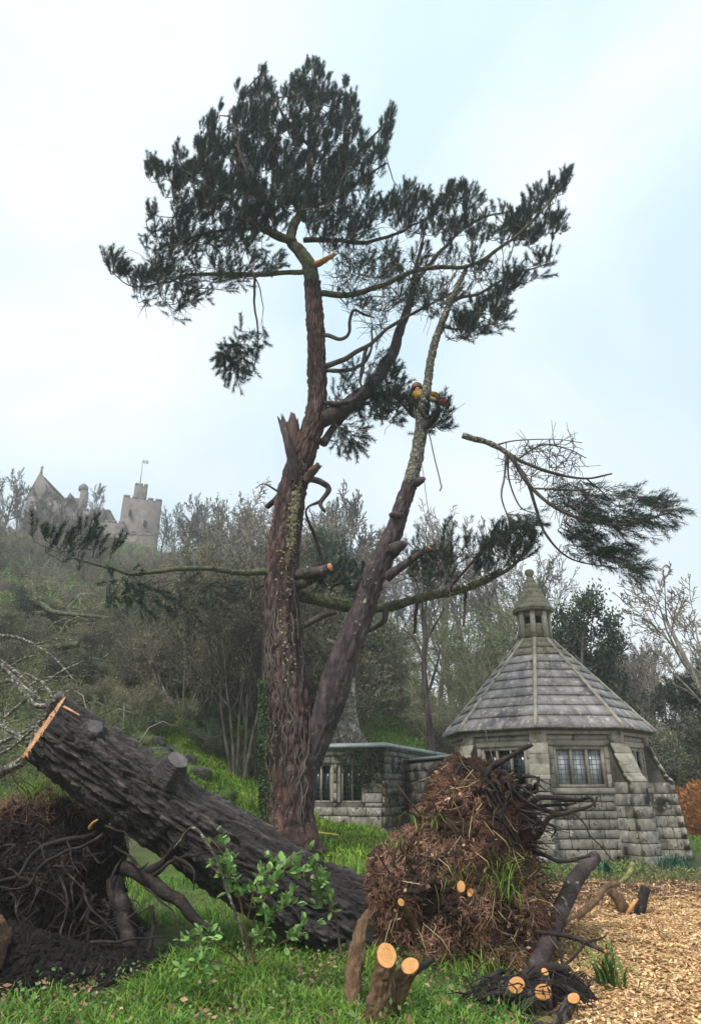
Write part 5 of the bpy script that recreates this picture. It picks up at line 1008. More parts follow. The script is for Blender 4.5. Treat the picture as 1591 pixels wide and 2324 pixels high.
for p, n in zip(P, N):
    d = unit(n * .7 + rvec(R) * .7 + np.array([.1, 0, -.5])); l = R.uniform(.15, .6); m_ = p + d * l * .5 + rvec(R) * .07; rt.tube([p - n * .05, m_, m_ + unit(d + rvec(R) * .7 + np.array([0, 0, -.5])) * l * .6], [R.uniform(.004, .013), .005, .002], 4, False)
tag(rt.build('fine_roots', M['root'], sm), kind='stuff')
for l in ([(230, 1880, 12, 8), (160, 1905, 11, 7.8), (90, 1925, 10, 7.7), (30, 1990, 9, 7.7), (-30, 2010, 7, 7.7)], [(250, 1890, 9, 7.9), (180, 1925, 8, 7.7), (110, 1955, 8, 7.6), (60, 2010, 6, 7.6)], [(140, 1990, 7, 7.7), (150, 2040, 6, 7.5), (146, 2110, 6, 7.45), (150, 2180, 4, 7.4)], [(190, 2000, 6, 7.7), (210, 2060, 5, 7.5), (250, 2120, 4, 7.45), (285, 2170, 3, 7.4)],
          [(60, 2145, 5, 7.4), (140, 2140, 6, 7.35), (240, 2138, 7, 7.3), (300, 2134, 6, 7.3), (375, 2125, 3, 7.3)], [(262, 2000, 40, 7.9), (275, 2080, 36, 7.7), (300, 2160, 32, 7.5), (340, 2240, 22, 7.3)], [(280, 1975, 34, 7.9), (340, 1995, 30, 7.8), (400, 2040, 26, 7.7), (450, 2090, 22, 7.6), (500, 2120, 12, 7.6)], [(290, 1985, 22, 7.9), (350, 1965, 17, 7.8), (395, 1925, 13, 7.7), (420, 1890, 9, 7.6), (440, 1878, 6, 7.6)],
          [(330, 1990, 10, 7.8), (400, 1950, 8, 7.7), (440, 1940, 6, 7.6), (480, 1928, 3, 7.6)], [(395, 1945, 9, 7.7), (420, 1960, 8, 7.6), (438, 1985, 6, 7.5), (436, 2020, 3, 7.5)], [(345, 2060, 9, 7.5), (345, 2100, 10, 7.5), (342, 2160, 12, 7.45), (345, 2210, 9, 7.4)], [(330, 2010, 5, 7.7), (370, 2040, 4, 7.6), (410, 2090, 3, 7.5)], [(250, 1880, 6, 7.8), (290, 1890, 5, 7.7), (300, 1930, 3, 7.6)], [(290, 1900, 5, 7.8), (296, 1850, 3, 7.7), (260, 1850, 2, 7.7)]): root_tube(sm, l, 7.8, wob=.05)
root_tube(sm, [(205, 1880, 8, 7.6), (212, 1868, 7, 7.55), (222, 1860, 4, 7.5)], 7.6, 'wood', 6, 'torn_root', .01)
def clods(G, n, parent, lo=.012, hi=.05):
    """loose lumps of earth on a surface"""
    P, N, _ = surf(G, n, 0, 1); mb = MB(); oc = np.array([(1, 0, 0), (-1, 0, 0), (0, 1, 0), (0, -1, 0), (0, 0, 1), (0, 0, -1)], float); s = (lo + (hi - lo) * NP.random((n, 1, 1)) ** 2.5) * (.6 + .8 * NP.random((n, 6, 1)))
    v = P[:, None] + oc[None] * s + NP.normal(size=(n, 6, 3)) * .004; a = np.arange(n)[:, None, None] * 6 + np.array([[0, 2, 4], [2, 1, 4], [1, 3, 4], [3, 0, 4], [2, 0, 5], [1, 2, 5], [3, 1, 5], [0, 3, 5]])[None]
    mb.add(v.reshape(-1, 3), a.reshape(-1, 3)); tag(mb.build('clods', M['soil' if parent is not mound else 'mound'], parent), kind='stuff')
clods(LG, 5000, sm); clods(RG, 9000, mound)
for q in range(46):
    x, y = R.uniform(-60, 290), R.uniform(1880, 2120); root_tube(sm, [(x, y, R.uniform(4, 9), 7.95), (x + R.uniform(-40, 50), y + R.uniform(-20, 50), R.uniform(3, 7), 7.7), (x + R.uniform(-70, 90), y + R.uniform(10, 110), 2, 7.55)], 7.8, 'root', 5, 'root', .06)
# spoil heap in front of the left plate, its left face cut clean and sandy
sh = at(60, 2230, 7.0); spoil, SGd = inflate([(-200, 2080), (-80, 2090), (30, 2110), (120, 2120), (220, 2140), (300, 2165), (380, 2190), (430, 2240), (380, 2290), (200, 2320), (-50, 2330), (-220, 2300)], 7.35, .55, .5, 14, .11, 20, 90); spo = spoil.build('spoil_heap', M['soil']); tag(spo, 'heap of loose black wet soil spilled below the dangling roots', 'soil heap')
fm = MB(); P, N, q = surf(SGd, 2600, 0, 1); strands(fm, P, N, .05 + .1 * NP.random(len(P)), .007, tint=NP.random(len(P)) ** 2); tag(fm.build('litter', M['soil_fibre'], spo), kind='stuff'); clods(SGd, 4500, spo)
lump = MB(); sb = at(-34, 2165, 6.9)
rk = ico_rock(5, .16, .2, .26, 16); rk.v = [v + sb for v in rk.v]; M['clay'] = mat('sandy_clay', [(.3, (.10, .055, .035)), (.5, (.22, .13, .08)), (.7, (.32, .21, .13))], 26, bump=1.5, bscale=70); tag(rk.build('clay_block', M['clay'], None), 'sandy brown clod of clay at the edge of the black soil heap', 'clay')

# ------------------------------------------------------------------ sawn stems in the front grass
def grounded(x, y, Y): p = at(x, y, Y); p[2] = gz(p[0], p[1]); return p
s1 = grounded(860, 2330, 6.0); stm = empty('sawn_stump', s1); tag(stm, 'clump of fibrous orange-brown stems sawn off with pale fresh tops in the grass', 'stump')
cut_stem(stm, [(850, 2420, 84, 6.1), (857, 2330, 74, 6.05), (866, 2250, 58, 6.0), (877, 2168, 47, 5.95)], 6, 'stem_bark', 'stem', s1, 40, .26); cut_stem(stm, [(858, 2420, 64, 6.2), (872, 2320, 58, 6.15), (900, 2250, 48, 6.15), (930, 2192, 37, 6.1)], 6, 'stem_bark', 'stem', s1, 36, .26)
P, W = path_px([(835, 2420, 50, 6.2), (815, 2330, 44, 6.3), (800, 2260, 40, 6.4), (806, 2180, 42, 6.5), (820, 2110, 30, 6.6), (835, 2070, 18, 6.8)], 6.3); b_ = MB(); bark_tube(b_, P, W, 60, 26, .03, (26, 7), 4); b_.build('stem', M['stem_bark'], stm, True)
root_tube(stm, [(920, 2225, 22, 6.3), (950, 2195, 18, 6.5), (985, 2185, 12, 6.8)], 6.4, 'root'); 
s2 = grounded(1200, 2330, 6.3); st2 = empty('sawn_roots', s2); tag(st2, 'dark wet roots with round orange sawn ends at the edge of the wood chips', 'stump')
for l in ([(1080, 2330, 52, 6.5), (1110, 2290, 46, 6.45), (1145, 2262, 40, 6.4), (1172, 2236, 33, 6.3)], [(1150, 2330, 60, 6.5), (1190, 2285, 46, 6.4), (1232, 2252, 34, 6.3)], [(1260, 2350, 40, 6.2), (1282, 2300, 32, 6.15), (1301, 2266, 24, 6.1)], [(1240, 2300, 30, 6.5), (1238, 2240, 26, 6.5), (1236, 2206, 16, 6.5)]): cut_stem(st2, l, 6.4, 'bark_dark', 'root', s2, 24, .16)
for l in ([(1040, 2340, 34, 6.5), (1090, 2275, 26, 6.5), (1120, 2245, 20, 6.5), (1132, 2215, 14, 6.5)], [(1240, 2230, 14, 6.6), (1300, 2250, 12, 6.5), (1345, 2290, 8, 6.4)], [(1100, 2330, 20, 6.3), (1180, 2320, 18, 6.2), (1250, 2330, 14, 6.1)], [(1180, 2235, 30, 6.7), (1240, 2200, 22, 6.7), (1290, 2200, 14, 6.7)], [(1060, 2300, 18, 6.7), (1090, 2240, 14, 6.8), (1140, 2210, 12, 6.9)], [(1080, 2275, 10, 6.4), (1110, 2258, 12, 6.35), (1148, 2252, 9, 6.3)], [(1180, 2290, 10, 6.2), (1200, 2310, 10, 6.2), (1230, 2325, 6, 6.2)]): root_tube(st2, l, 6.5)
rr_ = MB()
for q in range(160):
    p = at(R.uniform(1050, 1340), R.uniform(2210, 2330), R.uniform(6.2, 6.9)); d = rvec(R); d[2] = abs(d[2]) * .3; l = R.uniform(.1, .35); m_ = p + d * l * .5 + [0, 0, .04]; rr_.tube([p, m_, m_ + unit(d + rvec(R) * .6 - np.array([0, 0, .5])) * l * .5], [.007, .006, .003], 4, False)
tag(rr_.build('fine_roots', M['root'], st2), kind='stuff')
bk = inflate([(1040, 2250), (1100, 2215), (1180, 2205), (1260, 2200), (1330, 2240), (1350, 2320), (1200, 2360), (1030, 2350)], 6.75, .3, .3, 4, .08, 14, 60)[0]; bk.build('earth', M['soil'], st2)
# logs and leaning poles on the chips
def pole(name, lst, Y, mk, label, cat='log', seg=16, cutend=True, group=None, extra=()):
    P, W = path_px(lst, Y); o0 = P[0].copy(); r_ = empty(name, o0); tag(r_, label, cat, group); b_ = MB(); P2, W2, _, _ = bark_tube(b_, P, W, 70, seg, W.max() * .16, (20, 5), R.random() * 40); t = b_.build('stem', M[mk], r_, True)
    if cutend:
        d = unit(P2[-1] - P2[-3]); c = MB(); c.tube([P2[-1] - d * .01, P2[-1] + d * .008], [W2[-1] * .92] * 2, 14); child(c, 'cut_face', M['old_cut'] if cutend == 'old' else M['wood'], t, o0)
    for l in extra: root_tube(r_, l, Y, mk, 7, 'side_stem')
    return r_
pole('leaning_log', [(1215, 2200, 38, 7.6), (1255, 2105, 42, 8.1), (1275, 2060, 39, 8.4), (1310, 1990, 35, 8.8), (1350, 1945, 29, 9.1)], 8.3, 'bark', 'stout purplish-grey log leaning up from the root plate towards the cottage', cutend='old', seg=24)
pole('bent_pole', [(1270, 2122, 17, 9.3), (1310, 2080, 16, 9.6), (1350, 2045, 15, 9.9), (1372, 2015, 14, 10.1), (1400, 2005, 12, 10.4)], 9.6, 'stem_bark', 'thin bent brown pole propped beside the leaning log', 'pole', 12)
pole('broken_branch', [(1425, 2084, 30, 10.7), (1405, 2045, 26, 10.7), (1382, 2018, 20, 10.7)], 10.7, 'stem_bark', 'short stout broken branch standing tilted in the brown litter', 'branch', 14, 'old')
pole('forked_stub', [(1444, 2088, 24, 10.7), (1455, 2050, 25, 10.75), (1464, 2015, 21, 10.8)], 10.7, 'root', 'dark bent branch stub with blunt top standing on the wood chips', 'branch', 14, 'old')
pole('pale_splint', [(1420, 2078, 8, 10.6), (1435, 2055, 9, 10.6), (1446, 2040, 5, 10.65)], 10.6, 'wood', 'pale splintered stick of fresh wood between the dark branch stubs', 'stick', 8, False)
pole('mossy_stick', [(1400, 2012, 12, 13.6), (1425, 1985, 13, 13.7), (1436, 1962, 15, 13.8)], 13.6, 'moss', 'short mossy green stick poking from the brush below the cottage', 'stick', 10, False)
pole('fallen_twig', [(1218, 2115, 10, 7.2), (1290, 2125, 11, 7.1), (1340, 2145, 10, 7.0), (1374, 2160, 10, 6.9)], 7.1, 'root', 'thin dark fallen branch lying over the edge of the wood chips', 'branch', 8, True, None, ([(1325, 2142, 6, 7.0), (1350, 2132, 5, 7.05), (1372, 2122, 3, 7.1)], [(1262, 2120, 6, 7.2), (1272, 2190, 7, 7.0), (1285, 2260, 6, 6.9)], [(1325, 2145, 7, 7.0), (1280, 2190, 6, 6.9), (1200, 2235, 3, 6.8)]))
yh = [hit(x, y, 40)[1] - .15 for x, y in ((718, 1890), (770, 1897), (812, 1905))]
pole('yellow_pole', [(718, 1889, 5, yh[0]), (770, 1896, 5, yh[1]), (812, 1904, 4, yh[2])], 13.6, 'yellow', 'thin yellow pole lying in the grass beside the pine base', 'pole', 8, False)

# ------------------------------------------------------------------ leafy sapling and arching bare stem in front of the trunk
LEAF = []
for s in range(5):
    rng = random.Random(s); l = MB(); pr = [(0, 0), (.15, .16), (.38, .30), (.62, .31), (.84, .18), (1, 0)]; V = []; cv = rng.uniform(-.25, .3)
    for (t, w) in pr: V += [(t, -w, .16 * w + cv * t * t), (t, 0, cv * t * t), (t, w, .16 * w + cv * t * t)]
    l.add(V, [[3 * k, 3 * k + 3, 3 * k + 4, 3 * k + 1] for k in range(5)] + [[3 * k + 1, 3 * k + 4, 3 * k + 5, 3 * k + 2] for k in range(5)]); me = l.mesh('leaf', True); me.materials.append(M['leaf']); LEAF.append(me)
def leaf(parent, org, p, d, size, rng):
    o = bpy.data.objects.new('leaf', rng.choice(LEAF)); COL.objects.link(o); o.parent = parent; d = unit(np.array(d)); x = Vector(d); y = Vector((0, 0, 1)).cross(x); y = y.normalized() if y.length > .05 else Vector((0, 1, 0)); y = Quaternion(x, rng.uniform(-.9, .9)) @ y; z = x.cross(y)
    m = Matrix((x, y, z)).transposed().to_4x4() @ Matrix.Diagonal((size, size * .95, size, 1)); m.translation = Vector(np.array(p) - org); o.matrix_local = m
def sapling(stems, label, Y, nl, size, seed):
    rng = random.Random(seed); P0 = at(*stems[0][0][:2], stems[0][0][3] if len(stems[0][0]) > 3 else Y); r_ = empty('sapling', P0); tag(r_, label, 'sapling')
    for s in stems:
        P, W = path_px(s, Y); Q = catmull(np.column_stack([P, W]), len(P) * 6); b_ = MB(); b_.tube(Q[:, :3], np.maximum(Q[:, 3], .003), 6); b_.build('stem', M['stem_bark'], r_, True); n = int(nl * len(P))
        for k in range(n):
            t = rng.uniform(.35, 1) ** .8; i = min(len(Q) - 1, int(t * len(Q))); ax = unit(Q[min(i + 1, len(Q) - 1), :3] - Q[i - 1, :3]); off = unit(rvec(rng) + np.array([0, -.5, .4])); p = Q[i, :3] + off * rng.uniform(.02, .10)
            for q in range(rng.choice([2, 3, 4])): leaf(r_, P0, p, unit(off * .8 + ax * .4 + rvec(rng) * .8 + np.array([0, 0, .15])), size * rng.uniform(.65, 1.25), rng)
    return r_
sapling([[(580, 2190, 6), (560, 2120, 5), (540, 2020, 4, 6.9), (515, 1950, 3, 6.9), (480, 1905, 2, 6.9)], [(560, 2100, 4), (580, 2010, 3, 6.8), (600, 1960, 2, 6.8)], [(565, 2120, 4), (590, 2060, 3, 6.7), (640, 1980, 2, 6.7), (665, 1960, 2, 6.7)], [(570, 2150, 4), (620, 2080, 3, 6.8), (660, 2050, 2, 6.8)], [(550, 2060, 3), (520, 1990, 2, 6.85), (500, 1960, 2, 6.85)]], 'young sapling with fresh green oval leaves in front of the fallen trunk', 6.95, 5.5, .078, 3)
sapling([[(775, 2175, 5), (760, 2080, 4), (730, 2010, 3, 7.0), (690, 1990, 3, 6.9), (625, 1970, 2, 6.9)], [(770, 2110, 3), (740, 2020, 3), (715, 1980, 2, 7), (705, 1955, 2, 7)], [(765, 2090, 3), (735, 2050, 2), (730, 2030, 2)]], 'thin sapling with few green leaves at the butt of the fallen trunk', 7.1, 4.6, .078, 4)
sapling([[(560, 2200, 4), (520, 2160, 4, 6.7), (470, 2130, 3, 6.6), (430, 2150, 2, 6.5)], [(580, 2190, 4), (620, 2150, 3, 6.7), (680, 2120, 2, 6.6), (700, 2100, 2, 6.6)], [(560, 2190, 4), (590, 2130, 3), (610, 2080, 2)], [(520, 2190, 3, 6.5), (470, 2180, 3, 6.4), (430, 2200, 2, 6.4)]], 'low spreading sapling with green leaves rising from the front grass', 6.75, 5.0, .07, 5)
pole('arching_branch', [(560, 2190, 6, 6.9), (548, 2110, 7, 6.85), (512, 2010, 7, 6.8), (494, 1955, 6, 6.75), (468, 1912, 7, 6.75), (452, 1886, 6, 6.8), (432, 1880, 6, 6.9), (412, 1905, 5, 7.0), (395, 1925, 4, 7.1)], 6.8, 'bark_lichen', 'pale bare stem arching over in front of the dark fallen trunk', 'branch', 10, False)
M['ivy2'] = mat('weed_leaves', [(.3, (.06, .14, .04)), (.7, (.15, .26, .08))], 3, tint=((.5, .5, .5), (1.5, 1.4, 1.3)), rough=.55, trans=.2)
# ------------------------------------------------------------------ grass, chips, undergrowth
def on_ground(q):
    n1 = fbm(q, .9, 4); am = np.clip((np.hypot(q[:, 0], q[:, 1]) - 4) / 40, .03, .6)
    return np.column_stack([q, ground_z(q[:, 0], q[:, 1]) + n1 * am * .5 + .05 * np.abs(n1) * in_poly(q[:, 0], q[:, 1], CHIPS)])
def scatter_grass(polys_n, name, label, h, w, mk, lean=1.0, patch=0.0):
    mb = MB()
    for poly, n in polys_n:
        q = rand_in(poly, n)
        if patch: q = q[(np.array([mn.noise(Vector((a * .9, b * .9, 3))) for a, b in q]) + NP.random(len(q)) * .6) > -patch + .3]
        P = on_ground(q); P[:, 2] -= .01; d = np.hypot(q[:, 0], q[:, 1]); hn_ = .75 + .9 * np.clip(fbm(np.column_stack([q, q[:, :1] * 0]), 1.7, 3), -.6, .8); blades(mb, P, h * hn_ * (.35 + .95 * NP.random(len(P)) ** 1.5), w * (.7 + .6 * NP.random(len(P))), lean)
    return tag(mb.build(name, M[mk]), label, 'grass', kind='stuff')
scatter_grass([([(-3.6, 5), (-3.3, 6.4), (-2.0, 6.7), (-1.6, 7.6), (-1.55, 9.3), (.2, 9.3), (.35, 7.2), (1.25, 6.2), (1.2, 4.8)], 30000), ([(-3, 9), (-3.2, 11), (-1, 12), (.2, 11), (.2, 9)], 6000)], 'grass', 'lush green grass in front of the fallen trunk', .21, .0085, 'grass', 1.1)
scatter_grass([([(-6, 4.8), (-6, 6.3), (-3.2, 6.5), (-2.2, 6.6), (-2, 4.8)], 5000)], 'grass', 'sparse yellowing grass on the soil below the black heap', .15, .008, 'straw', 1.2, .1)
scatter_grass([([(-3.2, 15), (-7, 24), (-5.5, 28.5), (-3.0, 26), (-2.1, 21), (-1.9, 16)], 26000), ([(-1.5, 13), (-1.2, 22), (.9, 21.4), (1.6, 19.6), (1.5, 14)], 13000), ([(-.4, 28.5), (-.6, 31), (1.5, 34.5), (5, 32.5), (5, 29), (3, 28)], 7000), ([(9.2, 20), (9.5, 27), (24, 33), (24, 26)], 9000)], 'bank_grass', 'bright green grass on the banks round the pine and outhouse', .20, .022, 'grass_far', 1.0, .35)
mb = MB(); P = on_ground(rand_in([(-4.5, 5), (-4, 7), (-1.6, 7.4), (.3, 8.6), (1.3, 6.6), (1.3, 5)], 2600)); n = len(P); P[:, 2] += .10 * NP.random(n); leaf_quads(mb, P, NP.normal(size=(n, 3)) * [1, 1, .4], .03 + .06 * NP.random(n), .02 + .02 * NP.random(n), NP.random(n)); tag(mb.build('leaf_litter', M['deadleaf']), 'dead brown leaves scattered through the front grass', 'litter', kind='stuff')
mb = MB(); P = on_ground(rand_in([(-3.2, 5), (-2.6, 6.8), (-1.5, 8), (.3, 8.6), (1.2, 6.6), (1.2, 5)], 2400)); n = len(P); P[:, 2] += .03 + .15 * NP.random(n); leaf_quads(mb, P, NP.normal(size=(n, 3)) + [0, 0, .5], .022 + .035 * NP.random(n), .016 + .016 * NP.random(n), NP.random(n)); tag(mb.build('broadleaf_weeds', M['ivy2']), 'small broad-leaved weeds growing through the front grass', 'weeds', kind='stuff')
mb = MB()                                                       # wood chips
for poly, n in (([(1.5, 5.0), (1.6, 6.6), (2.1, 8.3), (2.7, 10.2), (3.6, 11.2), (5.4, 12.4), (9, 13), (9, 7), (6, 4.5)], 42000), ([(1.4, 6.5), (2.1, 11.5), (3.2, 14.4), (9, 15.2), (9, 12.8), (5, 12), (3, 10.4)], 6000)):
    P = on_ground(rand_in(poly, n)); P[:, 2] += .006 + .03 * NP.random(n); D = unit(NP.normal(size=(n, 3)) * [1, 1, .35]); S = unit(np.cross(D, NP.normal(size=(n, 3)) * .35 + [0, 0, 1])); l = (.010 + .036 * NP.random((n, 1)) ** 2); w = .005 + .012 * NP.random((n, 1)); h = np.cross(D, S) * .004
    a = P - D * l - S * w; b = P + D * l - S * w * .7; c = P + D * l * .8 + S * w; d = P - D * l * .9 + S * w; v = np.stack([a + h, b + h, c + h, d + h, a - h, b - h, c - h, d - h], 1).reshape(-1, 3); o = np.arange(n)[:, None] * 8
    mb.add(v, o + [0, 1, 2, 3], o + [0, 4, 5, 1], o + [1, 5, 6, 2], o + [2, 6, 7, 3], o + [3, 7, 4, 0], tint=np.repeat(NP.random(n), 8))
tag(mb.build('wood_chips', M['chips_mesh']), 'bright orange wood chips strewn over the ground', 'wood chips', kind='stuff')
mb = MB(); P = on_ground(rand_in([(1.3, 6.5), (1.9, 9), (2.2, 12), (3.2, 14.6), (6, 15.2), (10, 15.4), (10, 12.8), (6, 12.2), (3.2, 10.6), (2.2, 8.2)], 17000)); strands(mb, P + [0, 0, .02], np.tile([0, 0, 1.0], (len(P), 1)), .06 + .14 * NP.random(len(P)), .008, .7, 0); tag(mb.build('brown_litter', M['fibre']), 'brown shredded litter between the wood chips and the cottage', 'litter', kind='stuff')
mb = MB(); P = on_ground(rand_in([(1.8, 12.2), (2.4, 17.0), (4.6, 16.9), (6.2, 16.6), (6.8, 15.6), (9, 15.4), (9, 14.7), (3.2, 14.2)], 15000)); n = len(P); D = NP.normal(size=(n, 3)) * [1, 1, .5] + [0, 0, .5]; P[:, 2] += .16 * NP.random(n) * (NP.random(n) < .6); leaf_quads(mb, P, D, .05 + .07 * NP.random(n), .022, NP.random(n)); tag(mb.build('low_brush', M['cover']), 'low dull green brush strewn in front of the cottage wall', 'undergrowth', kind='stuff')
def clump(x, y, Y, n, h, w, label, mk='grass', wide=.1, name='leafy_clump', lean=.8, dist=None):
    p = hit(x, y, 60) if Y is None else grounded(x, y, Y); b_ = MB(); bs = p + NP.normal(size=(n, 3)) * [wide, wide, 0]; blades(b_, bs, h * (.45 + .7 * NP.random(n)), w * (.7 + .5 * NP.random(n)), lean); o = b_.build(name, M[mk]); tag(o, label, 'plant'); return o
M['iris'] = mat('strap_leaves', [(.3, (.05, .12, .03)), (.7, (.14, .22, .05))], 4, tint=((.5, .5, .5), (1.4, 1.3, 1.1)), rough=.5, trans=.2)
M['bluegreen'] = mat('bluish_leaves', [(.3, (.03, .11, .075)), (.7, (.07, .19, .11))], 4, tint=((.5, .5, .5), (1.3, 1.3, 1.3)), rough=.6, trans=.2)
clump(1385, 2245, 7.15, 30, .42, .030, 'clump of long green strap leaves growing through the wood chips', 'iris', .07, 'strap_leaf_plant', .9)
clump(1530, 1958, 16.6, 150, .42, .022, 'bluish-green clump of narrow leaves at the cottage corner buttress', 'bluegreen', .18); clump(1372, 1955, 15.6, 40, .42, .035, 'small bluish-green clump of narrow leaves below the cottage window', 'bluegreen', .05)
clump(800, 1945, 12.5, 120, .5, .018, 'tall bright grass clump between the trunk butt and the brown root plate', 'grass', .22, 'grass_clump', 1.0); clump(20, 1850, 9.6, 130, .55, .012, 'pale dry grass clump above the black root plate', 'straw', .3, 'grass_clump', .9); clump(1350, 2185, 8.0, 26, .4, .012, 'thin grass clump at the foot of the leaning log', 'iris', .12, 'grass_clump', 1.2)

# undergrowth over the whole bank: ivy, bramble, dead stems
mb = MB(); tot = 0
for poly, n, s in (([(-14, 9), (-16, 30), (-8, 30), (-6.5, 24), (-3.2, 15), (-4, 11.5), (-7, 10.5)], 46000, .075), ([(-16, 28), (-30, 60), (0, 60), (3, 36), (-1, 29), (-6, 29)], 60000, .15), ([(-30, 58), (-75, 118), (5, 118), (8, 60)], 46000, .34), ([(-1, 30), (3, 60), (20, 70), (34, 60), (30, 34), (14, 32), (8, 30)], 34000, .16)):
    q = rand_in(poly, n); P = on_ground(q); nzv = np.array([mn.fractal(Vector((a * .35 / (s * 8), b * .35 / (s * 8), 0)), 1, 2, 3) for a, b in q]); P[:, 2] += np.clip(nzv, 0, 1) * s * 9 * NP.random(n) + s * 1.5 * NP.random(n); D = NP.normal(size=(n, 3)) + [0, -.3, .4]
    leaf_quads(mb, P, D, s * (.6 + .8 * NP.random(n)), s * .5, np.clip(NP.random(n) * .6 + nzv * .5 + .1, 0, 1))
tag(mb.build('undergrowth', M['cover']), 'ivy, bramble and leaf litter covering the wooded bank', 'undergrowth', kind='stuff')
mb = MB(); q = np.vstack([rand_in([(-14, 11), (-13, 28), (-6, 27), (-5, 15), (-7, 12)], 130), rand_in([(-14, 28), (-22, 48), (-2, 48), (-1, 30)], 240), rand_in([(-1, 31), (0, 44), (16, 44), (10, 31)], 300)])
for p in on_ground(q):
    l = R.uniform(.3, 1.0) * (1 + p[1] / 40); a = R.uniform(0, 6.28); d = np.array([math.cos(a), math.sin(a), R.uniform(.2, 1.2)]); e = p + d * l * .6; mb.tube([p, (p + e) / 2 + [0, 0, l * .2], e, e + d * [1, 1, -.3] * l * .3], [.007 + .0003 * p[1]] * 3 + [.005], 4, False, tint=R.random())
tag(mb.build('dead_stems', M['twig_grey']), 'pale dead bramble stems arching over the bank', 'undergrowth', kind='stuff')

# ------------------------------------------------------------------ background trees and shrubs: a few kinds, each copied and turned
def kind(parts, cat):
    r = empty(cat[0])
    for (n, mb, m, st) in parts:
        o = bpy.data.objects.new(n, mb.mesh(n)); COL.objects.link(o); o.data.materials.append(M[m]); o.parent = r
        if st: o['kind'] = 'stuff'
    return r
def tip_leaves(tips, n, s, spread):
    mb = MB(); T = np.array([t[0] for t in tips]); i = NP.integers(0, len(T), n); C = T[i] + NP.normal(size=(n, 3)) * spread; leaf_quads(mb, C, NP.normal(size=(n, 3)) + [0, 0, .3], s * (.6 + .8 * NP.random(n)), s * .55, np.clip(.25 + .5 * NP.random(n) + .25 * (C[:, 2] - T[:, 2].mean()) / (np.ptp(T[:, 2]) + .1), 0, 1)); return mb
KIND = {}
for k in range(4):
    b, t = bare_mesh(100 + k, 8, .15); KIND['bare%d' % k] = kind([('branches', b, 'twig_grey', False)], ['bare_tree'])
for k in range(3):
    b, t = bare_mesh(900 + k, 8, .16, seg=(8, 6, 5, 4), n=(10, 8, 7), rmin=.026, t0=(.2, .15, .1)); KIND['farb%d' % k] = kind([('branches', b, 'twig', False)], ['bare_tree'])
for k in range(3):
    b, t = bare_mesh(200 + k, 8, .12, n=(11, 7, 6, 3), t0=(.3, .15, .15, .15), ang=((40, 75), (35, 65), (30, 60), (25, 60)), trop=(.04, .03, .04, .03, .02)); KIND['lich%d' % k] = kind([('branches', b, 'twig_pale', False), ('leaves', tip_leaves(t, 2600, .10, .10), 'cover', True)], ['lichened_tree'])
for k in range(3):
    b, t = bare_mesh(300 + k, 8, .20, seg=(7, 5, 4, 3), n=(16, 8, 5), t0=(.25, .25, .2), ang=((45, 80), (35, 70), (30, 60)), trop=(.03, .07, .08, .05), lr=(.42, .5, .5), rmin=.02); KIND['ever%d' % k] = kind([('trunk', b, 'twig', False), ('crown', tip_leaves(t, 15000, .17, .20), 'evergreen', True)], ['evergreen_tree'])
for k in range(3):
    mb = MB(); tips = []; rng = random.Random(400 + k)
    for s in range(9):
        a = rng.uniform(0, 6.28); d = unit(np.array([math.cos(a) * .55, math.sin(a) * .55, 1.0])); grow(mb, np.array([math.cos(a), math.sin(a), 0]) * rng.uniform(0, .35), d, .05, rng.uniform(1.8, 2.8), 0, dict(BARE, seg=(5, 4, 3, 3), n=(7, 5, 4), t0=(.3, .2, .2), ang=((25, 60), (25, 60), (25, 60)), trop=(.04, .05, .05, .03), lr=(.5, .5, .55), rmin=.008, wob=(.14, .2, .25, .25), sides=(5, 4, 3, 3)), rng, tips)
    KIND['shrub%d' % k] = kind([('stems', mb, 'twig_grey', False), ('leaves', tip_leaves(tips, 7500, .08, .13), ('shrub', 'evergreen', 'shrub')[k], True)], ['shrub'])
for k in range(2):
    mb = MB(); tips = []; rng = random.Random(500 + k)
    for s in range(5):
        a = s * 1.3 + rng.random(); d = unit(np.array([math.cos(a) * .28, math.sin(a) * .28, 1.0])); grow(mb, np.array([math.cos(a), math.sin(a), 0]) * .2, d, .075, rng.uniform(4.4, 6), 0, dict(BARE, n=(7, 6, 5, 3), t0=(.4, .25, .15, .15)), rng, tips)
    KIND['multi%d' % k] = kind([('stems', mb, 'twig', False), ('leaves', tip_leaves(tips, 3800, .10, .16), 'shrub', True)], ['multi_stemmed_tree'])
for k in range(3):
    mb = MB(); tips = []; rng = random.Random(800 + k)
    for s in range(7):
        a = rng.uniform(0, 6.28); d = unit(np.array([math.cos(a) * .6, math.sin(a) * .6, 1.0])); grow(mb, np.array([math.cos(a), math.sin(a), 0]) * rng.uniform(0, .8), d, .07, rng.uniform(3.2, 5.2), 0, dict(BARE, n=(8, 6, 5, 3), t0=(.15, .15, .15, .15), rmin=.013), rng, tips)
    KIND['scrub%d' % k] = kind([('stems', mb, 'twig_grey', False), ('leaves', tip_leaves(tips, 2600, .09, .16), 'shrub', True)], ['thicket_bush'])
b, t = bare_mesh(640, 8, .17, n=(10, 6, 4), seg=(8, 5, 4, 3), t0=(.45, .35, .2), ang=((55, 85), (35, 65), (30, 60)), trop=(.03, .06, .08, .05), lr=(.42, .5, .5), rmin=.018); pm = MB(); T = np.array([x[0] for x in t]); D = np.array([x[1] for x in t]); shoots(pm, np.repeat(T, 3, 0) + NP.normal(size=(len(T) * 3, 3)) * .18, np.repeat(D, 3, 0) + NP.normal(size=(len(T) * 3, 3)) * .5 + [0, 0, .5], .3, 16, .26, .03); KIND['pine0'] = kind([('trunk', b, 'bark', False), ('crown', pm, 'needles', True)], ['small_pine'])
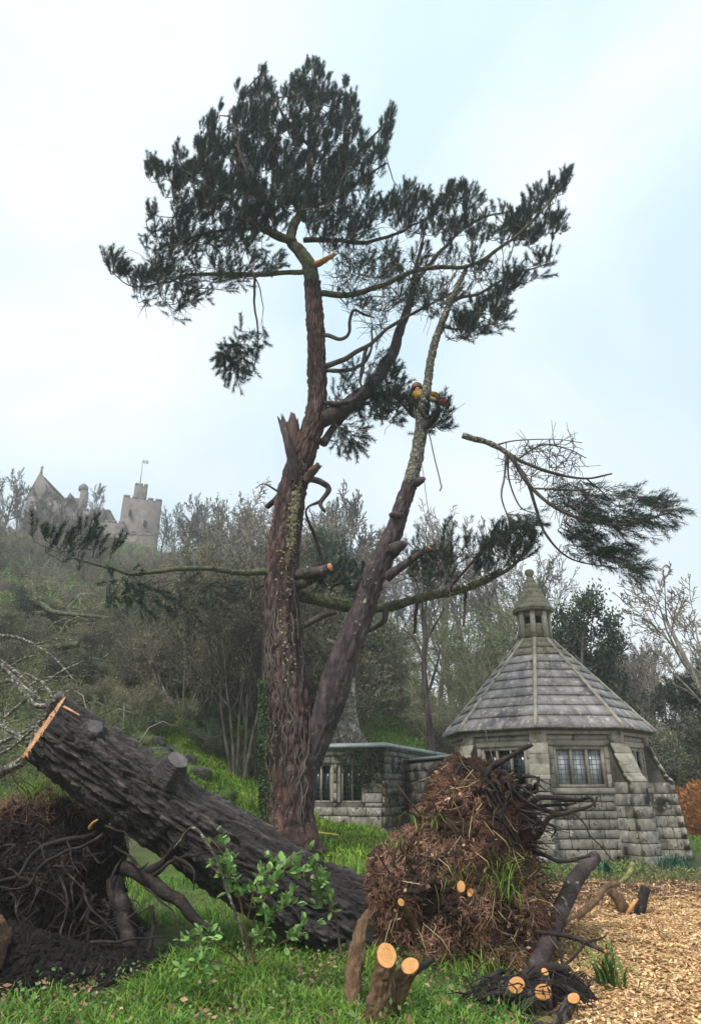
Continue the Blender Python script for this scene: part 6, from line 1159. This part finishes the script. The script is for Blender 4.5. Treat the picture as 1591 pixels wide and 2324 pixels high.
USED = set(); H0 = {'bare': 8.6, 'lich': 8.4, 'ever': 8.4, 'shrub': 2.9, 'multi': 6.4, 'scrub': 5.2, 'farb': 8.4, 'pine': 8.0}
LBL = {}
def plant(kd, x, Y, ytop, label, cat, group, wide=1.0, h=None, yb=1500):
    X = at(x, yb, Y)[0]; z = gz(X, Y) - .1; r = KIND[kd]
    o = r if kd not in USED else copy_tree(r); USED.add(kd)
    hh = h or max(1.2, at(x, ytop, Y)[2] - z); s = hh / H0[kd.rstrip('0123456789')]
    o.location = (X, Y, z); o.scale = (s * wide, s * wide, s); o.rotation_euler = (0, 0, R.uniform(0, 6.28)); tag(o, label, cat, group); return o
rb = lambda: 'bare%d' % R.randint(0, 3)
ORD = 'first second third fourth fifth sixth seventh eighth ninth tenth'.split()
def row(lst): return [(*t, ORD[k]) for k, t in enumerate(sorted(lst))]
for (x, Y, yt) in ((-25, 84, 1050), (15, 86, 1058), (45, 92, 1080), (75, 88, 1100), (110, 92, 1108), (150, 90, 1120), (185, 96, 1128), (222, 98, 1096), (128, 80, 1150), (60, 78, 1150), (10, 74, 1150), (205, 84, 1160), (-60, 80, 1060), (170, 76, 1175), (95, 72, 1180)): plant('farb%d' % R.randint(0, 2), x, Y, yt, 'bare grey tree on the slope in front of the castle hall', 'tree', 'bare trees below the castle', .8, yb=1180)
for (x, Y, yt, nth) in row(((372, 92, 1150), (398, 86, 1135), (430, 90, 1116), (470, 88, 1124), (508, 92, 1128), (548, 84, 1140), (585, 88, 1135), (450, 76, 1170), (520, 74, 1165), (620, 80, 1140))): plant('farb%d' % R.randint(0, 2), x, Y, yt, nth + ' bare skyline tree counting from the castle tower towards the pine trunk', 'tree', 'bare trees right of the castle', .85, yb=1200)
for (x, Y, yt, nth) in row(((735, 64, 1100), (770, 60, 1090), (800, 66, 1140), (835, 62, 1200), (850, 56, 1200))): plant('farb%d' % R.randint(0, 2), x, Y, yt, nth + ' bare tree counting from the pine trunk to its leaning stem', 'tree', 'bare trees between the pine stems', .8, yb=1250)
for (x, Y, yt, nth) in row(((905, 52, 1195), (950, 50, 1150), (985, 54, 1140), (1020, 48, 1150), (1060, 50, 1128), (1100, 48, 1140), (1140, 46, 1165), (1175, 44, 1180), (1215, 42, 1215), (1255, 40, 1270))): plant(rb(), x, Y, yt, nth + ' tall bare tree counting from the leaning pine stem to the cottage lantern', 'tree', 'bare trees behind the cottage', .75, yb=1350)
for (x, Y, yt, nth) in row(((1385, 40, 1410), (1420, 37, 1392), (1455, 39, 1400), (1480, 35, 1415), (1500, 41, 1440), (1435, 33, 1480), (1565, 38, 1420), (1530, 33, 1560))): plant(rb(), x, Y, yt, nth + ' bare tree counting from the cottage lantern towards the bracken hedge', 'tree', 'bare trees right of the cottage', .85, yb=1600)
plant('bare1', 1655, 27, 1215, 'large bare tree reaching in from beyond the bracken hedge', 'tree', None, 1.15, yb=1600).rotation_euler.z = 2.4
for (x, Y, yt) in ((880, 44, 1390), (930, 42, 1400), (985, 38, 1385), (1020, 42, 1340), (1060, 37, 1400), (1100, 40, 1345), (1130, 36, 1400), (1160, 40, 1310), (850, 40, 1470), (945, 34, 1490), (1040, 33, 1520)): plant('lich%d' % R.randint(0, 2), x, Y, yt, 'lichen-green twiggy tree in the wood behind the outhouse', 'tree', 'lichened trees behind the outhouse', .9, yb=1500)
for (x, Y, yt, w, lb) in ((1308, 33, 1318, .8, 'tall dark evergreen tree beside the cottage lantern'), (905, 50, 1430, 1.1, 'dark evergreen tree far behind the outhouse roof'), (1090, 46, 1440, 1.0, 'dark evergreen tree among lichened trees left of the cottage roof'), (720, 42, 1168, .9, 'dark evergreen tree filling the gap right behind the pine trunk'), (1370, 36, 1460, 1.1, 'rounded evergreen tree touching the right slope of the cottage roof')): plant('ever%d' % R.randint(0, 2), x, Y, yt, lb, 'tree', 'evergreen trees', w, yb=1450)
for (x, Y, yt) in ((1545, 33, 1490), (1600, 36, 1500), (1430, 41, 1450)): plant('pine0', x, Y, yt, 'small dark pine among bare trees right of the cottage', 'tree', 'small pines right of the cottage', .95, yb=1600)
plant('pine0', 780, 36, 1290, 'small dark pine showing between the two stems of the tall pine', 'tree', None, .9, yb=1400)
for (x, Y, yt, w, lb) in ((545, 22, 1310, .75, 'second multi-stemmed tree from the pine trunk on the grassy bank'), (588, 23.5, 1290, .65, 'dark multi-stemmed tree close beside the pine trunk on the bank'), (460, 25, 1300, .8, 'dark multi-stemmed tree farthest from the pine trunk on the grassy bank')): plant('multi%d' % R.randint(0, 1), x, Y, yt, lb, 'tree', 'multi-stemmed trees on the bank', w, yb=1700)
for (x, Y, yt) in ((330, 32, 1330), (400, 30, 1310), (470, 31, 1300), (540, 30, 1295), (590, 30, 1290), (360, 26, 1400), (430, 24, 1420), (500, 26, 1400), (300, 27, 1450), (560, 27, 1380), (690, 28, 1330), (740, 30, 1340), (720, 26, 1440), (800, 31, 1400)): plant('shrub%d' % R.randint(0, 2), x, Y, yt, 'dense dark scrubby bush on the bank beside the pine trunk', 'bush', 'dark bushes on the bank', .95, yb=1480)
for (x, Y, yt) in ((280, 62, 1262), (330, 60, 1250), (390, 58, 1240), (440, 56, 1225), (500, 54, 1195), (550, 52, 1170), (595, 50, 1160), (470, 46, 1250), (540, 44, 1235), (600, 42, 1220), (390, 46, 1280), (310, 48, 1310), (240, 52, 1300), (690, 50, 1200), (740, 46, 1240), (800, 44, 1290)): plant('scrub%d' % R.randint(0, 2), x, Y, yt, 'brownish twiggy bush on the slope below the castle tower', 'bush', 'brown bushes below the tower', .9, yb=1300)
for (x, Y, yt) in ((-20, 64, 1190), (30, 66, 1180), (80, 62, 1200), (130, 64, 1205), (180, 66, 1215), (230, 70, 1215), (0, 50, 1260), (60, 48, 1280), (120, 50, 1275), (180, 52, 1280), (20, 40, 1330), (90, 40, 1350), (160, 42, 1340), (220, 44, 1335), (60, 90, 1165), (120, 94, 1170), (180, 96, 1185), (240, 100, 1215), (290, 102, 1235), (340, 100, 1240)): plant('scrub%d' % R.randint(0, 2), x, Y, yt, 'grey-green thicket bush on the hillside below the castle hall', 'bush', 'thicket on the hillside', 1.15, yb=1300)
for (x, Y, yt) in ((1470, 30, 1660), (1510, 29, 1640), (1560, 31, 1650), (1600, 30, 1630), (1430, 32, 1640), (1010, 31, 1600), (1040, 30, 1620), (900, 33, 1580)): plant('shrub%d' % R.randint(0, 2), x, Y, yt, 'leafless brown bush at the edge of the wood by the cottage', 'bush', 'brown bushes at the wood edge', 1.0, yb=1720)
for (x, y, h) in ((20, 1480, 1.6), (70, 1500, 1.4), (110, 1530, 1.2), (160, 1560, 1.1), (210, 1500, 1.5), (250, 1560, 1.2), (40, 1560, 1.3), (0, 1620, 1.2), (290, 1500, 1.6), (240, 1440, 1.7), (160, 1440, 1.6), (60, 1430, 1.7), (280, 1610, 1.0), (200, 1610, .9), (-30, 1540, 1.5), (330, 1560, 1.3)):
    p = hit(x, y, 60); plant('shrub%d' % R.randint(0, 2), x, p[1], 0, 'low bramble bush on the left bank behind the sawn trunk end', 'bush', 'bramble bushes on the left bank', 1.5, h, yb=y)
for (x, y, h) in ((300, 1640, 1.2), (345, 1670, .8), (450, 1700, .9), (520, 1730, .8), (400, 1655, 1.0), (560, 1760, .7), (490, 1670, 1.1)):
    p = hit(x, y, 60); plant('shrub%d' % R.randint(0, 2), x, p[1], 0, 'small scrubby bush among the mossy rocks of the grassy bank', 'bush', 'small bushes on the grassy bank', 1.3, h, yb=y)
for (x, y, h, rx, rz) in ((-10, 1700, 3.0, 1.25, .6), (40, 1640, 2.6, 1.3, 2.4), (20, 1560, 2.8, 1.2, -.9), (90, 1600, 2.2, 1.35, 3.6), (150, 1560, 2.2, 1.3, 1.6), (-40, 1620, 3.0, 1.2, 4.4)):
    p = hit(x, y, 40); o = plant('lich%d' % R.randint(0, 2), x, min(p[1], 16), 0, 'cut brushwood top lying on the bank behind the sawn trunk end', 'brushwood', 'cut brushwood on the left bank', 1.2, h, yb=y); o.rotation_euler = (rx, 0, rz); o.location.z += .25; o.name = 'cut_brushwood'
tk = pole('slender_tree', [(985, 1730, 14, 27), (976, 1660, 15, 27), (968, 1590, 13, 27), (962, 1500, 11, 27), (966, 1440, 9, 27), (958, 1380, 6, 27), (962, 1330, 4, 27)], 27, 'bark', 'slender dark red-brown tree trunk rising behind the outhouse roof', 'tree', 10, False, None, ([(968, 1580, 7, 27), (985, 1530, 6, 26.8), (1000, 1470, 4, 26.6)], [(963, 1500, 6, 27), (940, 1450, 5, 27), (915, 1430, 3, 27)], [(964, 1460, 6, 27), (985, 1420, 5, 26.8), (1010, 1380, 3, 26.6)]))
tw_, _t = bare_mesh(77, 4, .04); tw_.v = [v + at(962, 1440, 27) for v in tw_.v]; o_ = MB(); o_.v = tw_.v; o_.f = tw_.f; o_.t = tw_.t; o_.n = tw_.n; o_.build('branches', M['twig'], tk)
for u_ in list(KIND):
    if u_ not in USED:
        for c in list(KIND[u_].children): bpy.data.objects.remove(c)
        bpy.data.objects.remove(KIND[u_])
# bracken hedge at the right
hb0 = at(1600, 1880, 26); bh = empty('bracken_hedge', (hb0[0], hb0[1], gz(hb0[0], hb0[1]))); tag(bh, 'rounded hedge of rusty orange dead bracken right of the cottage', 'hedge'); n = 15000; th = NP.random(n) * 2 * math.pi; cz = NP.random(n); r_ = np.sqrt(1 - cz ** 2)
C = np.column_stack([np.cos(th) * r_ * 2.1 + .9, np.sin(th) * r_ * 1.3 + .8, cz * 1.75]) * (.72 + .32 * NP.random((n, 1))) + np.array(bh.location); mb = MB(); leaf_quads(mb, C, NP.normal(size=(n, 3)) * .8 + [0, 0, .6], .22, .035, NP.random(n)); tag(mb.build('fronds', M['bracken'], bh), kind='stuff')
rk = ico_rock(9, 1.55, .85, 1.2, 22); rk.v = [v + np.array(bh.location) + [.9, .8, 0] for v in rk.v]; rk.build('inner_fronds', M['bracken'], bh)
# rocks in the bank, dry-stone terrace
for k, (x, y, Y, sx, sz) in enumerate(((362, 1715, 18.5, .42, .34), (400, 1722, 18.2, .36, .3), (440, 1735, 18, .4, .26), (330, 1690, 20, .5, .3), (510, 1778, 17, .25, .2), (395, 1690, 20.5, .35, .25), (200, 1590, 22, .4, .3), (425, 1700, 19, .3, .3))):
    X = at(x, y, Y)[0]; rk = ico_rock(k + 20, sx, sx * .7, sz); rk.v = [v + np.array([X, Y, gz(X, Y) - .02]) for v in rk.v]; tag(rk.build('rock', M['rock'], None, False), 'dark mossy rock jutting from the grassy bank left of the pine', 'rock', 'rocks in the bank')
tx = [at(x, 1430, 34)[0] for x in (110, 330)]; tw0 = np.array([tx[0], 33.5, gz(tx[0], 33.5) - .3]); ter = empty('terrace_wall', tw0); tag(ter, 'low rough dry-stone terrace wall on the hillside under the castle', 'wall'); rng = random.Random(6)
for c in range(4):
    x = 0
    while x < tx[1] - tx[0]:
        w = rng.uniform(.35, .8); p = np.array([tx[0] + x + w / 2, 33.5 + .10 * c + rng.uniform(-.05, .05) + x * .05, 0]); p[2] = gz(p[0], 33.5) + .05 + c * .24; block(ter, tw0, p, np.array([1.0, 0, 0]), np.array([0, -1.0, 0]), w / 2 - .015, .25, .115, 'stone').data = rng.choice(BLKR); x += w
# fallen branches at the left edge
pole('fallen_branch', [(-60, 1800, 26, 11), (0, 1755, 24, 11), (60, 1720, 22, 10.8), (95, 1640, 18, 10.6), (120, 1600, 20, 10.5), (140, 1578, 24, 10.4)], 10.7, 'bark_lichen', 'thick pale lichened branch leaning beyond the sawn trunk end', 'branch', 16, 'old', None,
     ([(110, 1605, 12, 10.5), (80, 1600, 11, 10.5), (55, 1575, 10, 10.6), (30, 1535, 9, 10.8), (-20, 1480, 7, 11)], [(70, 1690, 10, 10.8), (30, 1660, 9, 10.9), (-30, 1640, 7, 11)], [(90, 1640, 8, 10.7), (40, 1690, 7, 10.8), (-20, 1720, 6, 10.9)], [(120, 1585, 8, 10.5), (100, 1550, 7, 10.7), (60, 1530, 5, 10.9)]))
pole('fallen_branch', [(-40, 1398, 16, 30), (40, 1395, 16, 30), (110, 1392, 15, 30), (115, 1385, 10, 30)], 30, 'bark_green', 'long pale log lying level on the hillside above the bank', 'log', 10, False); pole('fallen_branch', [(40, 1355, 15, 30.5), (95, 1372, 14, 30), (130, 1390, 11, 29.5), (250, 1402, 8, 29)], 30, 'bark_green', 'pale sloping branch crossing the level log on the hillside', 'branch', 10, False)
pole('fallen_branch', [(90, 1472, 16, 24), (140, 1468, 16, 24), (180, 1462, 14, 24)], 24, 'bark_green', 'short grey log on the bank below the terrace wall', 'log', 10, False)
for l, ex in (([(-30, 1700, 10, 11.5), (40, 1668, 9, 11.4), (100, 1640, 6, 11.3), (135, 1618, 3, 11.3)], [(30, 1672, 6, 11.4), (70, 1690, 4, 11.3), (110, 1700, 2, 11.2)]), ([(-20, 1560, 11, 12), (30, 1545, 10, 12), (90, 1585, 8, 11.9), (150, 1606, 4, 11.8)], [(60, 1565, 6, 12), (100, 1540, 5, 12.1), (150, 1535, 2, 12.2)]),
              ([(10, 1630, 8, 12.5), (70, 1580, 8, 12.5), (130, 1530, 6, 12.6), (190, 1500, 3, 12.7)], [(90, 1565, 5, 12.5), (140, 1570, 4, 12.4), (185, 1560, 2, 12.4)]), ([(-30, 1480, 10, 12.2), (30, 1520, 9, 12.1), (70, 1560, 6, 12), (85, 1600, 3, 12)], [(20, 1514, 5, 12.1), (60, 1495, 4, 12.2), (100, 1490, 2, 12.3)]), ([(-20, 1440, 8, 14), (50, 1450, 8, 14), (120, 1490, 6, 13.8), (170, 1545, 3, 13.6)], [(80, 1465, 5, 13.9), (130, 1450, 3, 14), (170, 1455, 2, 14)])):
    pole('dead_branch', l, 12, 'bark_lichen', 'grey lichened dead branch tangled in the brush beyond the sawn trunk end', 'branch', 10, False, 'dead branches beyond the sawn trunk end', (ex,))
# ivy hanging over the outhouse corner
ivo = empty('ivy', K + UP * 2.7); tag(ivo, 'dark straggling ivy hanging over the outhouse corner', 'ivy'); n = 2600; mb = MB(); sx_ = NP.random(n) ** 1.2; C = K + ul[None] * (NP.normal(size=(n, 1)) * .35 + .45) + nl[None] * (.10 + .08 * NP.random((n, 1))) + UP[None] * (2.72 - (NP.random((n, 1)) ** 1.6) * 1.1); leaf_quads(mb, C, NP.normal(size=(n, 3)) + nl, .06, .045, NP.random(n)); tag(mb.build('leaves', M['ivy'], ivo), kind='stuff'); mb = MB()
for q in range(60):
    p = K + ul * R.gauss(.6, .5) + nl * .14 + UP * 2.78; e = p + ul * R.gauss(0, .3) - UP * R.uniform(.2, 1.0); mb.tube([p, (p + e) / 2 + nl * .1, e], [.009, .008, .004], 4, False)
for q in range(90):
    p = K + ul * R.uniform(.2, 2.4) + ur * R.uniform(0, .5) + UP * 2.86; e = p + np.array([R.gauss(0, .35), R.gauss(-.2, .2), R.uniform(.1, .7)]); mb.tube([p, (p + e) / 2 + rvec(R) * .08, e], [.010, .008, .004], 4, False)
mb.build('stems', M['twig'], ivo)
# ivy on the foot of the pine
n = 1500; th = NP.normal(size=n) * .45 - 1.25; h = NP.random(n) ** 1.3 * 2.6; iq = tq[np.clip((h / 2.6 * 95).astype(int), 0, 399)]; C = iq[:, :3] + np.column_stack([np.sin(th), -np.cos(th), np.zeros(n)]) * (iq[:, 3:4] + .06); mb = MB(); leaf_quads(mb, C, np.column_stack([np.sin(th), -np.cos(th), NP.normal(size=n)]), .07, .05, NP.random(n)); iv2 = mb.build('ivy', M['ivy']); tag(iv2, 'ivy climbing the left foot of the tall pine trunk', 'ivy', kind='stuff')
# ------------------------------------------------------------------ the damp air
hz_ = MB(); hz_.box((0, 115, 27), (245, 0, 0), (0, 180, 0), (0, 0, 38)); haze = hz_.build('haze', None); tag(haze, 'thin pale mist over the hillside', 'mist', kind='stuff')
hm = bpy.data.materials.new('haze_air'); hm.use_nodes = True; hn = hm.node_tree.nodes; hn.remove(hn['Principled BSDF']); pv = hn.new('ShaderNodeVolumePrincipled'); pv.inputs['Color'].default_value = (.93, .97, 1, 1); pv.inputs['Density'].default_value = .0014; pv.inputs['Anisotropy'].default_value = .2
hm.node_tree.links.new(pv.outputs['Volume'], hn['Material Output'].inputs['Volume']); haze.data.materials.append(hm)
